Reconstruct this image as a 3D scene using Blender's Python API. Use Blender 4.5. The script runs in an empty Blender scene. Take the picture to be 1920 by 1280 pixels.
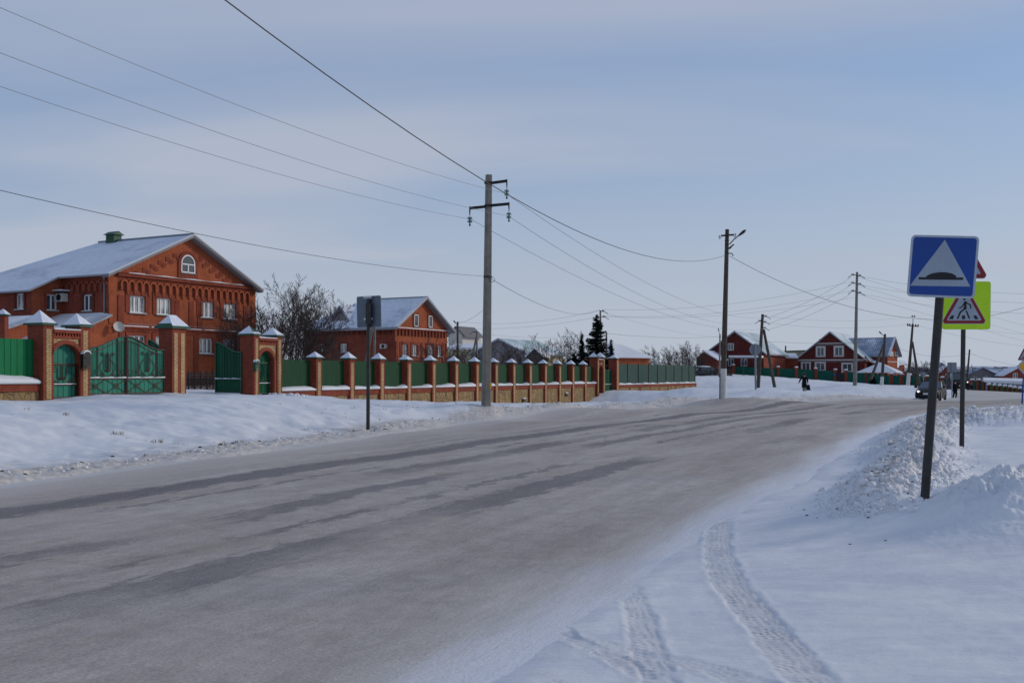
import bpy, bmesh, math, random
import numpy as np
from mathutils import Vector, Matrix
R = math.radians
# ------------------------------------------------------------------ camera, sky, sun
F, CX, HOR, CZ = 1950.0, 960.0, 702.0, 1.7      # focal in pixels of the 1920 wide photograph, eye height
scene = bpy.context.scene
cam_d = bpy.data.cameras.new('camera'); cam = bpy.data.objects.new('camera', cam_d)
scene.collection.objects.link(cam); scene.camera = cam
cam.location = (0, 0, CZ); cam.rotation_euler = (R(90), 0, 0)
cam_d.sensor_width = 36; cam_d.lens = F / 1920 * 36; cam_d.shift_y = (HOR - 640) / 1920
cam_d.clip_start = .1; cam_d.clip_end = 9000
SUN_EL, SUN_AZ = 21, 70                          # azimuth clockwise from the view direction
world = bpy.data.worlds.new('World'); scene.world = world; world.use_nodes = True
wn, wl = world.node_tree.nodes, world.node_tree.links
wn.clear()
w_out = wn.new('ShaderNodeOutputWorld'); w_bg = wn.new('ShaderNodeBackground'); w_bg.inputs[1].default_value = .1
sky = wn.new('ShaderNodeTexSky'); sky.sky_type = 'NISHITA'; sky.sun_disc = False
sky.sun_elevation = R(SUN_EL); sky.sun_rotation = R(SUN_AZ); sky.air_density = 1.0; sky.dust_density = .6; sky.ozone_density = 1.5
tc = wn.new('ShaderNodeTexCoord'); sx = wn.new('ShaderNodeSeparateXYZ'); wl.new(tc.outputs['Generated'], sx.inputs[0])
def wmath(op, a, b=None, c=None):
    n = wn.new('ShaderNodeMath'); n.operation = op
    for i, v in enumerate((a, b, c)):
        if v is None: continue
        if isinstance(v, (int, float)): n.inputs[i].default_value = v
        else: wl.new(v, n.inputs[i])
    return n.outputs[0]
zz = wmath('ADD', wmath('MAXIMUM', sx.outputs[2], 0.0), .16)       # cloud layer seen in perspective
cxy = wn.new('ShaderNodeCombineXYZ')
wl.new(wmath('DIVIDE', sx.outputs[0], zz), cxy.inputs[0]); wl.new(wmath('DIVIDE', sx.outputs[1], zz), cxy.inputs[1])
mp = wn.new('ShaderNodeMapping'); wl.new(cxy.outputs[0], mp.inputs[0]); mp.inputs['Rotation'].default_value = (0, 0, R(-24)); mp.inputs['Scale'].default_value = (.30, .85, 1); mp.inputs['Location'].default_value = (2.35, .75, 0)
cn = wn.new('ShaderNodeTexNoise'); wl.new(mp.outputs[0], cn.inputs[0]); cn.inputs['Scale'].default_value = 1.15; cn.inputs['Detail'].default_value = 7; cn.inputs['Roughness'].default_value = .42; cn.inputs['Distortion'].default_value = .35
cr = wn.new('ShaderNodeValToRGB'); wl.new(cn.outputs[0], cr.inputs[0])
cr.color_ramp.elements[0].position = .38; cr.color_ramp.elements[0].color = (.10,)*3+(1,)
cr.color_ramp.elements[1].position = .60; cr.color_ramp.elements[1].color = (.97,)*3+(1,)
veil = wn.new('ShaderNodeMixRGB'); wl.new(wmath('MINIMUM', wmath('MULTIPLY', wmath('MAXIMUM', sx.outputs[2], 0.0), 2.6), 1.0), veil.inputs[0])
veil.inputs[1].default_value = (4.65, 5.15, 6.0, 1); veil.inputs[2].default_value = (3.95, 4.45, 5.75, 1)
skyb = wn.new('ShaderNodeMixRGB'); skyb.blend_type = 'MIX'; skyb.inputs[0].default_value = .5
wl.new(sky.outputs[0], skyb.inputs[1]); skyb.inputs[2].default_value = (2.3, 3.7, 6.6, 1)
mx = wn.new('ShaderNodeMixRGB'); wl.new(wmath('MAXIMUM', cr.outputs[0], wmath('MINIMUM', wmath('SUBTRACT', 1.15, wmath('MULTIPLY', wmath('MAXIMUM', sx.outputs[2], 0.0), 4.2)), .95)), mx.inputs[0]); wl.new(skyb.outputs[0], mx.inputs[1]); wl.new(veil.outputs[0], mx.inputs[2])
wl.new(mx.outputs[0], w_bg.inputs[0]); wl.new(w_bg.outputs[0], w_out.inputs[0])
sd = bpy.data.lights.new('sun', 'SUN'); sun = bpy.data.objects.new('sun', sd); scene.collection.objects.link(sun)
sd.energy = 1.6; sd.angle = R(10); sd.color = (1, .90, .78)
sv = Vector((math.sin(R(SUN_AZ))*math.cos(R(SUN_EL)), math.cos(R(SUN_AZ))*math.cos(R(SUN_EL)), math.sin(R(SUN_EL))))
sun.rotation_euler = sv.to_track_quat('Z', 'Y').to_euler(); sun.location = (20, 5, 30)
scene.view_settings.view_transform = 'Standard'; scene.view_settings.look = 'None'; scene.view_settings.exposure = 0; scene.view_settings.gamma = 1
C = scene.collection
rnd = random.Random(7)
# ------------------------------------------------------------------ materials
class NT:
    def __init__(s, name, rough=.7, spec=.3, metal=0):
        s.m = bpy.data.materials.new(name); s.m.use_nodes = True; s.t = s.m.node_tree; s.n = s.t.nodes; s.l = s.t.links
        s.b = s.n['Principled BSDF']; s.b.inputs['Roughness'].default_value = rough
        s.b.inputs['Specular IOR Level'].default_value = spec; s.b.inputs['Metallic'].default_value = metal
        s.tc = s.n.new('ShaderNodeTexCoord')
    def put(s, v, sock):
        if isinstance(v, bpy.types.NodeSocket): s.l.new(v, sock)
        else: sock.default_value = v
    def map(s, src, scale=(1,1,1), rot=(0,0,0), loc=(0,0,0)):
        n = s.n.new('ShaderNodeMapping'); s.l.new(src, n.inputs[0]); n.inputs['Scale'].default_value = scale; n.inputs['Rotation'].default_value = rot; n.inputs['Location'].default_value = loc
        return n.outputs[0]
    def noise(s, vec, scale, detail=4, rough=.5, dist=0):
        n = s.n.new('ShaderNodeTexNoise'); s.l.new(vec, n.inputs[0]); n.inputs['Scale'].default_value = scale; n.inputs['Detail'].default_value = detail
        n.inputs['Roughness'].default_value = rough; n.inputs['Distortion'].default_value = dist; return n.outputs[0]
    def ramp(s, f, stops, interp='LINEAR'):
        n = s.n.new('ShaderNodeValToRGB'); s.l.new(f, n.inputs[0]); n.color_ramp.interpolation = interp
        e = n.color_ramp.elements
        while len(e) < len(stops): e.new(.5)
        for i, (p, c) in enumerate(stops): e[i].position = p; e[i].color = (c if isinstance(c, tuple) else (c,)*3) + (1,)
        return n.outputs[0]
    def mix(s, f, a, b, mode='MIX'):
        n = s.n.new('ShaderNodeMixRGB'); n.blend_type = mode
        for i, v in enumerate((f, a, b)):
            if isinstance(v, tuple): v = v + (1,) if len(v) == 3 else v
            s.put(v, n.inputs[i])
        return n.outputs[0]
    def math(s, op, a, b=0.0, c=None, clamp=False):
        n = s.n.new('ShaderNodeMath'); n.operation = op; n.use_clamp = clamp
        for i, v in enumerate((a, b, c)):
            if v is not None: s.put(v, n.inputs[i])
        return n.outputs[0]
    def smooth(s, v, a, b):
        n = s.n.new('ShaderNodeMapRange'); n.interpolation_type = 'SMOOTHSTEP'; s.l.new(v, n.inputs[0]); n.inputs[1].default_value = a; n.inputs[2].default_value = b
        return n.outputs[0]
    def attr(s, name):
        n = s.n.new('ShaderNodeAttribute'); n.attribute_name = name; return n.outputs['Fac']
    def bump(s, h, strength=.4, dist=.02, prev=None):
        n = s.n.new('ShaderNodeBump'); s.put(h, n.inputs['Height']); n.inputs['Strength'].default_value = strength; n.inputs['Distance'].default_value = dist
        if prev is not None: s.l.new(prev, n.inputs['Normal'])
        s.l.new(n.outputs[0], s.b.inputs['Normal']); return n.outputs[0]
    def col(s, v): s.put(v + (1,) if isinstance(v, tuple) and len(v) == 3 else v, s.b.inputs['Base Color'])
def plain(name, c, rough=.6, spec=.3, metal=0, var=.22, scale=6, bump=0):
    k = NT(name, rough, spec, metal); ob = k.tc.outputs['Object']
    n = k.noise(ob, scale, 5, .6); n2 = k.noise(ob, scale*9, 3, .6)
    f = k.math('ADD', k.math('MULTIPLY', n, .7), k.math('MULTIPLY', n2, .3))
    k.col(k.ramp(f, [(.3, tuple(v*(1-var) for v in c)), (.7, tuple(min(1, v*(1+var)) for v in c))]))
    if bump: k.bump(n2, bump, .01)
    return k.m
MAT = {}
def brick_mat(name, c1, c2, mortar, bw=.25, bh=.077, mix_m=.7, blotch=.42, ms=.006):
    k = NT(name, .85, .15); uv = k.tc.outputs['UV']
    b = k.n.new('ShaderNodeTexBrick'); k.l.new(uv, b.inputs[0]); b.inputs['Scale'].default_value = 1
    b.inputs['Color1'].default_value = c1+(1,); b.inputs['Color2'].default_value = c2+(1,)
    b.inputs['Mortar'].default_value = mortar+(1,); b.inputs['Mortar Size'].default_value = ms; b.inputs['Brick Width'].default_value = bw; b.inputs['Row Height'].default_value = bh
    b.inputs['Bias'].default_value = -.1
    n = k.noise(uv, .9, 5, .6); n2 = k.noise(k.map(uv, (3, .6, 1)), 1.6, 4, .6)
    v = k.math('ADD', k.math('MULTIPLY', n, .6), k.math('MULTIPLY', n2, .4))
    sh = k.ramp(v, [(.3, 1-blotch), (.7, 1+blotch*.45)])
    n3 = k.noise(uv, 14, 2, .6)
    k.col(k.mix(k.math('MULTIPLY', n3, .25), k.mix(1.0, b.outputs['Color'], sh, 'MULTIPLY'), tuple(x*.6 for x in c1)))
    k.bump(k.math('SUBTRACT', 1.0, b.outputs['Fac']), .5, .008)
    MAT[name] = k.m
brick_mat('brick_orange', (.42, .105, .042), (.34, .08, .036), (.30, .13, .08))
brick_mat('brick_red', (.29, .060, .032), (.21, .045, .026), (.22, .11, .08))  # red brick; also the shaded walls of orange houses, shade in the colour
brick_mat('brick_dark', (.18, .040, .026), (.145, .033, .022), (.15, .06, .045))  # dark brick; also trim on shaded walls, shade in the colour
brick_mat('brick_maroon', (.135, .026, .022), (.11, .022, .02), (.12, .04, .035))  # maroon plinth brick; also shaded gable fronts, shade in the colour
brick_mat('brick_yellow', (.56, .40, .21), (.48, .33, .16), (.16, .09, .05), bh=.085, ms=.011)
brick_mat('brick_pale', (.42, .36, .22), (.36, .31, .2), (.3, .27, .2))
def stone_mat():
    k = NT('stone', .85, .15); uv = k.tc.outputs['UV']
    w = k.n.new('ShaderNodeMixRGB'); w.inputs[0].default_value = .14; k.l.new(uv, w.inputs[1]); nn = k.n.new('ShaderNodeTexNoise'); nn.inputs['Scale'].default_value = 2.2; k.l.new(uv, nn.inputs[0]); k.l.new(nn.outputs[1], w.inputs[2])
    def vor(feat):
        v = k.n.new('ShaderNodeTexVoronoi'); v.feature = feat; v.inputs['Scale'].default_value = 3.2; k.l.new(k.map(w.outputs[0], (1.1, .95, 1)), v.inputs[0]); return v
    v1, v2 = vor('F1'), vor('DISTANCE_TO_EDGE')
    base = k.ramp(k.math('MULTIPLY', v1.outputs['Color'], 1.0), [(.15, (.27, .17, .075)), (.5, (.36, .25, .12)), (.85, (.24, .17, .095))])
    f = k.noise(uv, 7, 5, .6); base = k.mix(k.math('MULTIPLY', f, .35), base, (.13, .09, .05))
    e = k.smooth(v2.outputs['Distance'], .01, .05)
    k.col(k.mix(e, (.11, .075, .045), base)); k.bump(k.math('MINIMUM', v2.outputs['Distance'], .12), .8, .15); MAT['stone'] = k.m
stone_mat()
def sheet_mat(name, c, pitch=.2, rough=.45, bs=.9):
    k = NT(name, rough+.2, .16); uv = k.tc.outputs['UV']
    s = k.n.new('ShaderNodeSeparateXYZ'); k.l.new(uv, s.inputs[0])
    fr = k.math('PINGPONG', s.outputs[0], pitch/2)
    h = k.smooth(fr, pitch*.12, pitch*.30)
    n = k.noise(k.map(uv, (1, .25, 1)), 2.5, 5, .6)
    cc = k.ramp(n, [(.3, tuple(v*.78 for v in c)), (.7, tuple(v*1.15 for v in c))])
    k.col(cc); k.bump(h, bs, .035); MAT[name] = k.m
sheet_mat('sheet_green', (.008, .16, .058), .26)
sheet_mat('sheet_dark_green', (.007, .050, .019), .2, bs=.3)
sheet_mat('sheet_teal', (.022, .066, .052), .25, bs=.35)
sheet_mat('sheet_far_teal', (.008, .085, .058), .3)
sheet_mat('gate_teal', (.035, .20, .14), .24, .5)
sheet_mat('gate_deep_green', (.004, .075, .034), .24, .5)
sheet_mat('roof_metal', (.30, .36, .37), .35, .4)
sheet_mat('roof_green_metal', (.34, .44, .40), .35, .4)
sheet_mat('roof_blue_metal', (.22, .27, .36), .35, .35)
def snow_mat(name='snow', dirt=False):
    k = NT(name, .62, .25); ob = k.tc.outputs['Object']
    n1 = k.noise(ob, .35, 5, .6); n2 = k.noise(ob, 5, 6, .65); n3 = k.noise(ob, 60, 3, .7)
    base = k.ramp(n1, [(.3, (.67, .69, .725)), (.7, (.745, .755, .775))])
    if dirt:
        d = k.attr('dirt'); n4 = k.noise(ob, 2.2, 7, .72)
        g = k.math('MULTIPLY', k.smooth(k.math('ADD', k.math('MULTIPLY', d, 1.15), k.math('SUBTRACT', n4, .62)), .0, .62), .92)
        dc = k.ramp(k.noise(ob, 9, 5, .7), [(.3, (.36, .31, .26)), (.5, (.57, .52, .46)), (.72, (.74, .72, .69))])
        base = k.mix(g, base, dc)
        sp = k.noise(ob, 26, 3, .6)
        spk = k.math('MULTIPLY', k.smooth(sp, .63, .70), k.smooth(d, .05, .45))
        base = k.mix(k.math('MULTIPLY', spk, .75), base, (.16, .12, .09))
        bl = k.noise(k.map(ob, (1, 2.6, 1), (0, 0, R(-30))), .8, 6, .6); base = k.mix(1.0, base, k.ramp(bl, [(.35, (.89, .90, .925)), (.62, (1.03, 1.02, 1.0))]), 'MULTIPLY')
        pb = k.noise(ob, 11, 5, .75); base = k.mix(k.math('MULTIPLY', k.smooth(pb, .66, .74), .35), base, (.42, .38, .36))
        # wind-blown ripples and tyre treads
        tr = k.attr('track'); tv = k.attr('track_v'); tu = k.attr('track_u')
        tread = k.math('MULTIPLY', k.math('SINE', k.math('ADD', k.math('MULTIPLY', tv, 110.0), k.math('ADD', k.math('MULTIPLY', k.math('ABSOLUTE', tu), 60.0), k.math('MULTIPLY', n2, 9.0)))), .5)
        grv = k.math('SINE', k.math('ADD', k.math('MULTIPLY', tu, 120.0), k.math('MULTIPLY', n2, 8.0)))
        th = k.math('MULTIPLY', k.math('MULTIPLY', k.math('ADD', tread, k.math('MULTIPLY', grv, .35)), k.smooth(n2, .35, .62)), tr)
        base = k.mix(k.math('MULTIPLY', tr, k.math('ADD', .12, k.math('MULTIPLY', n2, .7))), base, (.55, .53, .54))
        w = k.noise(k.map(ob, (1.0, 4.0, 1), (0, 0, R(-38))), 1.6, 6, .62)
        b1 = k.bump(w, .35, .05)
        b2 = k.bump(n2, .28, .035, b1); b3 = k.bump(th, .5, .008, b2); k.bump(n3, .3, .006, b3)
    else:
        k.bump(k.math('ADD', n2, k.math('MULTIPLY', n3, .3)), .35, .05)
    k.col(base); MAT[name] = k.m
snow_mat(); snow_mat('snow_ground', True)
def thin_snow(name, under, cover=.8, pitch=.35):
    # wind-blown snow lying thinly on profiled metal roofing
    k = NT(name, .6, .3); uv = k.tc.outputs['UV']; ob = k.tc.outputs['Object']
    s = k.n.new('ShaderNodeSeparateXYZ'); k.l.new(uv, s.inputs[0])
    fr = k.smooth(k.math('PINGPONG', s.outputs[0], pitch/2), pitch*.05, pitch*.4)
    n = k.noise(ob, .28, 5, .55); n2 = k.noise(ob, 2.5, 5, .6)
    v = k.math('ADD', k.math('ADD', k.math('MULTIPLY', n, .8), k.math('MULTIPLY', n2, .25)), k.math('MULTIPLY', fr, .10))
    g = k.smooth(v, .60-cover*.3, .86-cover*.3)
    sn = k.ramp(n2, [(.3, (.62, .66, .74)), (.7, (.74, .77, .83))])
    k.col(k.mix(g, under, sn)); k.bump(fr, .35, .03); MAT[name] = k.m
thin_snow('roof_snow_grey', (.36, .40, .47), .9); thin_snow('roof_snow_green', (.30, .42, .40), .5); thin_snow('roof_snow_blue', (.20, .25, .34), .25)
thin_snow('snow_cap_thin', (.10, .16, .15), 1.25)
def road_mat():
    k = NT('road_packed', .78, .22); uv = k.tc.outputs['UV']; ob = k.tc.outputs['Object']
    s = k.n.new('ShaderNodeSeparateXYZ'); k.l.new(uv, s.inputs[0]); u, v = s.outputs[0], s.outputs[1]
    st = k.map(uv, (1, .15, 1))
    wob = k.math('MULTIPLY', k.math('SUBTRACT', k.noise(k.map(uv, (.2, .12, 1)), 1.0, 5, .6), .5), 1.2)
    uw = k.math('ADD', u, wob)
    n_long = k.noise(st, 1.1, 9, .66); n_fine = k.noise(k.map(uv, (1, .22, 1)), 8, 8, .72); grain = k.noise(ob, 42, 4, .75); n_pat = k.noise(k.map(uv, (.55, .10, 1)), 1.0, 5, .6)
    base = k.ramp(n_long, [(.28, (.30, .262, .226)), (.45, (.385, .343, .302)), (.6, (.475, .43, .386)), (.75, (.58, .545, .51))])
    base = k.mix(k.math('MULTIPLY', k.smooth(n_fine, .35, .7), .38), base, (.40, .375, .365))
    warm = k.noise(k.map(uv, (.8, .25, 1)), .7, 4, .6); base = k.mix(k.math('MULTIPLY', k.smooth(warm, .45, .7), .32), base, (.34, .26, .215))
    base = k.mix(1.0, base, k.ramp(grain, [(.3, .72), (.72, 1.22)]), 'MULTIPLY'); mot = k.noise(ob, 3.2, 8, .72); base = k.mix(1.0, base, k.ramp(mot, [(.32, .86), (.68, 1.12)]), 'MULTIPLY')
    dark = None
    def streak(u0, w, lo, hi, amt, loc):
        d = k.math('ABSOLUTE', k.math('SUBTRACT', uw, u0))
        edge = k.math('ADD', d, k.math('MULTIPLY', k.math('SUBTRACT', n_fine, .5), 1.1))
        m = k.math('SUBTRACT', 1.0, k.smooth(edge, w*.65, w*1.15))
        p = k.noise(k.map(uv, (.18, .085, 1), (0,0,0), (loc, loc*3.1, 0)), 1.3, 5, .6)
        return k.math('MULTIPLY', k.math('MULTIPLY', m, k.smooth(p, lo, hi)), amt)
    for a in ((0.0, .42, .25, .42, 1.0, 0), (1.75, .32, .42, .56, .85, 3.3), (2.75, .24, .42, .56, .85, 8.1), (4.7, .36, .44, .58, .85, 5.2), (6.2, .25, .52, .62, .5, 11.7), (1.05, .10, .50, .55, .8, 15.3), (3.75, .11, .50, .56, .8, 19.9), (-1.0, .10, .52, .58, .5, 23.0)):
        q = streak(*a); dark = q if dark is None else k.math('MAXIMUM', dark, q)
    asph = k.ramp(grain, [(.35, (.055, .056, .060)), (.58, (.13, .132, .138)), (.74, (.32, .32, .32))])
    base = k.mix(k.math('MULTIPLY', dark, .74), base, asph)
    # edges fade into swept snow
    eL = k.math('SUBTRACT', 1.0, k.smooth(k.math('ADD', k.attr('edge_u'), k.math('MULTIPLY', k.math('SUBTRACT', n_long, .5), 2.0)), -.1, 2.7))
    eR = k.smooth(k.math('ADD', u, k.math('MULTIPLY', k.math('SUBTRACT', n_long, .5), 1.4)), 6.6, 8.6)
    snow = k.ramp(grain, [(.3, (.60, .61, .65)), (.7, (.76, .775, .82))])
    sand = k.ramp(grain, [(.3, (.42, .38, .34)), (.7, (.60, .57, .53))])
    base = k.mix(k.math('MULTIPLY', eL, .85), base, sand); base = k.mix(k.math('MULTIPLY', k.smooth(eL, .85, 1.0), .35), base, snow)
    base = k.mix(k.math('MULTIPLY', k.smooth(eR, .0, .6), .7), base, sand); base = k.mix(k.smooth(eR, .35, 1.0), base, snow)
    mud = k.math('MULTIPLY', k.smooth(k.noise(ob, 1.1, 5, .7), .70, .76), .5); base = k.mix(mud, base, (.16, .09, .045))
    k.col(base)
    b1 = k.bump(n_fine, .5, .03); k.bump(grain, .55, .008, b1); MAT['road'] = k.m
road_mat()
MAT['packed_snow'] = plain('packed_snow', (.50, .47, .445), .85, .15, var=.16, scale=.5, bump=.3)
MAT['concrete'] = plain('concrete', (.20, .19, .17), .85, .2, var=.3, scale=2.5, bump=.4)
MAT['wood_pole'] = plain('wood_pole', (.085, .07, .06), .85, .15, var=.35, scale=4, bump=.4)
MAT['whitewash'] = plain('whitewash', (.62, .62, .60), .8, .2, var=.25, scale=4, bump=.3)
MAT['post_metal'] = plain('post_metal', (.040, .038, .037), .62, .3, var=.35, scale=7, bump=.2)
MAT['iron'] = plain('iron', (.045, .03, .027), .6, .4, var=.4, scale=9)
MAT['iron_red'] = plain('iron_red', (.075, .024, .018), .6, .35, var=.4, scale=9)
MAT['black'] = plain('black', (.012, .012, .013), .5, .3)
MAT['white'] = plain('white', (.72, .73, .74), .5, .4, var=.06)
MAT['offwhite'] = plain('offwhite', (.52, .50, .46), .7, .3, var=.15)
MAT['grey_metal'] = plain('grey_metal', (.20, .235, .27), .5, .5, .3, var=.12, scale=3)
MAT['back_metal'] = plain('back_metal', (.095, .125, .155), .5, .5, .2, var=.16, scale=4)
MAT['grey_roof'] = plain('grey_roof', (.17, .16, .17), .8, .2)
MAT['fascia'] = plain('fascia', (.24, .25, .28), .5, .4, var=.1)
MAT['green_paint'] = plain('green_paint', (.006, .062, .032), .5, .4)
MAT['sign_blue'] = plain('sign_blue', (.004, .052, .27), .42, .4, var=.16, scale=2.5)
MAT['sign_white'] = plain('sign_white', (.30, .35, .42), .45, .4, var=.16, scale=2.5)
MAT['sign_edge'] = plain('sign_edge', (.40, .45, .52), .45, .4, var=.1)
MAT['sign_black'] = plain('sign_black', (.008, .009, .012), .45, .4, var=.05)
MAT['sign_red'] = plain('sign_red', (.22, .005, .012), .42, .4, var=.16, scale=2.5)
def fluo(name, c, e):
    m = plain(name, c, .42, .4, var=.12, scale=2.5); return m
MAT['sign_yellow'] = fluo('sign_yellow', (.46, .74, .008), .1)
MAT['sign_amber'] = plain('sign_amber', (.72, .36, .01), .45, .4, var=.05)
MAT['gloss_black'] = plain('gloss_black', (.008, .009, .011), .5, .15, var=.1)
MAT['car_grey'] = plain('car_grey', (.045, .045, .046), .35, .5, .3, var=.2)
MAT['rubber'] = plain('rubber', (.014, .014, .015), .85, .2)
MAT['alloy'] = plain('alloy', (.22, .22, .24), .4, .5, .6)
MAT['bark'] = plain('bark', (.060, .048, .044), .9, .1, var=.35, scale=8)
MAT['twig'] = plain('twig', (.075, .058, .055), .9, .1, var=.3, scale=3)
MAT['needle'] = plain('needle', (.010, .019, .015), .8, .15, var=.5, scale=3)
MAT['skin'] = plain('skin', (.46, .27, .20), .6, .3)
MAT['cloth_black'] = plain('cloth_black', (.010, .010, .012), .9, .1, var=.4, scale=12)
MAT['cloth_navy'] = plain('cloth_navy', (.012, .014, .024), .9, .1, var=.4, scale=12)
MAT['cloth_grey'] = plain('cloth_grey', (.30, .28, .27), .9, .1, var=.2)
MAT['dry_grass'] = plain('dry_grass', (.16, .12, .08), .9, .1, var=.3)
MAT['debris'] = plain('debris', (.10, .065, .04), .95, .1, var=.5, scale=14)
MAT['clod'] = plain('clod', (.74, .74, .76), .8, .15, var=.16, scale=3, bump=.6)
MAT['cable'] = plain('cable', (.018, .018, .02), .6, .3)
MAT['wire'] = plain('wire', (.16, .17, .19), .5, .3)
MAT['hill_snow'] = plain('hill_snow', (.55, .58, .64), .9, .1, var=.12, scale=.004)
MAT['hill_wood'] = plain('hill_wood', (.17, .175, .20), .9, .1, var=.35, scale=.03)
MAT['yellow_wall'] = plain('yellow_wall', (.50, .42, .26), .85, .15, var=.12, scale=1)
MAT['grey_wall'] = plain('grey_wall', (.22, .20, .20), .85, .15, var=.15, scale=1)
MAT['blue_wall'] = plain('blue_wall', (.19, .22, .27), .8, .2, var=.12, scale=1)
MAT['far_olive'] = plain('far_olive', (.06, .10, .035), .8, .2, var=.2, scale=1)
MAT['curtain'] = plain('curtain', (.50, .48, .42), .9, .1, var=.2, scale=9)
MAT['interior'] = plain('interior', (.035, .03, .028), .9, .1)
def glass_mat():
    k = NT('glass', .08, .5); k.col((.055, .065, .075)); k.b.inputs['Coat Weight'].default_value = .6
    n = k.noise(k.tc.outputs['Object'], .8, 2, .5); k.bump(n, .06, .05); MAT['glass'] = k.m
    k = NT('insulator', .12, .6); k.col((.10, .24, .22)); k.b.inputs['Transmission Weight'].default_value = .35; MAT['insulator'] = k.m
    k = NT('headlamp', .2, .5); k.col((.9, .9, .85)); k.b.inputs['Emission Color'].default_value = (1, .97, .9, 1); k.b.inputs['Emission Strength'].default_value = 1.6; MAT['headlamp'] = k.m
glass_mat()
# ------------------------------------------------------------------ building helpers
ORG = {}
def V(*a): return Vector(a)
def at(px, py, Y): return Vector(((px-CX)/F*Y, Y, CZ+(HOR-py)/F*Y))
def zat(py, Y): return CZ + (HOR-py)/F*Y
class MB:
    def __init__(s): s.v = []; s.f = []; s.m = []; s.mats = []
    def mi(s, mat):
        if mat not in s.mats: s.mats.append(mat)
        return s.mats.index(mat)
    def add(s, vs, fs, mat):
        o = len(s.v); i = s.mi(mat); s.v.extend(tuple(v) for v in vs)
        for f in fs: s.f.append(tuple(o+q for q in f)); s.m.append(i)
        return s
    def box(s, o, a, b, c, mat):               # corner o, edge vectors a b c
        o, a, b, c = Vector(o), Vector(a), Vector(b), Vector(c)
        if a.cross(b).dot(c) < 0: a, b = b, a
        vs = [o, o+a, o+a+b, o+b, o+c, o+a+c, o+a+b+c, o+b+c]
        return s.add(vs, [(3,2,1,0), (4,5,6,7), (0,1,5,4), (1,2,6,5), (2,3,7,6), (3,0,4,7)], mat)
    def cbox(s, c, size, mat, yaw=0):
        M = Matrix.Rotation(yaw, 3, 'Z'); ex, ey = M @ V(size[0],0,0), M @ V(0,size[1],0); ez = V(0,0,size[2])
        return s.box(Vector(c)-ex/2-ey/2-ez/2, ex, ey, ez, mat)
    def prism(s, pts, ext, mat):               # planar polygon (3D points) pushed along ext
        pts = [Vector(p) for p in pts]; ext = Vector(ext); n = len(pts)
        nn = Vector((0,0,0))
        for i in range(n): nn += pts[i].cross(pts[(i+1) % n])
        if nn.dot(ext) > 0: pts = pts[::-1]
        vs = pts+[p+ext for p in pts]
        fs = [tuple(range(n)), tuple(range(2*n-1, n-1, -1))]+[(i, i+n, (i+1) % n+n, (i+1) % n) for i in range(n)]
        return s.add(vs, fs, mat)
    def face(s, pts, mat): return s.add(pts, [tuple(range(len(pts)))], mat)
    def tube(s, pts, r, mat, n=6, cap=True):
        pts = [Vector(p) for p in pts]; k = len(pts); rs = r if isinstance(r, (list, tuple)) else [r]*k
        vs = []; up = None
        for i in range(k):
            t = (pts[min(i+1, k-1)]-pts[max(i-1, 0)])
            if t.length < 1e-9: t = V(0,0,1)
            t.normalize()
            if up is None: up = t.orthogonal().normalized()
            up = (up-t*up.dot(t))
            up = up.normalized() if up.length > 1e-6 else t.orthogonal().normalized()
            w = t.cross(up)
            for j in range(n):
                a = 2*math.pi*j/n; vs.append(pts[i]+(up*math.cos(a)+w*math.sin(a))*rs[i])
        fs = [(i*n+j, i*n+(j+1) % n, (i+1)*n+(j+1) % n, (i+1)*n+j) for i in range(k-1) for j in range(n)]
        if cap: fs += [tuple(range(n-1, -1, -1)), tuple((k-1)*n+j for j in range(n))]
        return s.add(vs, fs, mat)
    def lathe(s, c, prof, mat, n=12, axis=V(0,0,1)):   # prof: (radius, height along axis)
        c = Vector(c); axis = axis.normalized(); u = axis.orthogonal().normalized(); w = axis.cross(u); vs = []
        for r_, h in prof:
            for j in range(n):
                a = 2*math.pi*j/n; vs.append(c+axis*h+(u*math.cos(a)+w*math.sin(a))*r_)
        k = len(prof); fs = [(i*n+j, i*n+(j+1) % n, (i+1)*n+(j+1) % n, (i+1)*n+j) for i in range(k-1) for j in range(n)]
        fs += [tuple(range(n-1, -1, -1)), tuple((k-1)*n+j for j in range(n))]
        return s.add(vs, fs, mat)
    def blob(s, c, r, mat, seed=0, n=8, m=6, jag=.25):
        q = random.Random(seed); c = Vector(c); vs = []; rx, ry, rz = (r, r, r) if not hasattr(r, '__len__') else r
        for i in range(m+1):
            th = math.pi*i/m
            for j in range(n):
                ph = 2*math.pi*j/n; k = 1+q.uniform(-jag, jag)
                vs.append(c+V(rx*math.sin(th)*math.cos(ph)*k, ry*math.sin(th)*math.sin(ph)*k, rz*math.cos(th)*k))
        fs = [(i*n+j, (i+1)*n+j, (i+1)*n+(j+1) % n, i*n+(j+1) % n) for i in range(m) for j in range(n)]
        return s.add(vs, fs, mat)
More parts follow.
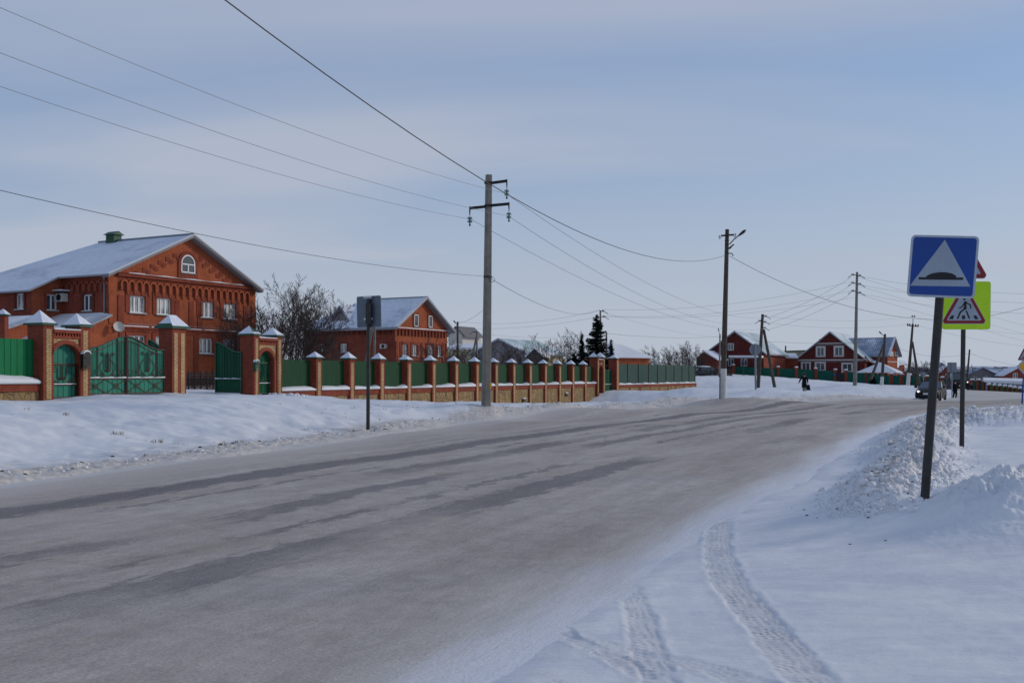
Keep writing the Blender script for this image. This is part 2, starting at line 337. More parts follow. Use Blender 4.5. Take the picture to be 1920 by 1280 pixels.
def mesh_of(name, mb, org=(0,0,0), smooth=False):
    me = bpy.data.meshes.new(name); o = Vector(org)
    me.from_pydata([Vector(v)-o for v in mb.v], [], mb.f)
    for m in mb.mats: me.materials.append(MAT[m])
    me.polygons.foreach_set('material_index', mb.m)
    if smooth: me.polygons.foreach_set('use_smooth', [True]*len(mb.f))
    uvl = me.uv_layers.new(name='UVMap'); data = np.zeros(len(me.loops)*2, dtype=np.float32)
    for p in me.polygons:
        n = p.normal
        if abs(n.z) > .97: t, b = V(1,0,0), V(0,1,0)
        else:
            t = V(0,0,1).cross(n).normalized(); b = n.cross(t)
            if abs(n.z) < .12: b = V(0,0,1)
        for li in p.loop_indices:
            co = Vector(mb.v[me.loops[li].vertex_index]); data[li*2] = co.dot(t); data[li*2+1] = co.dot(b)
    uvl.data.foreach_set('uv', data); me.update(); return me
def thing(name, label, cat, loc=(0,0,0), group=None):
    o = bpy.data.objects.new(name, None); C.objects.link(o); o.location = loc; o.empty_display_size = .3
    o['label'] = label; o['category'] = cat
    if group: o['group'] = group
    ORG[o.name] = Vector(loc); return o
def part(name, mb, parent, label=None, smooth=False):
    o = bpy.data.objects.new(name, mesh_of(name, mb, ORG[parent.name], smooth)); C.objects.link(o); o.parent = parent
    ORG[o.name] = ORG[parent.name]
    if label: o['label'] = label
    return o
def solo(name, mb, label, cat, loc=(0,0,0), group=None, smooth=False, kind=None):
    o = bpy.data.objects.new(name, mesh_of(name, mb, loc, smooth)); C.objects.link(o); o.location = loc
    if label: o['label'] = label
    if cat: o['category'] = cat
    if group: o['group'] = group
    if kind: o['kind'] = kind
    ORG[o.name] = Vector(loc); return o
# ------------------------------------------------------------------ terrain
def _h(ix, iy, s):
    n = (ix.astype(np.int64)*374761393 + iy.astype(np.int64)*668265263 + s*974711) & 0xffffffff
    n = ((n ^ (n >> 13))*1274126177) & 0xffffffff
    return ((n ^ (n >> 16)) & 0xffff)/65535.0*2-1
def vn(x, y, s=0):
    ix, iy = np.floor(x), np.floor(y); fx, fy = x-ix, y-iy
    fx = fx*fx*fx*(fx*(fx*6-15)+10); fy = fy*fy*fy*(fy*(fy*6-15)+10)
    a, b, c, d = _h(ix, iy, s), _h(ix+1, iy, s), _h(ix, iy+1, s), _h(ix+1, iy+1, s)
    return (a*(1-fx)+b*fx)*(1-fy)+(c*(1-fx)+d*fx)*fy
def fbm(x, y, o=4, s=0, g=.5):
    t = 0; a = 1; q = 0
    for i in range(o): t = t+a*vn(x*2**i+i*17.3, y*2**i-i*9.1, s+i); q += a; a *= g
    return t/q
def sstep(x, a, b):
    t = np.clip((x-a)/(b-a), 0, 1); return t*t*(3-2*t)
P0 = V(-9.864, 52, 0); D = V(.3974, .9177, 0); N = V(.9177, -.3974, 0)      # the street line the gates and fence stand on
SP = 52*.0544*1.0897
def spx(px, n=0.0, P=P0, d=D, nn=N):
    c = (px-CX)/F; Q = P+nn*n; return (c*Q.y-Q.x)/(d.x-c*d.y)
def LP(s, n=0.0, z=0.0): return P0+D*s+N*n+V(0, 0, z)
ctrl = []
def cp(x, y, z): ctrl.append((x, y, z))
for k_, prof in ((-9, ((-6,.9),(0,.85),(5,.83),(8.3,.80),(10.3,.5),(12.2,-.02),(14.6,.02),(17,.06))), (-6, ((-6,.9),(0,.83),(5,.83),(8.8,.82),(10.6,.5),(12.5,-.06),(14.8,.04),(17,.08))),
                 (-3.5, ((-8,.9),(0,.83),(5,.82),(9.2,.66),(10.9,.42),(12.8,-.03),(14.8,.08),(17,.08))), (-1.5, ((-8,.9),(0,.81),(5,.55),(9.5,.43),(11.3,.36),(13.0,.26),(15.2,.2),(17,.08))),
                 (0, ((-8,.85),(0,.5),(5,.33),(9.5,.27),(12,.25),(14,.22),(15.5,.18))), (2, ((0,.2),(5,.2),(9,.17),(11.5,.17),(13.6,.17))),
                 (4, ((-6,.6),(0,-.2),(5,-.12),(9,-.05),(12,.02))), (7, ((0,-.75),(4,-.6),(8,-.3),(12,-.1))), (10, ((-6,.3),(0,-1.1),(4,-.9),(8,-.5),(12,-.15))),
                 (12.6, ((0,-1.15),(4,-.8),(8,-.3),(12,.0))), (14.7, ((-5,.2),(0,.1),(3,.12),(8,.3),(12,.38),(16,.2))), (16.5, ((-5,.2),(0,.12),(5,.15),(10,.3),(16,.22))),
                 (19, ((0,-.0),(3,-.02),(8,.3),(13,.4))), (23.5, ((-4,.5),(0,.22),(3,.2),(8,.35)))):
    for n_, z_ in prof: q = LP(k_*SP, n_); cp(q.x, q.y, z_)
for px, py, Y in ((1360, 746, 55), (1300, 727, 88), (1300, 708, 128), (1400, 728, 92), (1400, 711, 130), (1400, 703, 165), (1500, 715, 150), (1508, 738, 95), (1508, 726, 112), (1604, 723, 100), (1604, 741, 88),
                  (1655, 722, 125), (1712, 724, 128), (1690, 724, 160), (1600, 717, 168), (1493, 712, 172), (1745, 751, 78), (1790, 747, 100), (1821, 740, 140), (1850, 738, 132), (1915, 741, 128), (1860, 742, 100), (1416, 731, 77), (1430, 733, 108), (1700, 742, 100), (1350, 700, 178)):
    q = at(px, py, Y); cp(q.x, q.y, q.z)
T1 = [(-26, -35), (-17.2, -14), (-11.4, 0), (-6.2, 12.6), (-3.5, 18.6), (-.77, 24.9), (1.5, 30.1), (5.0, 37.6), (9.1, 45.4), (14.0, 53), (19.8, 60), (27.5, 66.6), (37, 72.5), (50, 78.5), (68, 84), (95, 90), (130, 96)]
def dense(P, k=8):
    P = [np.array(p, float) for p in P]; out = []
    for i in range(len(P)-1):
        p0, p1, p2, p3 = P[max(i-1, 0)], P[i], P[i+1], P[min(i+2, len(P)-1)]
        for j in range(k):
            t = j/k; out.append(.5*((2*p1)+(-p0+p2)*t+(2*p0-5*p1+4*p2-p3)*t*t+(-p0+3*p1-3*p2+p3)*t**3))
    out.append(P[-1]); return np.array(out)
T1d = dense(T1)
def path_uv(x, y, path):
    best = np.full(x.shape, 1e9); u = np.zeros_like(x); v = np.zeros_like(x); acc = 0
    for i in range(len(path)-1):
        a, b = path[i], path[i+1]; d = b-a; L = math.hypot(*d); d = d/L
        rx, ry = x-a[0], y-a[1]; t = np.clip(rx*d[0]+ry*d[1], 0, L)
        ex, ey = rx-d[0]*t, ry-d[1]*t; dd = np.hypot(ex, ey); m = dd < best
        sg = np.where(rx*d[1]-ry*d[0] > 0, 1, -1)
        best = np.where(m, dd, best); u = np.where(m, dd*sg, u); v = np.where(m, acc+t, v); acc += L
    return u, v
def UL(v): return -2.7-2.8*sstep(v, 49, 80)
def UR(v): return 8.3-.8*sstep(v, 75, 100)
for i in range(0, len(T1d)-1, 7):
    a = T1d[i]; d = T1d[i+1]-a; d /= np.hypot(*d); vv = np.hypot(*(T1d[1:i+1]-T1d[:i]).T).sum() if i else 0
    zr = -.004*max(0, a[0]-12)
    if a[0] > 40: zr -= .004*(a[0]-40)
    for u_ in (UL(vv)+.3, 2.5, UR(vv)-.3): cp(a[0]+d[1]*u_, a[1]-d[0]*u_, zr)
for c_ in ((-.93, 40.6, .40), (-3, 43, .36), (-6.5, 41.5, .36), (-3.5, 38.5, .33), (8.43, 19.5, .14), (12, 24, .15), (15, 21, .16), (20, 30, .15), (12, 12, .15), (4.25, 10.7, .38), (3.4, 10.2, .12), (4.6, 8.9, .22), (3.2, 6.2, .06), (6.2, 9.0, .26), (6.0, 13.5, .2), (6.5, 6.5, .14), (10, 2, .1), (3, -3, 0), (25, -10, .1), (30, 20, .1), (40, 45, .0), (26, 42, .05), (60, 60, -.4), (90, 75, -.8),
           (120, 140, -2.2), (80, 190, -1.5), (40, 210, 1.0), (0, 200, 1.5), (-30, 150, 1.2), (-60, 110, 1), (-55, 60, .9), (-32, 50, .9), (-22, 62, .9), (-10, 95, .8), (-14, 80, .8), (10, 130, 1.0), (-60, 20, .6), (-30, 0, .2), (-45, -30, .3), (150, 60, -1.5), (25, 165, 1.6), (100, -30, 0), (70, 10, 0)): cp(*c_)
cA = np.array(ctrl); nC = len(cA)
def _U(r2): return np.where(r2 > 1e-9, .5*r2*np.log(np.maximum(r2, 1e-9)), 0)
SC = 50.0; cX = cA[:, :2]/SC
K = _U(((cX[:, None]-cX[None])**2).sum(-1)) + np.eye(nC)*2e-4
PP = np.c_[np.ones(nC), cX]; A_ = np.zeros((nC+3, nC+3)); A_[:nC, :nC] = K; A_[:nC, nC:] = PP; A_[nC:, :nC] = PP.T
sol = np.linalg.solve(A_, np.r_[cA[:, 2], 0, 0, 0])
def tps(x, y):
    r = np.hypot(x, y); k = np.where(r > 210, 210/np.maximum(r, 1e-6), 1.0); X, Y = x*k/SC, y*k/SC
    out = sol[nC]+sol[nC+1]*X+sol[nC+2]*Y
    for i in range(nC): out = out+sol[i]*_U((X-cX[i, 0])**2+(Y-cX[i, 1])**2)
    out = np.clip(out, -2.5, 2.2)
    return out*(1-sstep(r, 230, 600))+(-2.0)*sstep(r, 230, 600)
SIDE = dense([(29, 64), (35, 76), (43, 93), (56, 120), (75, 150), (100, 180)])
BERM = [  # path, height, half width, roughness
    ([(3.62, 10.7), (4.45, 12.2), (5.45, 14.2), (7.2, 18.6), (9.5, 24.2), (12.8, 31.5), (17.2, 38), (23, 43.5)], .35, .70, .95, .52),
    ([(4.3, 11.0), (5.5, 10.5), (8.4, 10.1)], .37, 1.1, .8, .02),
    ([(14, 33), (18, 34), (23, 36), (30, 40), (40, 47)], .35, 1.7, .9, .35)]
BERMd = [(dense(p), h, w, r_, di) for p, h, w, r_, di in BERM]
TRK = []
for pts, w in (([(1352, 962), (1345, 1020), (1368, 1082), (1418, 1150), (1480, 1225), (1540, 1300)], .145), ([(1172, 1062), (1196, 1130), (1214, 1200), (1236, 1260), (1262, 1320)], .11),
               ([(1008, 1172), (1100, 1190), (1200, 1214), (1330, 1248), (1480, 1300)], .10), ([(1290, 1320), (1180, 1240), (1080, 1185), (1040, 1150)], .07), ([(955, 1238), (1020, 1262), (1110, 1300)], .08)):
    TRK.append((dense([((px-CX)/F*(CZ-.06)*F/(py-HOR), (CZ-.06)*F/(py-HOR)) for px, py in pts], 4), w))
def ground(x, y, full=False):
    x = np.atleast_1d(np.asarray(x, float)); y = np.atleast_1d(np.asarray(y, float))
    z = tps(x, y); r = np.hypot(x, y)
    u, v = path_uv(x, y, T1d); ul, ur = UL(v), UR(v)
    wob = .35*fbm(v*.35, u*0, 3, 5)
    inr = sstep(u, ul-.15+wob, ul+.5+wob)*(1-sstep(u, ur-.5+wob, ur+.15+wob))
    us, vs_ = path_uv(x, y, SIDE); ins = (1-sstep(np.abs(us), 3.0, 3.8))*(vs_ > .01)
    inr = np.maximum(inr, ins)
    near = sstep(-u, -30, 6)*0
    amp = .05+.10*sstep(np.abs(u-2.7), 5.5, 11)
    amp = np.where(u > 8, .035+.03*sstep(u, 9, 14), amp)
    d = amp*fbm(x*.35, y*.35, 4, 1)+.05*fbm(x*1.3, y*1.3, 3, 2)*sstep(np.abs(u-2.7), 6, 9)*np.where(u > 8, .45, 1)
    # wind-carved drift edges on the left bank
    lft = (u < 0)
    fen = (x-P0.x)*N.x+(y-P0.y)*N.y
    cut = np.exp(-((fen-10.2+1.2*fbm(x*.12, y*.12, 2, 9))/1.3)**2)*sstep(-y, -60, -30)
    d = d+np.where(lft, cut*(.14*fbm((x*D.x+y*D.y)*.9, fen*.45, 4, 11)), 0)
    d = d+np.where(u > 6, (.011*fbm(x*2.2+y*1.2, y*5-x*2.4, 4, 15)+.012*np.maximum(0, fbm(x*.9, y*2.4, 3, 16)))*(r < 60), 0)
    # ploughed rubble edge on the left of the road
    edge = np.exp(-((u-ul+.75)/.65)**2)*(u < 3)
    d = d+edge*(.03+.07*fbm(x*1.1, y*1.1, 2, 3)+.09*fbm(x*3.1, y*3.1, 4, 4, .65))
    edge2 = np.exp(-((u-ul+2.4)/1.2)**2)*(u < 3); d = d+edge2*.16*np.abs(fbm(x*.8, y*.8, 3, 14))
    dirt = np.clip(edge*.75+edge2*.15+.75*np.exp(-((u-ul)/.55)**2)*(u < 3)+.18*np.exp(-np.abs(u-ur)/.9)*(u > 4)*(r < 60)+.3*np.exp(-np.abs(u-ur)/.7)*(u > 4)*(r >= 60), 0, 1)
    dirt = dirt+.22*sstep(u, -9, -3)*(u < 0)
    rub = sstep(y, 40, 46)*sstep(x, 3, 10)*(1-.8*sstep(x, 15, 21))*(1-sstep(y, 66, 84))*(u < 0)*np.exp(-((u-ul+2.6)/2.2)**2); d = d+rub*(.12+.34*np.abs(fbm(x*.7, y*.7, 4, 6, .6))); dirt = dirt+rub*.35
    for p, h, w, ro, di in BERMd:
        m = (x > p[:, 0].min()-6) & (x < p[:, 0].max()+6) & (y > p[:, 1].min()-6) & (y < p[:, 1].max()+6)
        if not m.any(): continue
        bu, bv = path_uv(x[m], y[m], p); L = np.hypot(*(p[1:]-p[:-1]).T).sum(); ww = w*(1+.3*vn(bv*.6, bv*0, 8))
        ww = ww*(.42+.58*sstep(bv, 0, 3.2)) if ro > .8 else ww
        sh = np.exp(-np.abs(bu/ww)**2.4)*sstep(bv, -.1, .9)*(1 if h != .37 else 1)
        xx, yy = x[m], y[m]
        rough = .35*fbm(xx*.9, yy*.9, 2, 21)+ro*(.45*fbm(xx*2.4, yy*2.4, 3, 22, .65)+.60*(np.abs(fbm(xx*5, yy*5, 4, 23, .65))-.2)+.36*(np.abs(fbm(xx*15, yy*15, 3, 24, .6))-.2))
        hh = h*(1-.5*np.exp(-bv/1.6)) if h == .35 else h*(.75+.35*vn(bv*.5, bv*0+3, 9))
        add = np.zeros_like(d); add[m] = sh*hh*(1+rough); d = d+add
        ad = np.zeros_like(d); ad[m] = sh*di*(.72+.35*fbm(xx*.8, yy*.8, 3, 30)); dirt = dirt+ad
    z = z+(d+.03)*(1-inr)-.06*inr
    if not full: return z
    tr = np.zeros_like(x); tu = np.zeros_like(x); tv = np.zeros_like(x)
    m = (r < 15) & (y > 0)
    for p, w in TRK:
        a, b = path_uv(x[m], y[m], p); nz = fbm(x[m]*7, y[m]*7, 3, 43); a = a+.035*nz; k = 1-sstep(np.abs(a), w*.75, w*1.1); k = k*sstep(b, .0, .6)*(.85+.5*fbm(x[m]*1.7, y[m]*1.7, 2, 44))
        t_ = tr[m]; sel = k > t_; t_[sel] = k[sel]; tr[m] = t_; q = tu[m]; q[sel] = a[sel]; tu[m] = q; q = tv[m]; q[sel] = b[sel]; tv[m] = q
        zz_ = z[m]; zz_ += (-.007*k+.006*(.6+.9*nz)*np.exp(-((np.abs(a)-w*1.15)/.03)**2)*sstep(b, 0, .3)+k*.010*fbm(x[m]*9, y[m]*9, 3, 41))*sstep(b, 0, 1.2); z[m] = zz_
    return z, np.clip(dirt, 0, 1), tr, tu, tv, u, v
def gz(x, y): return float(ground(x, y)[0])
def build_ground():
    fine = np.radians(np.arange(-31, 31.01, .085)); coarse = np.radians(np.r_[np.arange(33, 180, 6), np.arange(180, 329, 6)])
    ang = np.r_[fine, coarse]; na = len(ang)
    rs = [1.2]
    while rs[-1] < 4.6: rs.append(rs[-1]*1.06)
    while rs[-1] < 10: rs.append(rs[-1]*1.0052)
    while rs[-1] < 34: rs.append(rs[-1]*1.0034)
    while rs[-1] < 210: rs.append(rs[-1]*1.0125)
    while rs[-1] < 4200: rs.append(rs[-1]*1.12)
    rs = np.array(rs); nr = len(rs)
    RR, AA = np.meshgrid(rs, ang, indexing='ij'); x = (RR*np.sin(AA)).ravel(); y = (RR*np.cos(AA)).ravel()
    z, dirt, tr, tu, tv, u, v = ground(x, y, True)
    x = np.r_[x, 0]; y = np.r_[y, 0]; z = np.r_[z, z[:na].mean()]
    co = np.c_[x, y, z].astype(np.float32)
    i, j = np.meshgrid(np.arange(nr-1), np.arange(na), indexing='ij'); jn = (j+1) % na
    q = np.stack([i*na+j, i*na+jn, (i+1)*na+jn, (i+1)*na+j], -1).reshape(-1, 4)[:, ::-1]
    t = np.stack([np.arange(na), np.full(na, nr*na), (np.arange(na)+1) % na], -1)[:, ::-1]
    me = bpy.data.meshes.new('snow_ground'); me.vertices.add(len(co)); me.vertices.foreach_set('co', co.ravel())
    nq, nt = len(q), len(t); me.loops.add(nq*4+nt*3); me.loops.foreach_set('vertex_index', np.r_[q.ravel(), t.ravel()].astype(np.int32))
    me.polygons.add(nq+nt); me.polygons.foreach_set('loop_start', np.r_[np.arange(nq)*4, nq*4+np.arange(nt)*3].astype(np.int32)); me.polygons.foreach_set('loop_total', np.r_[np.full(nq, 4), np.full(nt, 3)].astype(np.int32))
    me.polygons.foreach_set('use_smooth', np.ones(nq+nt, bool)); me.update(calc_edges=True)
    for nm, a in (('dirt', dirt), ('track', tr), ('track_u', tu), ('track_v', tv)):
        at_ = me.attributes.new(nm, 'FLOAT', 'POINT'); at_.data.foreach_set('value', np.r_[a, 0].astype(np.float32))
    me.materials.append(MAT['snow_ground']); me.validate()
    o = bpy.data.objects.new('ground', me); C.objects.link(o); o['kind'] = 'structure'
    o['label'] = 'snow covered ground with ploughed banks beside the road'
build_ground()
def strip(name, path, ulf, urf, label, mat='road', lift=0.0, crown=.03):
    vs = []; L = 0; cols = 34; uvs = []
    for i in range(len(path)):
        d = path[min(i+1, len(path)-1)]-path[max(i-1, 0)]; d = d/np.hypot(*d)
        if i: L += float(np.hypot(*(path[i]-path[i-1])))
        a, b = ulf(L)-.9, urf(L)+.9
        for j in range(cols):
            u = a+(b-a)*j/(cols-1); vs.append((path[i][0]+d[1]*u, path[i][1]-d[0]*u)); uvs.append((u, L))
    vs = np.array(vs); uvs = np.array(uvs); z = tps(vs[:, 0], vs[:, 1])
    uu, ll = uvs[:, 0], uvs[:, 1]; mid = (ulf(ll)+urf(ll))/2; hw = (urf(ll)-ulf(ll))/2
    z = z+lift+crown*(1-((uu-mid)/hw)**2)+.008*fbm(vs[:, 0]*.7, vs[:, 1]*.7, 3, 51)
    me = bpy.data.meshes.new(name); fs = [(i*cols+j, i*cols+j+1, (i+1)*cols+j+1, (i+1)*cols+j) for i in range(len(path)-1) for j in range(cols-1)]
    me.from_pydata([(a[0], a[1], b) for a, b in zip(vs, z)], [], fs); me.polygons.foreach_set('use_smooth', [True]*len(fs))
    uvl = me.uv_layers.new(name='UVMap'); idx = np.zeros(len(me.loops), np.int32); me.loops.foreach_get('vertex_index', idx); uvl.data.foreach_set('uv', uvs[idx].astype(np.float32).ravel())
    me.materials.append(MAT[mat]); me.update(); at_ = me.attributes.new('edge_u', 'FLOAT', 'POINT'); at_.data.foreach_set('value', (uu-ulf(ll)).astype(np.float32))
    o = bpy.data.objects.new(name, me); C.objects.link(o); o['kind'] = 'structure'; o['label'] = label
strip('road', dense(T1, 24), UL, UR, 'curving road of sanded packed snow with dark tyre tracks')
strip('side_road', np.array([p for p in dense([(29, 64), (35, 76), (43, 93), (56, 120), (75, 150), (100, 180)], 10)]), lambda L: L*0-3.6, lambda L: L*0+3.6, 'snowy side road leading off to the right', 'packed_snow', lift=-.02)
# ------------------------------------------------------------------ gates and fence along the street line
def cap(mb_, mbs, c, w, d, z, h, ridge=0.0, ex=D, ey=N, metal='green_paint'):
    # pyramidal metal cap with snow on it; ridge > 0 gives a hipped cap
    c = Vector(c); c.z = z
    def ring(ww, dd, zz): return [c+ex*(sx*ww/2)+ey*(sy*dd/2)+V(0,0,zz) for sx, sy in ((-1,-1), (1,-1), (1,1), (-1,1))]
    mb_.prism(ring(w, d, 0), V(0,0,.055), metal)
    def pyr(mb, ww, dd, z0, hh, mat):
        b = ring(ww, dd, z0)
        if ridge > 0: t = [c-ex*ridge/2+V(0,0,z0+hh), c+ex*ridge/2+V(0,0,z0+hh)]; mb.add(b+t, [(3,2,1,0), (0,1,5,4), (2,3,4,5), (1,2,5), (3,0,4)], mat)
        else: mb.add(b+[c+V(0,0,z0+hh)]+(0*[0]) if mat == metal else b+[c+V(rnd.uniform(-.04,.04), rnd.uniform(-.04,.04), z0+hh*rnd.uniform(.93, 1.12))], [(3,2,1,0), (0,1,4), (1,2,4), (2,3,4), (3,0,4)], mat)
    pyr(mb_, w, d, .055, h, metal); pyr(mbs, w*.95, d*.95, .075, h*1.06, 'snow_cap_thin')
def brick_pillar(parent, s0, s1, n0, n1, z0, z1, caph=.3, ridge=0, insets=1, zi0=None, over=.07):
    m = MB(); o = LP(s0, n0, z0); m.box(o, D*(s1-s0), N*(n1-n0), V(0,0,z1-z0), 'brick_red')
    p = part('pillar', m, parent)
    m = MB(); w = s1-s0
    for i in range(insets):
        a = s0+w*(i+.5)/insets; iw = w/insets*.25
        m.box(LP(a-iw, n1-.01, (zi0 if zi0 is not None else z0)), D*2*iw, N*.022, V(0,0,z1-.18-(zi0 if zi0 is not None else z0)), 'brick_yellow')
    part('brick_inset', m, p)
    mc, ms = MB(), MB(); cap(mc, ms, LP((s0+s1)/2, (n0+n1)/2), w+2*over, (n1-n0)+2*over, z1, caph, ridge)
    part('cap', mc, p); part('snow_cap', ms, p); return p
def bulge_snow(mb, s0, s1, n0, n1, z, h, seed=0, kick=0):
    q = random.Random(seed); n = 12; rows = []
    for i in range(n+1):
        t = i/n; s = s0+(s1-s0)*t; e = min(1, min(t, 1-t)*7)**.5; hh = h*(.7+.3*e)+q.uniform(-.008, .008)+.05*math.sin(t*2.3+seed)*e + kick*max(0, t-.72)**1.3*4
        rows.append([LP(s, n0, z), LP(s, n0, z+hh*1.15), LP(s, n0+(n1-n0)*.55, z+hh), LP(s, n1-.02, z+hh*.62), LP(s, n1+.02, z+hh*.18), LP(s, n1, z)])
    vs = [v for r_ in rows for v in r_]; k = 6
    fs = [(i*k+j, i*k+(j+1) % k, (i+1)*k+(j+1) % k, (i+1)*k+j) for i in range(n) for j in range(k)]+[tuple(range(k-1, -1, -1)), tuple(n*k+j for j in range(k))]
    mb.add(vs, fs, 'snow')
def arch_gate(name, label, s0, s1, pw, open_c, open_w, zb, zc, z_top, z_spring, door_mat, caph, door_open=False):
    """brick gateway: two capped pillars, yellow brick front, round arch with a red ring, recessed door"""
    base = LP((s0+s1)/2, 0, zb); t = thing(name, label, 'gateway', base); n0, n1 = -.38, .28
    for a in (s0, s1-pw): 
        m = MB(); m.box(LP(a, n0-.04, zb-.3), D*pw, N*(n1-n0+.1), V(0,0,zc-zb+.3), 'brick_red'); p = part('pillar', m, t)
        m = MB(); m.box(LP(a+pw*.26, n1+.05, zb), D*(pw*.48), N*.022, V(0,0,zc-zb-.14), 'brick_yellow'); part('brick_inset', m, p)
        mc, ms = MB(), MB(); cap(mc, ms, LP(a+pw/2, (n0+n1)/2), pw+.2, n1-n0+.28, zc, caph); part('cap', mc, p); part('snow_cap', ms, p)
    r_ = open_w/2; L, Rr = s0+pw, s1-pw; segs = 14
    arch = [(open_c-r_*math.cos(math.pi*i/segs), z_spring+r_*math.sin(math.pi*i/segs)) for i in range(segs+1)]
    m = MB()
    def wall(nf, nb, mat, za, zt):
        m.box(LP(L, nb, za), D*(open_c-r_-L), N*(nf-nb), V(0,0,z_spring-za), mat); m.box(LP(open_c+r_, nb, za), D*(Rr-open_c-r_), N*(nf-nb), V(0,0,z_spring-za), mat)
        out = []
        for i, (s, z) in enumerate(arch): out.append(L+(Rr-L)*i/segs)
        for i in range(segs):
            (sa, z1), (sb, z2) = arch[i], arch[i+1]; oa, ob = out[i], out[i+1]
            vs = [LP(sa, nf, z1), LP(sb, nf, z2), LP(ob, nf, zt), LP(oa, nf, zt), LP(sa, nb, z1), LP(sb, nb, z2), LP(ob, nb, zt), LP(oa, nb, zt)]
            m.add(vs, [(0,1,2,3), (7,6,5,4), (4,5,1,0), (3,2,6,7)], mat)
        m.add([LP(L, nf, z_spring), LP(arch[0][0], nf, z_spring), LP(L, nf, zt), LP(Rr, nf, z_spring), LP(arch[-1][0], nf, z_spring), LP(Rr, nf, zt)], [(0,1,2), (3,5,4)], mat)
    wall(n1-.02, n0, 'brick_red', zb-.3, z_top)
    w = part('wall', m, t); m = MB()
    wall(n1, n1-.02, 'brick_yellow', zb-.3, z_top-.30); part('brick_facing', m, w)
    m = MB(); rw = .15; nf = n1+.05                 # red ring and legs
    for sg in (-1, 1):
        a = open_c+sg*r_ if sg > 0 else open_c-r_-rw
        m.box(LP(a, n1-.01, zb-.2), D*rw, N*.07, V(0,0,z_spring-zb+.2), 'brick_red')
    for i in range(segs):
        a0, a1 = math.pi*i/segs, math.pi*(i+1)/segs; P = []
        for a, rr in ((a0, r_), (a1, r_), (a1, r_+rw), (a0, r_+rw)): P.append((open_c-rr*math.cos(a), z_spring+rr*math.sin(a)))
        m.prism([LP(s, n1-.01, z) for s, z in P], N*.07, 'brick_red')
    part('arch_ring', m, w)
    m = MB(); m.box(LP(L, n1-.01, z_top-.30), D*(Rr-L), N*.05, V(0,0,.09), 'brick_red'); m.box(LP(L-.02, n1-.01, z_top-.10), D*(Rr-L+.04), N*.10, V(0,0,.10), 'brick_red')
    q = int((Rr-L)/.13)
    for i in range(q): m.box(LP(L+(Rr-L)*(i+.25)/q, n1-.01, z_top-.21), D*.065, N*.05, V(0,0,.11), 'brick_red')
    part('frieze', m, w); m = MB(); bulge_snow(m, L, Rr, n0, n1+.08, z_top+.005, .12, 3); part('snow_ledge', m, w)
    # door
    dn = .06; m = MB(); arcp = [LP(s, dn, z) for s, z in arch]
    pts = [LP(open_c-r_, dn, zb+.04)]+arcp+[LP(open_c+r_, dn, zb+.04)]
    if door_open:
        m = MB(); m.prism([LP(open_c-r_, dn-.25, zb)]+[LP(s, dn-.25, z) for s, z in arch]+[LP(open_c+r_, dn-.25, zb)], -N*.04, 'gate_deep_green'); d_ = part('door', m, t)  # set-back dark green sheet stands for the dark inside of the open gateway
    else:
        m.prism(pts, -N*.04, door_mat); d_ = part('door', m, t)
        ir = MB(); IR = 'iron_red' if door_mat == 'gate_teal' else 'green_paint'
        def ln(p, q_, r=.018): ir.tube([LP(p[0], dn+.03, p[1]), LP(q_[0], dn+.03, q_[1])], r, IR, 5)
        a, b = open_c-r_+.03, open_c+r_-.03; ln((a, z_spring), (b, z_spring), .03); ln((a, zb+.5), (b, zb+.5), .022); ln((a, zb+.05), (b, zb+.05), .022)
        ir.tube([LP(s*.96+open_c*.04, dn+.03, z) for s, z in arch], .018, IR, 5)
        ln((a, zb), (a, z_spring)); ln((b, zb), (b, z_spring))
        scroll_panel(ir, a, b, zb+.55, z_spring-.05, dn+.03, IR); part('ironwork', ir, d_)
        m = MB(); m.box(LP(a, dn+.02, zb+.52), D*(b-a), N*.05, V(0,0,.03), 'snow'); part('snow_line', m, d_)
    return t
def scroll_panel(ir, a, b, z0, z1, n, IR, fn=None):
    """lyre shaped ironwork of bars and curls between a..b"""
    fn = fn or (lambda s, z: LP(s, n, z)); c = (a+b)/2; w = (b-a)/2; h = z1-z0
    def curve(pts, r=.013): ir.tube([fn(s, z) for s, z in pts], r, IR, 5)
    for sg in (-1, 1):
        curve([(c+sg*w*.28, z0+h*.32), (c+sg*w*.28, z1-h*.06)], .014); curve([(c+sg*w*.05, z0+h*.2), (c+sg*w*.05, z1)], .014)
        curve([(c+sg*w*(.1+.72*math.sin(math.pi*min(1, t)*.93)), z0+h*(.02+.72*t)) for t in [i/12 for i in range(13)]])
        for cs, cz, R0, d0 in ((.55, .92, .20, 1), (.62, .10, .24, -1), (.16, .26, .12, 1)):
            pts = []
            for i in range(15):
                th = i/14*1.6*2*math.pi; rr = R0*w*(1-i/16)
                pts.append((c+sg*(w*cs+rr*math.cos(th)*.9), z0+h*cz+d0*rr*math.sin(th)))
            curve(pts, .011)
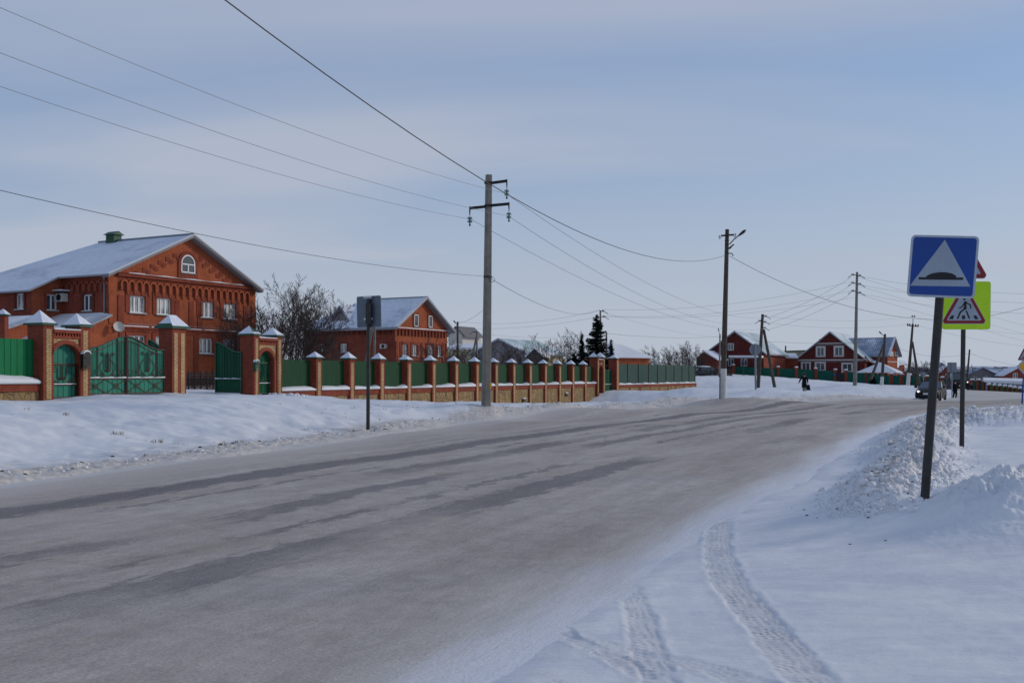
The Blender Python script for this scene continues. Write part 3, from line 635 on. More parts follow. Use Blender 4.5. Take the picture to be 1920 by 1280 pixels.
def gate_leaf(parent, p0, dr, nn, w, zb, zf, mat, IR, panels=True, scroll=True, hem=None, thick=.03):
    """one gate leaf: sheet with a curved top, iron bars, crossed bottom panel. zf(t) is the top height, t=0..1 along dr"""
    def fn(s, z, off=0.0): q = p0+dr*s+nn*off; q = q.copy(); q.z = z; return q
    K = 16; m = MB(); top = [(w*i/K, zf(i/K)) for i in range(K+1)]
    for i in range(K):
        (sa, za), (sb, zb_) = top[i], top[i+1]
        m.add([fn(sa, zb), fn(sb, zb), fn(sb, zb_), fn(sa, za), fn(sa, zb, -thick), fn(sb, zb, -thick), fn(sb, zb_, -thick), fn(sa, za, -thick)], [(0,1,2,3), (7,6,5,4), (3,2,6,7), (4,5,1,0)], mat)
    m.add([fn(0, zb), fn(0, zf(0)), fn(0, zf(0), -thick), fn(0, zb, -thick), fn(w, zb), fn(w, zf(1)), fn(w, zf(1), -thick), fn(w, zb, -thick)], [(0,1,2,3), (7,6,5,4)], mat)
    lf = part('gate_leaf', m, parent); ir = MB(); o = .035
    def ln(pts, r=.018): ir.tube([fn(s, z, o) for s, z in pts], r, IR, 5)
    ln([(0.02, zb), (.02, zf(0))], .035); ln([(w-.02, zb), (w-.02, zf(1))], .035); ln(top, .028); ln([(s, z-.16) for s, z in top], .014)
    hb = zb+.62; ln([(0, hb), (w, hb)], .026); ln([(0, zb+.04), (w, zb+.04)], .026)
    for t in (.30, .78) if scroll else (.33, .66): ln([(w*t, hb), (w*t, zf(t))], .018)
    if scroll:
        scroll_panel(ir, w*.31, w*.77, hb+.05, min(zf(.5), zf(.4))-.28, 0, IR, lambda s, z: fn(s, z, o))
        for a, b in ((0, .3), (.78, 1)):
            for k in range(4): t = a+(b-a)*(k+.5)/4; ln([(w*t, hb+.05), (w*t, zf(t)-.18)], .011)
            for k in range(3): ln([(w*(a+(b-a)*(k+.5)/3)+.03*math.sin(j*1.2), hb+.06+j*.05) for j in range(7)], .010)
        for a, b in ((0, .5), (.5, 1)): ln([(w*a, zb+.06), (w*b, hb-.02)], .013); ln([(w*a, hb-.02), (w*b, zb+.06)], .013)
        for t in (.25, .75): ln([(w*t+.10*math.cos(q*.7), zb+.33+.10*math.sin(q*.7)) for q in range(10)], .011)
    else:
        for k in range(6): t = (k+.5)/6; ln([(w*t, hb), (w*t, zf(t)-.17)], .010)
    part('ironwork', ir, lf); m = MB()
    for i in range(9):
        m.add(*box_pts(fn(w*i/9, hb+.02, 0), dr*(w/9), nn*.07, V(0,0,.022+.012*((i*7) % 3))), 'snow')
    part('snow_line', m, lf); return lf
def box_pts(o, a, b, c):
    if a.cross(b).dot(c) < 0: a, b = b, a
    return [o, o+a, o+a+b, o+b, o+c, o+a+c, o+a+b+c, o+b+c], [(3,2,1,0), (4,5,6,7), (0,1,5,4), (1,2,6,5), (2,3,7,6), (3,0,4,7)]
GN = .30
# green ribbed fence left of the first gateway
def fence_bay(t, s0, s1, zb, z_mid, z_ledge, z_top, seed, mat, kick=.05, band='brick_red', snowh=.13):
    m = MB(); m.box(LP(s0, -.14, z_ledge-.05), D*(s1-s0), N*.03, V(0,0,z_top-z_ledge+.05), mat); part('panel', m, t)
    m = MB(); m.box(LP(s0, -.22, zb), D*(s1-s0), N*.36, V(0,0,z_mid-zb), 'stone'); b = part('base_wall', m, t)
    m = MB(); m.box(LP(s0, -.22, z_mid+.002), D*(s1-s0), N*.42, V(0,0,z_ledge-z_mid-.03), band)
    m.box(LP(s0, -.12, z_ledge-.025), D*(s1-s0), N*.38, V(0,0,.02), 'grey_metal'); part('coping', m, b)
    m = MB(); bulge_snow(m, s0, s1, -.11, .25, z_ledge-.004, snowh, seed, kick); part('snow_ledge', m, b)
s_a0, s_a1 = spx(79, .28), spx(167, .28)
t = thing('brick_fence', 'bright green ribbed metal fence on a stone base, thick snow on its ledge', 'fence', LP(s_a0-3, 0, .83))
fence_bay(t, s_a0-3.2, s_a0-.02, .4, 1.12, 1.40, 2.93, 1, 'sheet_green', 0, snowh=.22)
m = MB(); m.box(LP(s_a0-3.8, -.3, .3), D*.55, N*.6, V(0,0,2.75), 'brick_red'); p_ = part('pillar', m, t)
fence_bay(t, s_a0-7.2, s_a0-3.82, .4, 1.12, 1.40, 2.93, 5, 'sheet_green', 0, snowh=.22)
YA = LP(s_a0).y
arch_gate('brick_gateway', 'larger brick gateway with arched teal door and iron scrolls, black mailbox on it', s_a0, s_a1, .46, (spx(97, .28)+spx(149, .28))/2, 1.46, .83, 3.43, 3.28, 2.06, 'gate_teal', .42)
# closed double gate
g0, g1 = s_a1+.02, spx(306, 0); t = thing('double_gate', 'closed teal double gate with scrolled rusty ironwork and a humped top', 'gate', LP((g0+g1)/2, GN-.35, .85))
gw = (g1-g0); half = gw/2
def hump(t): 
    q = (1-math.cos(math.pi*min(1, max(0, (t-.12)/.88))))/2; return 2.70+.47*q
gate_leaf(t, LP(g0, .02), D, N, half, .93, lambda t: hump(t), 'gate_teal', 'iron_red', hem=(4, 5, 7))
gate_leaf(t, LP(g0+half+.02, .02), D, N, half, .93, lambda t: hump(1-t), 'gate_teal', 'iron_red', hem=(1, 3))
m = MB(); m.tube([LP(g0+half, .07, .9), LP(g0+half, .07, 3.22)], .04, 'iron_red', 6); part('meeting_bar', m, t)
# wide pillar
s2, s3 = spx(323, .28), spx(349, .28)
t = thing('gate_pillar', 'wide red brick gate pillar with two yellow brick strips and hipped snowy cap', 'pillar', LP((s2+s3)/2, 0, .8)); brick_pillar(t, s2, s3, -.42, .28, .5, 3.58, .46, .42, 2, .9, .13)
# second gateway
s4, s5 = spx(474, .28), spx(527, .28)
arch_gate('brick_gateway', 'smaller brick gateway with arched dark green door beside the open gate leaf', s4, s5, .40, (spx(485, .28)+spx(512, .28))/2, 1.12, .78, 3.48, 3.36, 2.24, 'gate_deep_green', .36)
# open leaves of the second pair
H = LP(s4-.04, -.3); e = at(405, 735, 1); 
def swing(name_lab, H, px, w, sgn):
    c = (px-CX)/F; a_ = 1+c*c                       # direction whose far end lands on pixel column px, opening inwards
    # solve |d|=1, (Hx+w dx)/(Hy+w dy)=c
    k0 = (c*H.y-H.x)/w; A, B, Q = 1+c*c, 2*c*k0, k0*k0-1; disc = max(0, B*B-4*A*Q)
    best = None
    for r_ in ((-B+math.sqrt(disc))/(2*A), (-B-math.sqrt(disc))/(2*A)):
        d_ = V(k0+c*r_, r_, 0)
        if best is None or d_.dot(N) < best.dot(N): best = d_
    d_ = best.normalized(); nn = V(-d_.y, d_.x, 0)
    if nn.dot(V(0, -1, 0)) < 0: nn = -nn
    t = thing('open_gate_leaf', name_lab, 'gate', (H.x, H.y, .8)); gate_leaf(t, V(H.x, H.y, 0), d_, nn, w, .86, lambda t: hump(t)+.02, 'gate_deep_green', 'green_paint', scroll=False, hem=(2, 6))
swing('dark green metal gate leaf swung open inwards beside the smaller brick gateway', H, 405, 2.0, 1)
swing('dark green metal gate leaf swung open behind the closed teal gate, only its top showing', LP(s3-.1, -.5), 280, 2.05, -1)
# mailboxes
def mailbox(lab, s, z, mat, hood=True, sc=1.0):
    t = thing('mailbox', lab, 'mailbox', LP(s, .36, z)); m = MB(); w, h, d = .36*sc, .52*sc, .14
    m.prism([LP(s-w/2, .36, z), LP(s+w/2, .36, z), LP(s+w/2, .36, z+h*.72)]+[LP(s+w/2*math.cos(a*math.pi/6), .36, z+h*.72+h*.28*math.sin(a*math.pi/6)) for a in range(1, 6)]+[LP(s-w/2, .36, z+h*.72)], N*d, mat); b = part('box', m, t)
    m = MB(); m.box(LP(s-w*.35, .36+d+.002, z+h*.55), D*w*.7, N*.015, V(0,0,.05), 'black'); m.box(LP(s-w*.6, .34, z-.08), D*w*1.2, N*(d+.03), V(0,0,.05), mat); part('slot', m, b)
    m = MB()
    for i in range(5):
        a0, a1 = math.pi*(.12+i*.15), math.pi*(.12+(i+1)*.15)
        m.prism([LP(s+w/2*1.05*math.cos(a), .36, z+h*.73+h*.30*math.sin(a)+k) for a, k in ((a0, 0), (a1, 0), (a1, .05), (a0, .05))], N*(d+.02), 'snow')
    part('snow_cap', m, t)
mailbox('black arched mailbox with a snowy top on the left gateway', spx(158, .36), 2.0, 'black')
mailbox('small dark green mailbox on the gateway by the open gate leaf', spx(478, .36), 1.95, 'green_paint', sc=.72)
# long fence to the right
t = thing('brick_fence', 'long fence of dark green panels between capped brick pillars on a stone base wall', 'fence', LP(0, 0, .3))
ks = [0, 1, 2, 3, 4, 5, 6, 7, 8, 9, 10, 11, 12, 13]
pxs = [597, 657, 715, 767, 809, 852, 889, 927, 960, 991, 1020, 1047, 1072, 1095]     # street face centre of each pillar
zl, ztp = .93, 2.42; prev = s5+.02; pw = .50; zc = 2.50
for k in ks:
    s = k*SP+.02; brick_pillar(t, s-pw/2, s+pw/2, -.25, .25, -1.6, zc, .28, 0, 1, -1.4, .09)
    fence_bay(t, prev, s-pw/2-.004, -1.6, zl-.30, zl, ztp, k, 'sheet_dark_green', .14 if k else .03); prev = s+pw/2+.004
s6 = 14*SP-.25; fence_bay(t, prev, s6-.01, -1.6, zl-.30, zl, ztp, 21, 'sheet_dark_green', .12)
m = MB(); m.box(LP(9.6*SP, .14, -1.6), D*(4.3*SP), N*.28, V(0,0,.62), 'brick_red'); part('plinth', m, t)
for s_, z_ in ((5.45*SP, -.35), (8.55*SP, -.30), (11.45*SP, -.05)):
    m = MB(); m.box(LP(s_, .14, z_), D*.42, N*.10, V(0,0,.22), 'black'); m.box(LP(s_-.03, .14, z_+.222), D*.48, N*.14, V(0,0,.07), 'snow'); part('vent', m, t)
s7 = spx(1133, .28)
arch_gate('brick_gateway', 'farthest brick gateway at the right end of the long green fence, by the snow mound', s6, s7, .44, (s6+s7)/2, 1.15, .10, 3.18, 3.02, 1.92, 'gate_deep_green', .40, door_open=True)
t = thing('gate_leaf', 'dark green gate with a dipped top between the farthest gateway and brick pillar', 'gate', LP(s7+1.4, -.4, .1))
s8, s9 = spx(1156, .28), spx(1165, .28)
gate_leaf(t, LP(s7+.02, -.25), D, N, s8-s7-.04, .16, lambda t: 2.55-.45*math.sin(math.pi*min(1, t*1.05)*.62), 'gate_deep_green', 'green_paint', scroll=False)
t = thing('gate_pillar', 'red brick pillar with flat snowy top where the plain teal fence begins', 'pillar', LP(s8, 0, .1)); brick_pillar(t, s8, s8+.8, -.5, .28, -.6, 3.15, .3, .3, 1, .1, .06)
# plain teal fence
A, B = V(LP(s8+.8).x, LP(s8+.8).y, 0), V(20.9, 119, 0); dd = (B-A); Lf = dd.length; dd.normalize(); nd = V(dd.y, -dd.x, 0); t = thing('metal_fence', 'plain dark teal sheet fence with dark joint posts on a low stone wall', 'fence', (A.x, A.y, .2))
m = MB(); m.box(A+V(0,0,.86), dd*Lf, nd*.04, V(0,0,1.84), 'sheet_teal'); part('panel', m, t)
edges = [1180-4, 1196, 1215, 1232, 1248, 1263, 1278, 1291, 1302.5]
for px in edges:
    s_ = min(Lf, spx(px, 0, A, dd, nd)); m = MB(); m.box(A+dd*(s_-.04)+nd*.042+V(0,0,.80), dd*.09, nd*.05, V(0,0,1.98), 'black'); part('post', m, t)
m = MB(); m.box(A-nd*.15+V(0,0,-.9), dd*Lf, nd*.34, V(0,0,1.38), 'stone'); b = part('base_wall', m, t)
m = MB(); m.box(A-nd*.15+V(0,0,.482), dd*Lf, nd*.38, V(0,0,.26), 'brick_red')
for px in edges: s_ = min(Lf-.3, spx(px, 0, A, dd, nd)); m.box(A+dd*s_+nd*.185+V(0,0,-.9), dd*.28, nd*.03, V(0,0,1.38), 'brick_red')
part('coping', m, b); m = MB(); K = 40
for i in range(K): h = .12+.04*math.sin(i*1.7)+.03*math.sin(i*.6); m.prism([A+dd*(Lf*i/K)+nd*q_+V(0,0,z_) for q_, z_ in ((.045, .745), (.25, .745), (.20, .745+h*.6), (.05, .745+h))], dd*(Lf/K), 'snow')
part('snow_ledge', m, b)
# black garden railing seen through the open gateway
t = thing('garden_railing', 'low black iron garden railing in the snow before the big house', 'fence', (-18, 57.6, .9)); m = MB()
P_, Q_ = at(330, 0, 56.5), at(412, 0, 59.5); P_.z = Q_.z = 0; dv = (Q_-P_)
for i in range(58):
    q = P_+dv*(i/57); m.tube([q+V(0,0,.8), q+V(0,0,1.78)], .014, 'iron', 4)
    if i % 8 == 0: m.cbox(q+V(0,0,1.3), (.09, .09, 1.15), 'iron')
    if i < 57: m.tube([q+V(.0,0,1.3)+V(dv.x/57*.5+.10*math.cos(a*.8), 0, .18*math.sin(a*.8)) for a in range(9)], .011, 'iron', 4)
for z_ in (.95, 1.08, 1.52, 1.68): m.tube([P_+V(0,0,z_), Q_+V(0,0,z_)], .016, 'iron', 4)
part('rails', m, t); m = MB(); m.box(P_+V(0,.05,.7), dv, V(-.05,.1,0), V(0,0,.2), 'concrete'); part('kerb', m, t)
# ------------------------------------------------------------------ houses
class Wall:
    """vertical wall from P along unit vector e, outward normal n; u metres along, z absolute"""
    def __init__(s, P, e, n): s.P = Vector((P.x, P.y, 0)); s.e = e; s.n = n
    def u(s, px): c = (px-CX)/F; return (c*s.P.y-s.P.x)/(s.e.x-c*s.e.y)
    def z(s, px, py): u = s.u(px); Y = s.P.y+s.e.y*u; return CZ+(HOR-py)/F*Y
    def pt(s, u, z, o=0.0): q = s.P+s.e*u+s.n*o; return V(q.x, q.y, z)
    def rect(s, px0, py0, px1, py1):
        u0, u1 = s.u(px0), s.u(px1); zt = (s.z(px0, py0)+s.z(px1, py0))/2; zb = (s.z(px0, py1)+s.z(px1, py1))/2
        return u0, u1, zb, zt
def wall_mesh(m, w, L, z0, z1, holes, mat, top=None):
    """wall with real rectangular openings, optional gable polygon top [(u,z)...] above z1"""
    us = sorted(set([0, L]+[h[0] for h in holes]+[h[1] for h in holes])); zs = sorted(set([z0, z1]+[h[2] for h in holes if h[2] < z1]+[h[3] for h in holes if h[3] < z1]))
    us = [u for u in us if -1e-6 <= u <= L+1e-6]
    for i in range(len(us)-1):
        for j in range(len(zs)-1):
            uc, zc_ = (us[i]+us[i+1])/2, (zs[j]+zs[j+1])/2
            if any(h[0] < uc < h[1] and h[2] < zc_ < h[3] for h in holes): continue
            m.face([w.pt(us[i], zs[j]), w.pt(us[i+1], zs[j]), w.pt(us[i+1], zs[j+1]), w.pt(us[i], zs[j+1])], mat)
    if top: m.face([w.pt(u, z) for u, z in top], mat)
    for u0, u1, za, zb in holes:                 # reveals
        if zb > z1: continue
        for a, b in (((u0, za), (u1, za)), ((u1, za), (u1, zb)), ((u1, zb), (u0, zb)), ((u0, zb), (u0, za))):
            m.face([w.pt(*a), w.pt(*b), w.pt(*b, -.22), w.pt(*a, -.22)], mat)
def window(parent, w, u0, u1, z0, z1, bars=(.5,), surround=None, curtain=False, proud=-.12, frame='white', sill=True, snow=True, glass='glass', arch=False, tr=None):
    m = MB(); fw = min(.07, (u1-u0)*.12); d = w.e; up = V(0,0,1)
    def bx(a, b, za, zb, o0=proud, o1=proud+.05, mat=frame, mb=None): (mb or m).box(w.pt(a, za, o0), d*(b-a), w.n*(o1-o0), up*(zb-za), mat)
    if arch:
        r_ = (u1-u0)/2; c = (u0+u1)/2; zs = z1-r_; K = 14
        for i in range(K):
            a0, a1 = math.pi*i/K, math.pi*(i+1)/K
            m.prism([w.pt(c-rr*math.cos(a), zs+rr*math.sin(a), proud) for a, rr in ((a0, r_-fw), (a1, r_-fw), (a1, r_), (a0, r_))], w.n*.05, frame)
        bx(u0, u0+fw, z0, zs); bx(u1-fw, u1, z0, zs); bx(u0, u1, z0, z0+fw); bx(u0, u1, z0+(zs-z0)*.9, z0+(zs-z0)*.9+fw); bx(c-fw/2, c+fw/2, z0, zs)
        f = part('window', m, parent); m2 = MB(); m2.face([w.pt(u0, z0, proud+.01), w.pt(u1, z0, proud+.01)]+[w.pt(c+(r_-.01)*math.cos(a*math.pi/K), zs+(r_-.01)*math.sin(a*math.pi/K), proud+.01) for a in range(K+1)], glass); part('glass', m2, f)
    else:
        bx(u0, u0+fw, z0, z1); bx(u1-fw, u1, z0, z1); bx(u0, u1, z0, z0+fw, proud-.002); bx(u0, u1, z1-fw, z1, proud-.002)
        for b in bars: c = u0+(u1-u0)*b; bx(c-fw*.6, c+fw*.6, z0, z1, proud-.001, proud+.052)
        if tr: bx(u0, u1, z0+(z1-z0)*tr, z0+(z1-z0)*tr+fw, proud-.001, proud+.051)
        f = part('window', m, parent); m2 = MB(); m2.face([w.pt(u0+.01, z0+.01, proud+.012), w.pt(u1-.01, z0+.01, proud+.012), w.pt(u1-.01, z1-.01, proud+.012), w.pt(u0+.01, z1-.01, proud+.012)], 'pane_light' if curtain else glass); part('glass', m2, f)
    if surround:
        ms = MB(); sw = surround[1]; mt = surround[0]; o = (.002, .05)
        ms.box(w.pt(u0-sw, z0, o[0]), d*sw, w.n*o[1], up*(z1-z0+sw), mt); ms.box(w.pt(u1, z0, o[0]), d*sw, w.n*o[1], up*(z1-z0+sw), mt); ms.box(w.pt(u0, z1, o[0]), d*(u1-u0), w.n*o[1], up*sw, mt)
        if len(surround) > 2: ms.box(w.pt(u0-sw, z0-sw, o[0]), d*(u1-u0+2*sw), w.n*o[1], up*(sw-.002), mt)
        part('surround', ms, f)
    if sill:
        ms = MB(); ms.box(w.pt(u0-.08, z0-.06, .0), d*(u1-u0+.16), w.n*.12, up*.04, 'grey_wall')
        if snow: ms.box(w.pt(u0-.06, z0-.009, -.05), d*(u1-u0+.12), w.n*.15, up*.03, 'snow')
        part('sill', ms, f)
    return f
k_ = NT('pane_light', .1, .5); s_ = k_.n.new('ShaderNodeSeparateXYZ'); k_.l.new(k_.tc.outputs['UV'], s_.inputs[0])
wv = k_.math('SINE', k_.math('MULTIPLY', s_.outputs[0], 46.0)); nn_ = k_.noise(k_.tc.outputs['UV'], .9, 3, .5)
k_.col(k_.mix(k_.smooth(k_.math('ADD', k_.math('MULTIPLY', wv, .06), nn_), .40, .58), (.16, .18, .18), (.55, .56, .52))); k_.b.inputs['Coat Weight'].default_value = .5; MAT['pane_light'] = k_.m
def gable_roof(parent, P, e1, e2, w, L, ze, za, over=.45, front=.5, thick=.14, mat='roof_snow_grey', snow=None, hip_back=0, extra0=0.0, zx=None, fascia='fascia', cuts=True):
    """ridge runs along e2 above e1*w/2; extra0 lets the u=0 slope run on further"""
    up = V(0,0,1); sl = (za-ze)/(w/2); P = Vector((P.x, P.y, 0)); m = MB()
    def q(a, b, z): v = P+e1*a+e2*b; return V(v.x, v.y, z)
    a0 = -over-extra0; z0 = ze+sl*a0 if zx is None else zx; z1 = ze-sl*over
    for a, z in ((a0, z0), (w+over, z1)):
        lo = [q(a, -front, z), q(w/2, -front, za), q(w/2, L-hip_back, za), q(a, L+(front if hip_back == 0 else over), z)]
        m.prism([v+up*.02 for v in lo], up*thick, mat)
    if hip_back: m.prism([q(a0, L+over, z0+.02), q(w/2, L-hip_back, za+.02), q(w+over, L+over, z1+.02)], up*thick, mat)
    r = part('roof', m, parent)
    m = MB()
    for a, z in ((a0, z0), (w+over, z1)):
        v0, v1 = q(a, -front-.04, z-.0), q(w/2, -front-.04, za+.03); m.prism([v0, v1, v1+up*.26, v0+up*.12], e2*.035, fascia)
        v0, v1 = q(a, -front-.05, z+.165), q(w/2, -front-.05, za+.165); m.prism([v0, v1, v1+up*.05, v0+up*.05], e2*.4, 'snow')
        sg = -1 if a < 0 else 1; m.box(q(a, -front, z-.08), e1*(.03*sg), e2*(L+2*front), up*.2, fascia)
        # underside
        m.prism([q(a, -front, z-.02), q(w/2, -front, za-.02), q(w/2, .0, za-.02), q(a, .0, z-.02)], up*-.03, fascia)
    m.tube([q(w/2, -front-.05, za+.18), q(w/2, L-hip_back, za+.18)], .07, 'grey_metal', 6); part('fascia', m, r)
    return r
E1 = V(.4712, .8820, 0); E2 = V(-.8820, .4712, 0); E1n = V(.8820, -.4712, 0); E2n = -E1
# ---- big house
A = V(-22.5, 58, 0); W1 = 11.9; ZE, ZA = 7.35, 10.05
t = thing('brick_house', 'big two storey orange brick house with arched attic window and green roof vent', 'house', (A.x, A.y, .9))
wf = Wall(A, E1, E1n); wl_ = Wall(A, E2, E2n)
win2 = [wf.rect(242.5, 554.5, 272, 586.5), wf.rect(293, 559, 320.6, 590), wf.rect(375.5, 566, 400, 596), wf.rect(418.5, 570, 442, 598.6)]
win1 = [wf.rect(242, 628, 272, 660), wf.rect(291, 630, 318, 661), wf.rect(372.7, 635, 398, 663.3), wf.rect(417, 636.6, 440, 664)]
zz2 = (sum(a[2] for a in win2)/4, sum(a[3] for a in win2)/4); zz1 = (sum(a[2] for a in win1)/4, sum(a[3] for a in win1)/4)
win2 = [(a[0], a[1])+zz2 for a in win2]; win1 = [(a[0], a[1])+zz1 for a in win1]
m = MB(); wall_mesh(m, wf, W1, .3, ZE, win1+win2, 'brick_orange', [(0, ZE), (W1, ZE), (W1/2, ZA-.02)]); WF = part('front_wall', m, t)
for a in win2: window(t, wf, *a, bars=(.36, .66), surround=('brick_red', .30), curtain=True)
for a in win1: window(t, wf, *a, bars=(.36, .66) if a is not win1[1] else (.5,), surround=('brick_red', .26), curtain=(a is not win1[0]))
au = wf.rect(338.4, 478, 364.3, 512); window(t, wf, *au, arch=True, proud=.03, surround=None, snow=False)
m = MB(); c = (au[0]+au[1])/2; r_ = (au[1]-au[0])/2; zs = au[3]-r_
for i in range(12):
    a0, a1 = math.pi*i/12, math.pi*(i+1)/12; m.prism([wf.pt(c-rr*math.cos(a), zs+rr*math.sin(a), .002) for a, rr in ((a0, r_), (a1, r_), (a1, r_+.22), (a0, r_+.22))], E1n*.07, 'brick_red')
for sg in (0, 1): m.box(wf.pt(au[0]-.22 if not sg else au[1], au[2]-.35, .002), E1*.22, E1n*.07, V(0,0,zs-au[2]+.35), 'brick_red')
m.box(wf.pt(au[0], au[2]-.35, .002), E1*(au[1]-au[0]), E1n*.06, V(0,0,.28), 'brick_red'); part('arch_surround', m, t)
zc1 = wf.z(350, 523)                    # cornice with snow
m = MB(); m.box(wf.pt(.55, zc1-.24, .002), E1*(W1-1.0), E1n*.16, V(0,0,.16), 'brick_red'); m.box(wf.pt(.55, zc1-.075, .002), E1*(W1-1.0), E1n*.20, V(0,0,.03), 'brick_red'); cn_ = part('cornice', m, t)
m = MB()
for i in range(30): h = .05+.018*math.sin(i*.9); m.prism([wf.pt(1.3+i*(W1-2.6)/30, zc1-.044+q, o) for q, o in ((0, .0), (h*1.3, .0), (h, .12), (0, .20))], E1*((W1-2.6)/30), 'snow')
part('snow_ledge', m, cn_)
m = MB(); na = 20; s0_, s1_ = wf.u(224), wf.u(466); zb_ = zc1-.24        # arcaded frieze
pit = (s1_-s0_)/na
for i in range(na):
    cc = s0_+pit*(i+.5); K = 7; r0, r1 = pit*.30, pit*.5
    for j in range(K):
        a0, a1 = math.pi*j/K, math.pi*(j+1)/K; m.prism([wf.pt(cc-rr*math.cos(a), zb_-.42+rr*math.sin(a), .002) for a, rr in ((a0, r0), (a1, r0), (a1, r1), (a0, r1))], E1n*.14, 'brick_orange')
    for sg in (-1, 1): m.box(wf.pt(cc+sg*pit*.40-pit*.10, zb_-.78, .002), E1*(pit*.2), E1n*.14, V(0,0,.36), 'brick_orange')
    m.prism([wf.pt(cc+pit/2-pit*.2, zb_-.78, .002), wf.pt(cc+pit/2+pit*.2, zb_-.78, .002), wf.pt(cc+pit/2, zb_-1.02, .002)], E1n*.10, 'brick_orange')
m.box(wf.pt(s0_-.1, zb_-.80, .0), E1*(s1_-s0_+.2), E1n*.012, V(0,0,.72), 'brick_red'); part('frieze', m, t)
m = MB()                                # pilasters, string courses, decorative attic blocks
for u_ in (.0, .62, W1*.5-1.15, W1*.5+.05, W1*.5+.75, W1-1.15, W1-.42): m.box(wf.pt(u_, 4.55, .002), E1*.40, E1n*.05, V(0,0,zb_-1.08-4.55), 'brick_red' if u_ not in (.0, W1-.42) else 'brick_orange')
for u_ in (.7, W1*.5-.75, W1*.5+.45, W1-1.2): m.box(wf.pt(u_, 1.5, .002), E1*.34, E1n*.045, V(0,0,2.7), 'brick_red')
for z_ in (4.32, 4.12): m.box(wf.pt(.3, z_, .002), E1*(W1-.6), E1n*(.10 if z_ > 4.2 else .05), V(0,0,.12), 'brick_red')
m.box(wf.pt(0, .3, .002), E1*W1, E1n*.07, V(0,0,1.2), 'brick_maroon')
sl = (ZA-ZE)/(W1/2)
for i in range(16):
    for sg in (0, 1):
        u_ = 1.25+i*.29; z_ = ZE+sl*u_-.86+(-.20 if i % 2 else .06)
        if i > 5 and False: continue
        uu = u_ if not sg else W1-u_-.34
        if abs(uu+.17-W1/2) < .75 and z_ < au[3]+.3: continue
        m.box(wf.pt(uu, z_, .002), E1*.285, E1n*.035, V(0,0,.24), 'brick_red')
part('brick_relief', m, t); m = MB()
for i in range(26): m.prism([wf.pt(.5+i*(W1-1)/26, 4.443+q, o) for q, o in ((0, .0), (.06, .0), (.05, .09), (0, .12))], E1*((W1-1)/26*(.98 if i % 5 else .5)), 'snow')
part('snow_line', m, t)
b1 = 3.9; XW = 1.95; ZW = ZE-sl*XW
wl = Wall(A, E2, E2n); lw = [(lambda r: (r[0], r[1], r[2], r[3]))(wl.rect(156, 552, 173, 583))]
lw = [(min(a[0], a[1]), max(a[0], a[1]), a[2], a[3]) for a in lw]
m = MB(); wall_mesh(m, wl, b1, .3, ZE, lw, 'brick_red');  # walls away from the sun: shade put into redder brick
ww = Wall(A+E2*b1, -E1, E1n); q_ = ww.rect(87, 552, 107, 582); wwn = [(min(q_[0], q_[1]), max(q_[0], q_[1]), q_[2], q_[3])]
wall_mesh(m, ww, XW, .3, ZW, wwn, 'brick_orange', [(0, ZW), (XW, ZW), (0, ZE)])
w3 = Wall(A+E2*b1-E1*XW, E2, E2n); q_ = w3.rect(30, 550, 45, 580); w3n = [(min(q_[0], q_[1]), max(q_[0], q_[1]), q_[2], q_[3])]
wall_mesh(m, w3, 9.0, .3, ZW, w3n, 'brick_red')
part('side_wall', m, t); m = MB(); m.face([(A+E1*W1+V(0,0,.3)), (A+E1*W1+V(0,0,ZE)), (A+E1*W1+E2*12+V(0,0,ZE)), (A+E1*W1+E2*12+V(0,0,.3))], 'brick_orange'); part('side_wall', m, t)
for a in lw: window(t, wl, *a, bars=(.5,), surround=('brick_dark', .2))  # darker surrounds on the shaded walls, shade put into the colour
for a in wwn: window(t, ww, *a, bars=(.5,), surround=('brick_red', .14))
for a in w3n: window(t, w3, *a, bars=(.5,), surround=('brick_dark', .16), curtain=True)
m = MB()                                # frieze on the shaded side, its shade put into redder brick
for i in range(8):
    cc = .25+i*.47
    for j in range(6):
        a0, a1 = math.pi*j/6, math.pi*(j+1)/6; m.prism([wl.pt(cc-rr*math.cos(a), ZE-.62+rr*math.sin(a), .002) for a, rr in ((a0, .13), (a1, .13), (a1, .23), (a0, .23))], E2n*.12, 'brick_red')
    m.box(wl.pt(cc+.13, ZE-1.0, .002), E2*.2, E2n*.12, V(0,0,.38), 'brick_red')
part('frieze', m, t)
# roof: main slopes + wing continuation, hipped at the back left
m = MB(); up = V(0,0,1)
def q(a, b, z): v = A+E1*a+E2*b; return V(v.x, v.y, z)
ov = .45; RL = 7.84; hb = 13.2
pl = [q(-ov, -.5, ZE-sl*ov), q(W1/2, -.5, ZA), q(W1/2, RL, ZA), q(-XW-ov, hb, ZW-sl*ov), q(-XW-ov, b1-.35, ZW-sl*ov), q(-ov, b1-.35, ZE-sl*ov)]
m.prism([v+up*.03 for v in pl], up*.09, 'roof_snow_grey')
m.prism([v+up*.03 for v in (q(W1+.2, -.5, ZE-sl*ov), q(W1/2, -.5, ZA), q(W1/2, RL, ZA), q(W1+.2, hb, ZE-sl*ov))], up*.09, 'roof_snow_grey')
m.prism([v+up*.03 for v in (q(-XW-ov, hb, ZW-sl*ov), q(W1/2, RL, ZA), q(W1+.2, hb, ZE-sl*ov))], up*.09, 'roof_snow_grey')
rf = part('roof', m, t); m = MB()
def bar(a, b, h=.11, dirn=E2, th=.035, mat='fascia', dz=.02): m.prism([a+up*dz, b+up*dz, b+up*(dz+h), a+up*(dz+h)], dirn*th, mat)
for a in (-ov, W1+.2):
    bar(q(a, -.54, ZE-sl*ov), q(W1/2, -.54, ZA)); bar(q(a, -.55, ZE-sl*ov), q(W1/2, -.55, ZA), .035, E2, .35, 'snow', .125)
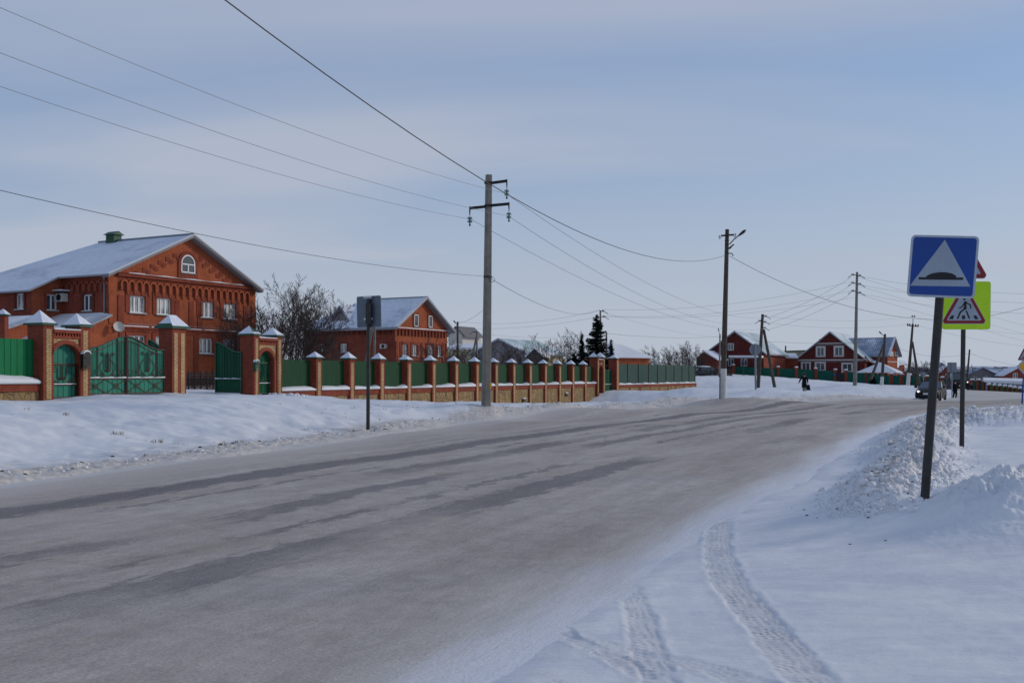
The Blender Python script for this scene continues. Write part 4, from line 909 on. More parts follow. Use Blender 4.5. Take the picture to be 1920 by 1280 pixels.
m.prism([q(W1+.2, -.5, ZE-sl*ov-.02), q(W1/2, -.5, ZA-.02), q(W1/2, 0, ZA-.02), q(W1+.2, 0, ZE-sl*ov-.02)], -up*.04, 'fascia')
m.prism([q(-ov, -.5, ZE-sl*ov-.02), q(W1/2, -.5, ZA-.02), q(W1/2, 0, ZA-.02), q(-ov, 0, ZE-sl*ov-.02)], -up*.04, 'fascia')
bar(q(-ov, -.5, ZE-sl*ov), q(-ov, b1-.35, ZE-sl*ov), .10, -E1, .03, 'fascia', .02); bar(q(-XW-ov, b1-.35, ZW-sl*ov), q(-XW-ov, hb, ZW-sl*ov), .10, -E1, .03, 'fascia', .02)
bar(q(-XW-ov, b1-.38, ZW-sl*ov), q(-ov, b1-.38, ZE-sl*ov)); m.tube([q(W1/2, -.5, ZA+.17), q(W1/2, RL, ZA+.17)], .06, 'grey_metal', 6); part('fascia', m, rf)
m = MB(); vc = q(W1/2, 6.45, 0); zv = ZA+.1      # green roof vent
m.box(vc-E1*.30-E2*.36+up*(zv-.2), E1*.60, E2*.72, up*.62, 'green_paint')
for a in range(3): m.box(vc-E1*.32-E2*.38+up*(zv+.08+a*.11), E1*.64, E2*.76, up*.03, 'green_paint')
m.prism([vc-E1*.45-E2*.48+up*(zv+.42), vc+up*(zv+.66)-E2*.48, vc+E1*.45-E2*.48+up*(zv+.42)], E2*.96, 'green_paint'); vt = part('roof_vent', m, rf)
def dish(parent, w, u, z, r=.31):
    m = MB(); m.lathe(w.pt(u, z, .35), [(0.02, 0), (r*.5, .03), (r*.85, .09), (r, .15), (r*.98, .16), (r*.8, .10), (.02, .02)], 'offwhite', 20, axis=(w.n+V(0,-.6,.5))); m.tube([w.pt(u, z-.3, 0), w.pt(u, z-.1, .35)], .025, 'grey_metal', 6)
    m.tube([w.pt(u, z-.2, .4), w.pt(u, z-.1, .8)], .012, 'grey_metal', 5); part('satellite_dish', m, parent)
def aircon(parent, w, u0, u1, z0, z1, hood=True):
    m = MB(); m.box(w.pt(u0, z0, .06), w.e*(u1-u0), w.n*.35, V(0,0,z1-z0), 'offwhite'); a = part('air_conditioner', m, parent)
    m = MB(); m.lathe(w.pt(u0+(u1-u0)*.42, (z0+z1)/2, .412), [((z1-z0)*.40, 0), ((z1-z0)*.40, .02), ((z1-z0)*.34, .02), ((z1-z0)*.34, .005)], 'black', 16, axis=w.n); part('fan_grille', m, a)
    if hood: m = MB(); m.box(w.pt(u0-.12, z1+.1, .0), w.e*(u1-u0+.24), w.n*.6, V(0,0,.04), 'grey_metal'); m.box(w.pt(u0-.12, z1+.142, .0), w.e*(u1-u0+.24), w.n*.6, V(0,0,.06), 'snow'); part('hood', m, a)
dish(t, wf, .35, wf.z(217, 614.5)); u_ = wl.rect(111, 551, 129, 566); aircon(t, wl, min(u_[:2]), max(u_[:2]), u_[2], u_[3])
m = MB(); m.tube([wl.pt(.28, ZE-.1, .06), wl.pt(.28, 1, .06)], .04, 'grey_metal', 6); m.tube([wf.pt(1.2, 4.36, .03), wf.pt(1.25, 4.60, .13), wf.pt(W1-.3, 4.62, .13)], .014, 'grey_metal', 4); part('drainpipe', m, t)
# snowy lean-to and shed in front of the big house
def lean(name, lab, P, q0, b0, b1_, z_top, slope, zb, mw='brick_orange', front='brick_red', seed=0):  # front faces away from the sun, its shade painted as redder brick
    t = thing(name, lab, 'outbuilding', (P.x, P.y, zb)); m = MB()
    def g(a, b, z): v = P-E1*a+E2*b; return V(v.x, v.y, z)
    z1 = z_top-slope*q0
    m.prism([g(0, b0, zb), g(q0, b0, zb), g(q0, b0, z1-.05), g(0, b0, z_top-.05)], E2*.25, mw); m.prism([g(q0, b0, zb), g(q0, b1_, zb), g(q0, b1_, z1-.05), g(q0, b0, z1-.05)], E1*.25, front)
    if zb < 1: 
        part('wall', m, t); m = MB(); cc = spx(187, 0, P, -E1, E1n)
        m.prism([g(cc+.5*math.cos(a*math.pi/8), b0-.01, 2.25+.5*math.sin(a*math.pi/8)) for a in range(9)]+[g(cc-.5, b0-.01, .9), g(cc+.5, b0-.01, .9)], -E2*.0+E1n*.01, 'interior')
    part('wall' if zb >= 1 else 'doorway', m, t); m = MB(); o = .3
    m.prism([g(-.0, b0-o, z_top), g(q0+o, b0-o, z1-slope*o), g(q0+o, b1_, z1-slope*o), g(0, b1_, z_top)], up*.08, 'fascia'); r = part('roof', m, t)
    K, J = 14, 12; vs = []                       # uneven blanket of snow
    for i in range(K+1):
        for j in range(J+1):
            a = (q0+o+.05)*i/K; b = b0-o+(b1_-b0+o)*j/J; e = min(1, 4*min(i/K+.05, 1-i/K, j/J+.0, 1)); h = .10+.16*e**.5+.10*float(fbm(np.array([a*.5+seed]), np.array([b*.5]), 3, 70)[0])*e
            vs.append(g(a, b, z_top-slope*a+.06+h*(e > 0)+(.04 if e <= 0 else 0)))
    n1_ = J+1; bot = [v-up*(v.z)+up*(0) for v in []]
    fs = [(i*n1_+j, i*n1_+j+1, (i+1)*n1_+j+1, (i+1)*n1_+j) for i in range(K) for j in range(J)]
    base = len(vs); vs2 = [V(v.x, v.y, z_top-slope*((q0+o+.05)*(k//n1_)/K)+.055) for k, v in enumerate(vs)]
    per = [j for j in range(n1_)]+[i*n1_+J for i in range(1, K+1)]+[K*n1_+j for j in range(J-1, -1, -1)]+[i*n1_ for i in range(K-1, 0, -1)]
    fs += [(per[k], per[(k+1) % len(per)], base+per[(k+1) % len(per)], base+per[k]) for k in range(len(per))]
    m = MB(); m.add(vs+vs2, fs, 'snow'); o_ = part('snow_blanket', m, r, smooth=True); return t
lean('garage', 'low brick garage with a sloping roof under deep snow before the big house', A+V(.01, 0, 0), 6.0, 0.0, 9.5, zat(588, 58)-.15, .42, .5, seed=3)
Pw = A+E2*b1-E1*(XW+.03)
lean('shed', 'small snowy brick shed at the far left edge above the green fence', at(66, 700, 56.3)*V(1,1,0).xyz.dot(V(0,0,0)) if False else V((66-CX)/F*56.3, 56.3, 0), 3.4, 0.0, 5, zat(590, 56.3)-.25, .33, .6, seed=9)
t = thing('chimney_stub', 'little brick chimney with a snow cap at the left edge', 'chimney', V((5-CX)/F*52, 52, 3)); m = MB(); cpos = V((5-CX)/F*52, 52, 0)
m.box(cpos-V(.2,.2,-3.2), V(.4,0,0), V(0,.4,0), V(0,0,zat(592, 52)-3.2), 'brick_red'); part('stack', m, t); m = MB(); ms = MB(); cap(m, ms, cpos, .6, .6, zat(592, 52), .25, ex=V(1,0,0), ey=V(0,1,0)); part('cap', m, t); part('snow_cap', ms, t)
# ---- second brick house
A2 = V((741-CX)/F*92, 92, 0); W2 = 8.75; ZE2, ZA2 = zat(609, 92)-.05, zat(557.5, 95.8)-.15
t = thing('brick_house', 'brick house with two narrow attic windows behind the long green fence', 'house', (A2.x, A2.y, .8))
wf = Wall(A2, E1, E1n); wl = Wall(A2, E2, E2n)
attic = [wf.rect(775.8, 589.5, 783.6, 612), wf.rect(802.8, 592, 810, 613.6)]; gr = [wf.rect(752, 646, 763.7, 667), wf.rect(772, 647, 782, 668.7), wf.rect(801, 647, 812, 667), wf.rect(819.8, 648, 829, 668)]
ga = (sum(a[2] for a in gr)/4, sum(a[3] for a in gr)/4); gr = [(a[0], a[1])+ga for a in gr]
m = MB(); wall_mesh(m, wf, W2, .2, ZE2, gr, 'brick_orange', [(0, ZE2), (W2, ZE2), (W2/2, ZA2)]); part('front_wall', m, t)
za_ = (sum(a[2] for a in attic)/2, sum(a[3] for a in attic)/2)
for a in attic: window(t, wf, a[0], a[1], *za_, bars=(), proud=.03, surround=('brick_red', .16), snow=False)
for i, a in enumerate(gr): window(t, wf, *a, bars=(.42, .74), surround=('brick_red', .22))
lw = [wl.rect(597, 645, 607, 658), wl.rect(637.7, 644, 650.8, 661), wl.rect(716, 640, 722, 641)][:2]; lw = [(min(a[:2]), max(a[:2]), a[2], a[3]) for a in lw]
m = MB(); wall_mesh(m, wl, 10.2, .2, ZE2, lw, 'brick_red'); m.box(wl.pt(0, .2, .002), E2*10.2, E2n*.4, V(0,0,1.45), 'blue_wall'); part('side_wall', m, t)  # shaded side of the orange house, shade painted as red brick
for i, a in enumerate(lw): window(t, wl, *a, bars=(.5,), surround=('brick_dark', .12), curtain=(i == 1), snow=False)
u_ = wl.rect(717, 645, 727, 653.4); aircon(t, wl, min(u_[:2]), max(u_[:2]), u_[2], u_[3], False)
m = MB(); zc_ = wf.z(790, 617.5); m.box(wf.pt(.1, zc_-.12, .002), E1*(W2-.2), E1n*.14, V(0,0,.12), 'brick_red')
for i in range(15): m.box(wf.pt(.5+i*(W2-1)/14-.1, zc_-.66, .002), E1*.2, E1n*.12, V(0,0,.54), 'brick_red'); m.box(wf.pt(.5+i*(W2-1)/14+.10, zc_-.60, .002), E1*.22, E1n*.012, V(0,0,.44), 'brick_maroon')
for i in range(17): m.box(wl.pt(.4+i*.57, ZE2-.75, .002), E2*.26, E2n*.10, V(0,0,.5), 'brick_dark')  # dentils on the shaded side, darkened in their brick colour
for u_ in (.05, .85, 4.1, 4.9, 7.7, 8.35): m.box(wf.pt(u_, .8, .002), E1*.3, E1n*.05, V(0,0,zc_-2.0), 'brick_red')
part('brick_relief', m, t); m = MB()
for i in range(20): m.prism([wf.pt(.2+i*(W2-.4)/20, zc_+.002+q, o) for q, o in ((0, .0), (.09, .0), (.07, .1), (0, .14))], E1*((W2-.4)/20), 'snow')
part('snow_ledge', m, t)
gable_roof(t, A2, E1, E2, W2, 10.2, ZE2, ZA2, over=.5, front=.55, hip_back=3.6, mat='roof_snow_grey')
def q2(a, b, z): v = A2+E1*a+E2*b; return V(v.x, v.y, z)
m = MB(); pk = at(627.4, 582, 92); sl2 = (ZA2-ZE2)/(W2/2)          # triangular dormer
b_ = 6.6; a_ = .9; zb_ = ZE2+sl2*a_+.1
F0 = [q2(a_-.3, b_-1.05, zb_-.1), q2(a_-.3, b_+1.05, zb_-.1), q2(a_-.3, b_, zb_+1.25)]; bk = q2(a_+2.4, b_, zb_+1.28)
m.add([F0[0]+E1*.18+E2*.25+V(0,0,.03), F0[1]+E1*.18-E2*.25+V(0,0,.03), F0[2]+E1*.18-V(0,0,.3)], [(0,2,1)], 'grey_wall')
m.prism([F0[0], F0[2], bk], E2*-.1+V(0,0,.14), 'roof_snow_grey'); m.prism([F0[1], F0[2], bk], E2*.1+V(0,0,.14), 'roof_snow_grey'); m.tube([F0[0], F0[2], F0[1]], .06, 'fascia', 5); part('dormer', m, t)
# ------------------------------------------------------------------ houses beyond the bend
def gable_house(name, lab, cat, px, Y, w, L, ze, za, zb, mf, ms, front, side, roofmat, e1=E1n, e2=E1, over=.5, surround=None, ledge=None, base=None, attic_from=None):
    """gable front runs along e1 from the pixel column px at depth Y; the side at the far end of e1 is seen too"""
    P = V((px-CX)/F*Y, Y, 0); t = thing(name, lab, cat, (P.x, P.y, zb)); n1 = V(e1.y, -e1.x, 0)
    if n1.dot(V(0,-1,0)) < 0: n1 = -n1
    wf = Wall(P, e1, n1); ws = Wall(P+e1*w, e2, e1); 
    fr = [wf.rect(*r_[:4]) for r_ in front]; sr = [ws.rect(*r_[:4]) for r_ in side]; fr = [(min(a[:2]), max(a[:2]), a[2], a[3]) for a in fr]; sr = [(min(a[:2]), max(a[:2]), a[2], a[3]) for a in sr]
    m = MB(); wall_mesh(m, wf, w, zb, ze, [a for a in fr if a[3] < ze], mf, [(0, ze), (w, ze), (w/2, za)]); fw_ = part('front_wall', m, t)
    m = MB(); wall_mesh(m, ws, L, zb, ze, [a for a in sr if a[3] < ze], ms); part('side_wall', m, t); m = MB(); m.face([P+V(0,0,zb), P+e2*L+V(0,0,zb), P+e2*L+V(0,0,ze), P+V(0,0,ze)], ms); part('side_wall', m, t)
    for a, r_ in zip(fr, front): window(t, wf, *a, bars=(.5,), surround=surround, curtain=False, proud=-.1 if a[3] < ze else .03, snow=False)
    for a, r_ in zip(sr, side): window(t, ws, *a, bars=(.5,), surround=surround, proud=-.1 if a[3] < ze else .03, snow=False)
    if ledge:
        m = MB()
        for (u0, u1, z) in ledge: m.box(wf.pt(u0, z, .002), e1*(u1-u0), n1*.08, V(0,0,.20), 'offwhite'); m.box(wf.pt(u0, z-.22, .002), e1*(u1-u0), n1*.05, V(0,0,.10), 'grey_wall')
        part('string_course', m, t)
    P_, sl_ = P, (za-ze)/(w/2); gable_roof(t, P, e1, e2, w, L, ze, za, over=over, front=.5, thick=.22, mat=roofmat)
    return t, wf, ws, P
gable_house('brick_house', 'dark red brick house with a green streaked snowy roof and a carport, behind the signpost', 'house', 1326, 176, 9.6, 15, 5.35, 8.75, .9, 'brick_maroon', 'brick_red',
    [(1365, 643.5, 1376, 656.5), (1365, 672, 1376, 686), (1389, 672, 1401, 686)], [], 'roof_snow_green')  # shade on the gable front is put into its maroon brick
tA, wfA, wsA, PA = None, Wall(V((1326-CX)/F*176, 176, 0), E1n, -E1), None, None
t = thing('carport', 'flat snow-roofed carport on green posts before the dark red house', 'carport', (38.5, 166, 1.3)); a, b = at(1366, 671, 166), at(1422, 671, 163)
m = MB(); m.box(a, b-a, V(1.5,3,0), V(0,0,.12), 'fascia'); r_ = part('canopy', m, t); m = MB(); m.box(a+V(0,-.1,.125), b-a, V(1.5,3,0), V(0,0,.28), 'snow'); part('snow_blanket', m, r_)
for px in (1368, 1393.5, 1420): q = at(px, 671, 165); m = MB(); m.box(V(q.x, q.y, .8), V(.14,0,0), V(0,.14,0), V(0,0,q.z-.8), 'green_paint'); part('post', m, t)
t = thing('outbuilding', 'low dark brick annex with a snowy sloping roof left of the carport house', 'outbuilding', (32, 170, 1.2)); m = MB(); a, b = at(1306, 0, 168), at(1342, 0, 166); a.z = b.z = 1
m.prism([a, b, b+V(0,0,3.2), a+V((b-a).x*.35,(b-a).y*.35,4.3), a+V(0,0,3.4)], V(3, 6, 0), 'brick_dark'); part('wall', m, t)
m = MB(); m.prism([a+(b-a)*.3+V(0,-.2,4.45), b+(b-a)*.08+V(0,-.2,3.0), b+(b-a)*.08+V(3,6,3.0), a+(b-a)*.3+V(3,6,4.45)], V(0,0,.22), 'roof_snow_grey'); part('roof', m, t)
t = thing('outbuilding', 'low pale green walled building between the two dark red houses', 'outbuilding', (50, 205, 1)); m = MB(); a, b = at(1474, 657, 205), at(1512, 659, 200); a.z = b.z = .8
m.box(a, b-a, V(1,6,0), V(0,0,zat(658, 202)-.8), 'brick_pale'); part('wall', m, t); m = MB(); m.box(a+V(-.3,-.3,zat(658, 202)-.8), (b-a)*1.05, V(1,6.4,0), V(0,0,.14), 'green_paint'); part('roof', m, t)
t = thing('garage', 'low orange brick garage with a snowy roof edge left of the twin-window gable', 'garage', (50, 186, .8)); m = MB(); a, b = at(1468, 0, 186), at(1496, 0, 184); a.z = b.z = .6
m.box(a, b-a, V(1,5,0), V(0,0,zat(672, 185)-.6), 'brick_red'); part('wall', m, t); m = MB(); m.prism([a+V(0,-.3,zat(671, 185)-.6), b+V(0,-.3,zat(672, 185)-.6), b+V(1,5,zat(664, 185)-.5), a+V(1,5,zat(664, 185)-.5)], V(0,0,.2), 'snow'); part('roof', m, t)
YB = 185; zeB, zaB = zat(675, YB), zat(624, 182.5)
tB, wfB, wsB, PB = gable_house('brick_house', 'dark red brick house with two framed attic windows in its wide gable', 'house', 1494, YB, 11.6, 18, zeB+.1, zaB, .4, 'brick_maroon', 'brick_dark',
    [(1532, 651, 1545.5, 667), (1565.5, 650.5, 1580, 666.5), (1504, 680, 1518, 694), (1530, 680, 1546, 694), (1580, 682, 1597, 696)], [], 'roof_snow_green', surround=('offwhite', .22, 1), ledge=[(.0, 11.6, zeB-.1), (3.3, 8.4, zat(644.5, 182))])  # maroon front carries the gable's shade in its colour
m = MB(); m.prism([wfB.pt(11.62, zeB-.4, .3), wfB.pt(12.6, zeB-.4, .3), wfB.pt(11.62, zeB+.7, .3)], E1*.5, 'brick_red'); part('eave_return', m, tB)
eb, eb2 = V(.68, .733, 0), V(-.733, .68, 0)
PB2 = V((1664-CX)/F*184, 184, 0); t = thing('brick_house', 'taller orange brick house with a bluish ridge roof and two small square windows', 'house', (PB2.x, PB2.y, .2)); w_, L_ = 4.3, 14
wf = Wall(PB2, eb, V(eb.y, -eb.x, 0)); wl = Wall(PB2, eb2, -eb); ze_, za_ = zat(661, 184), zat(635, 187)
fr = [wf.rect(1666.5, 659, 1674.5, 667), wf.rect(1678, 659.5, 1686.5, 667.5)]
m = MB(); wall_mesh(m, wf, w_, .1, ze_, [], 'brick_orange', [(0, ze_), (w_, ze_), (w_/2, za_-.3)]); m.box(wf.pt(0, zat(679, 186), .002), eb*w_, wf.n*.06, V(0,0,.15), 'offwhite'); part('front_wall', m, t)
m = MB(); wall_mesh(m, wl, L_, .1, ze_, [], 'brick_red'); part('side_wall', m, t)  # side turned from the sun, shade given by redder brick
for a in fr: window(t, wf, min(a[:2]), max(a[:2]), a[2]-.05, a[3]-.05, proud=.03, surround=('offwhite', .06), snow=False, curtain=True)
a = wl.rect(1641, 659, 1656, 666); window(t, wl, min(a[:2]), max(a[:2]), a[2], a[3], bars=(.33, .66), proud=.03, snow=False)
gable_roof(t, PB2, eb, eb2, w_, L_, ze_, za_, over=.55, front=.6, thick=.18, mat='roof_snow_blue')
t = thing('outbuilding', 'small brick annex right of the taller orange house', 'outbuilding', (70, 190, 0)); m = MB(); a, b = at(1688, 0, 190), at(1696, 0, 191); a.z = b.z = -.2; m.box(a, b-a, V(2,6,0), V(0,0,zat(684, 190)+.2), 'brick_orange'); part('wall', m, t)
m = MB(); m.prism([a+V(-.1,-.2,zat(683, 190)+.2), b+V(.3,-.2,zat(684.5, 190)+.2), b+V(2.3,6,zat(678, 190)+.2), a+V(2,6,zat(677, 190)+.2)], V(0,0,.25), 'snow'); part('roof', m, t)
# pavilion with hipped snowy roof inside the far fence
t = thing('pavilion', 'garden pavilion with a hipped roof white with snow behind the teal fence', 'pavilion', (63, 176, .2)); m = MB(); c_ = at(1650, 0, 178); c_.z = 0; hw, hd = 3.2, 3.6; zr, zt_ = zat(697, 177), zat(679, 178)
a1, a2, a3, a4 = [c_+E1n*sx*hw+E1*sy*hd+V(0,0,zr) for sx, sy in ((-1,-1), (1,-1), (1,1), (-1,1))]; pk = c_+V(0,0,zt_)
m.add([a1, a2, a3, a4, pk, a1-V(0,0,.15), a2-V(0,0,.15), a3-V(0,0,.15), a4-V(0,0,.15)], [(0,1,4), (1,2,4), (2,3,4), (3,0,4), (5,6,1,0), (6,7,2,1), (7,8,3,2), (8,5,0,3), (8,7,6,5)], 'snow'); part('roof', m, t)
for sx, sy in ((-1,-1), (1,-1), (1,1), (-1,1)): m = MB(); q = c_+E1n*sx*(hw-.4)+E1*sy*(hd-.4); m.box(V(q.x, q.y, -.4), V(.2,0,0), V(0,.2,0), V(0,0,zr+.3), 'grey_wall'); part('post', m, t)
t = thing('outbuilding', 'sloping snowy roof over a dark brick wing beside the twin-window house', 'outbuilding', (59, 184, .2)); m = MB(); a, b = at(1618, 0, 184), at(1643, 0, 181); a.z = b.z = 0
m.prism([a, b, b+V(0,0,zat(683, 181)), a+V(0,0,zat(678, 184))], E1*5, 'brick_dark'); part('wall', m, t); m = MB(); m.prism([a+V(-.2,-.3,zat(677, 184)), b+V(.5,-.3,zat(683, 181)), b+V(2,5,zat(678, 181)), a+V(2,5,zat(671.5, 184))], V(0,0,.25), 'snow'); part('roof', m, t)
# far right houses
def simple_house(name, lab, x0, x1, ye, ya, Y, mw, wins, side=None, roof='roof_blue_metal', zb=-3, dep=10, xa=None):
    P = V((x0-CX)/F*Y, Y, 0); w = (x1-x0)/F*Y; ze, za = zat(ye, Y), zat(ya, Y); t = thing(name, lab, 'house', (P.x, P.y, zb)); e1 = V(1,0,0); wf = Wall(P, e1, V(0,-1,0)); ua = w/2 if xa is None else (xa-x0)/F*Y
    m = MB(); wall_mesh(m, wf, w, zb, ze, [], mw, [(0, ze), (w, ze), (ua, za)]); m.box(V(P.x, P.y+.1, zb), V(w,0,0), V(3,dep,0), V(0,0,ze-zb-.1), mw); part('wall', m, t)
    for r_ in wins: a = wf.rect(*r_); window(t, wf, *a, proud=.03, snow=False, sill=False)
    m = MB(); o = .5
    for a_, z_ in ((-o, ze-(za-ze)*o/ua), (w+o, ze-(za-ze)*o/(w-ua))): m.prism([wf.pt(a_, z_+.05, .4), wf.pt(ua, za+.05, .4), wf.pt(ua, za+.05, .4)+V(3,dep,0), wf.pt(a_, z_+.05, .4)+V(3,dep,0)], V(0,0,.22), roof)
    part('roof', m, t); return t
simple_house('grey_house', 'grey gabled house with a snow-blue roof between the poles at far right', 1811, 1872, 705, 691, 205, 'grey_wall', [(1824, 706, 1831, 712), (1846, 705, 1852, 713)], zb=-3)
t = thing('outbuilding', 'pale link building with snowy metal roof between the grey and brick houses', 'outbuilding', (94, 206, -3)); m = MB(); a, b = at(1862, 704, 207), at(1898, 704, 207); a.z = b.z = -3; m.box(a, b-a, V(0,8,0), V(0,0,zat(704, 207)+3), 'blue_wall'); part('wall', m, t)
m = MB(); m.prism([a+V(0,-.4,zat(704, 207)+3), b+V(0,-.4,zat(704, 207)+3), b+V(1,6,zat(692, 207)+3), a+V(-1.5,6,zat(692, 207)+3)], V(0,0,.2), 'roof_snow_blue'); part('roof', m, t)
simple_house('brick_house', 'low brick house with white-edged gable at the right edge beyond the signs', 1884, 1936, 703, 689, 195, 'brick_red', [(1899, 699, 1907.5, 709)], zb=-3, roof='roof_snow_grey')
simple_house('brick_house', 'small brick house with a snowy gable far behind the dark van', 1762, 1788, 698, 687, 230, 'brick_red', [(1772, 700, 1777, 706)], zb=-3, roof='roof_snow_grey')
simple_house('grey_house', 'pale distant house with a blue-grey roof left of the rectangular sign', 1754, 1776, 690, 681, 280, 'blue_wall', [], zb=-3, roof='roof_snow_blue')
# mid-distance houses over the long fence
gable_house('green_roofed_house', 'pale yellow house with a frosted green roof over the long fence', 'house', 888, 150, 8.6, 12, zat(663, 150), zat(636.5, 146), .4, 'grey_wall', 'yellow_wall', [], [], 'roof_snow_green')
simple_house('white_house', 'white gabled house with a dark roof beside the second brick house', 841, 867, 627, 614, 175, 'offwhite', [], zb=.5, roof='grey_roof', dep=6)
t = thing('outbuilding', 'long cream building under a smooth snowy roof beyond the bushes', 'outbuilding', at(870, 668, 158)*V(1,1,1).dot(V(0,0,0)) if False else (-8, 158, 1)); a, b = at(838, 0, 160), at(912, 0, 158); a.z = b.z = .5; m = MB(); m.box(a, b-a, V(0,8,0), V(0,0,zat(655, 159)-.5), 'yellow_wall'); part('wall', m, t)
m = MB(); m.prism([a+V(-.3,-.3,zat(655, 159)-.5), b+V(.3,-.3,zat(655, 159)-.5), b+V(-1,6,zat(645, 159)-.5), a+V(1,6,zat(645, 159)-.5)], V(0,0,.3), 'snow'); part('roof', m, t)
t = thing('shed', 'small dark brown shed with a peaked snowy roof over the long fence', 'shed', (3, 132, .6)); a, b = at(987, 0, 134), at(1016, 0, 132); a.z = b.z = .5; m = MB()
m.prism([a, b, b+V(0,0,zat(668, 132)-.5), a+(b-a)*.5+V(0,0,zat(656, 133)-.5), a+V(0,0,zat(668, 134)-.5)], V(1,5,0), 'wood_pole'); part('wall', m, t)
m = MB(); m.prism([a+(b-a)*-.12+V(0,-.3,zat(670, 132)-.5), a+(b-a)*.5+V(0,-.3,zat(654, 133)-.5), a+(b-a)*.5+V(1,5,zat(654, 133)-.5), a+(b-a)*-.12+V(1,5,zat(670, 132)-.5)], V(0,0,.2), 'snow'); m.prism([b-(b-a)*-.12+V(0,-.3,zat(670, 132)-.5), a+(b-a)*.5+V(0,-.3,zat(654, 133)-.5), a+(b-a)*.5+V(1,5,zat(654, 133)-.5), b-(b-a)*-.12+V(1,5,zat(670, 132)-.5)], V(0,0,.2), 'snow'); part('roof', m, t)
# hip roofed garage by the spruce
t = thing('garage', 'orange brick garage with a snow-covered hipped roof right of the spruces', 'garage', (15, 132, .6)); PG = V((1156-CX)/F*128, 128, 0); wg, lg, zg, zr = 5.6, 6.2, zat(668.5, 128), zat(643, 131)
eg, eg2 = V(.80, .60, 0), V(-.60, .80, 0); m = MB()
m.box(PG+V(0,0,.2), eg*wg, eg2*lg, V(0,0,zg-.2), 'brick_orange'); part('wall', m, t); o = .4
c4 = [PG+eg*a_+eg2*b_+V(0,0,zg-.02) for a_, b_ in ((-o,-o), (wg+o,-o), (wg+o,lg+o), (-o,lg+o))]; r1, r2 = PG+eg*1.6+eg2*lg/2+V(0,0,zr), PG+eg*(wg-2.0)+eg2*lg/2+V(0,0,zr-.1)
m = MB(); m.add(c4+[r1, r2]+[v-V(0,0,.12) for v in c4], [(0,1,5,4), (1,2,5), (2,3,4,5), (3,0,4), (6,7,1,0), (7,8,2,1), (8,9,3,2), (9,6,0,3), (9,8,7,6)], 'snow'); part('roof', m, t)
# ------------------------------------------------------------------ far right fences
FP = [(1375, 683.5, 172), (1459, 687, 171), (1493, 688, 170), (1529.5, 690, 170), (1566, 692, 168), (1586, 693, 167), (1625, 697, 165), (1671, 699.5, 160), (1690, 700.5, 159), (1706.5, 701.5, 158), (1722, 703, 156), (1737.5, 704, 154), (1767, 706.5, 151), (1781, 708, 150), (1823, 711, 144), (1835, 711, 143), (1846, 713, 142)]
def run_fence(t, pts, mat, pmat, h, cap_h, pw, skip=(), panel_frac=.86, lowbar=False):
    for i, (px, py, Y) in enumerate(pts):
        q = at(px, py, Y); c = V(q.x, q.y, 0); zt = q.z-.12
        m = MB(); m.box(V(c.x-pw/2, c.y-pw/2, zt-h-1.0), V(pw,0,0), V(0,pw,0), V(0,0,h+1.0), pmat); p = part('pillar', m, t)
        mc, ms = MB(), MB(); cap(mc, ms, c, pw+.22, pw+.22, zt, cap_h, ex=V(1,0,0), ey=V(0,1,0)); m2 = MB(); m2.blob(c+V(0,0,zt+cap_h*.4), ((pw+.2)/2, (pw+.2)/2, cap_h*.6), 'snow', i, 8, 5, .1); part('snow_cap', m2, p, smooth=True)
        if i+1 < len(pts) and i not in skip:
            q2_ = at(*pts[i+1]); d = V(q2_.x-c.x, q2_.y-c.y, 0); L = d.length; d.normalize(); z0 = q.z-h*(1-panel_frac); z1 = q2_.z-h*(1-panel_frac)
            m = MB(); a = c+d*pw/2; b = V(q2_.x, q2_.y, 0)-d*pw/2; m.prism([V(a.x, a.y, zt-h-.6), V(b.x, b.y, q2_.z-h-.6), V(b.x, b.y, z1), V(a.x, a.y, z0)], V(-d.y,d.x,0)*.06, mat); part('panel', m, t)
t = thing('brick_fence', 'teal sheet fence between red brick pillars running along the far side road', 'fence', at(1586, 714, 167)); run_fence(t, FP, 'sheet_far_teal', 'brick_red', 2.15, .26, .44, skip=(4,))
q = at(1571, 702, 166.5); m = MB(); m.box(at(1563.5, 703.8, 167.2), V(.34,0,0), V(0,-.04,0), V(0,0,.26), 'sign_blue'); part('number_plate', m, t)
a, b = at(1568, 0, 167.6), at(1584, 0, 167); a.z = b.z = .1; m = MB(); m.box(a, b-a, V(0,.05,0), V(0,0,1.9), 'black'); part('wicket', m, t)
FP2 = [(1854, 720, 132), (1864.5, 721, 131), (1874, 722, 130), (1884, 723, 129), (1893.5, 724, 128), (1902, 725.5, 127), (1912, 727, 126), (1923, 728.5, 125)]
t = thing('low_fence', 'low olive fence with round snow caps on its posts at the far right', 'fence', at(1885, 738, 129)); run_fence(t, FP2, 'far_olive', 'brick_dark', 1.1, .34, .30, panel_frac=.95)
t = thing('shed', 'long blue-grey shed with a flat snow-covered roof behind the low olive fence', 'shed', (66, 136, -2)); a, b = at(1848, 716, 140), at(1935, 722, 132); m = MB(); m.prism([V(a.x,a.y,-2.5), V(b.x,b.y,-2.5), b, a], V(2.5,5,0), 'blue_wall'); part('wall', m, t); m = MB(); m.prism([a+V(-.3,-.3,.0), b+V(.3,-.3,0), b+V(.3,-.3,.45), a+V(-.3,-.3,.25)], V(2.5,6,.35), 'snow'); part('roof', m, t)
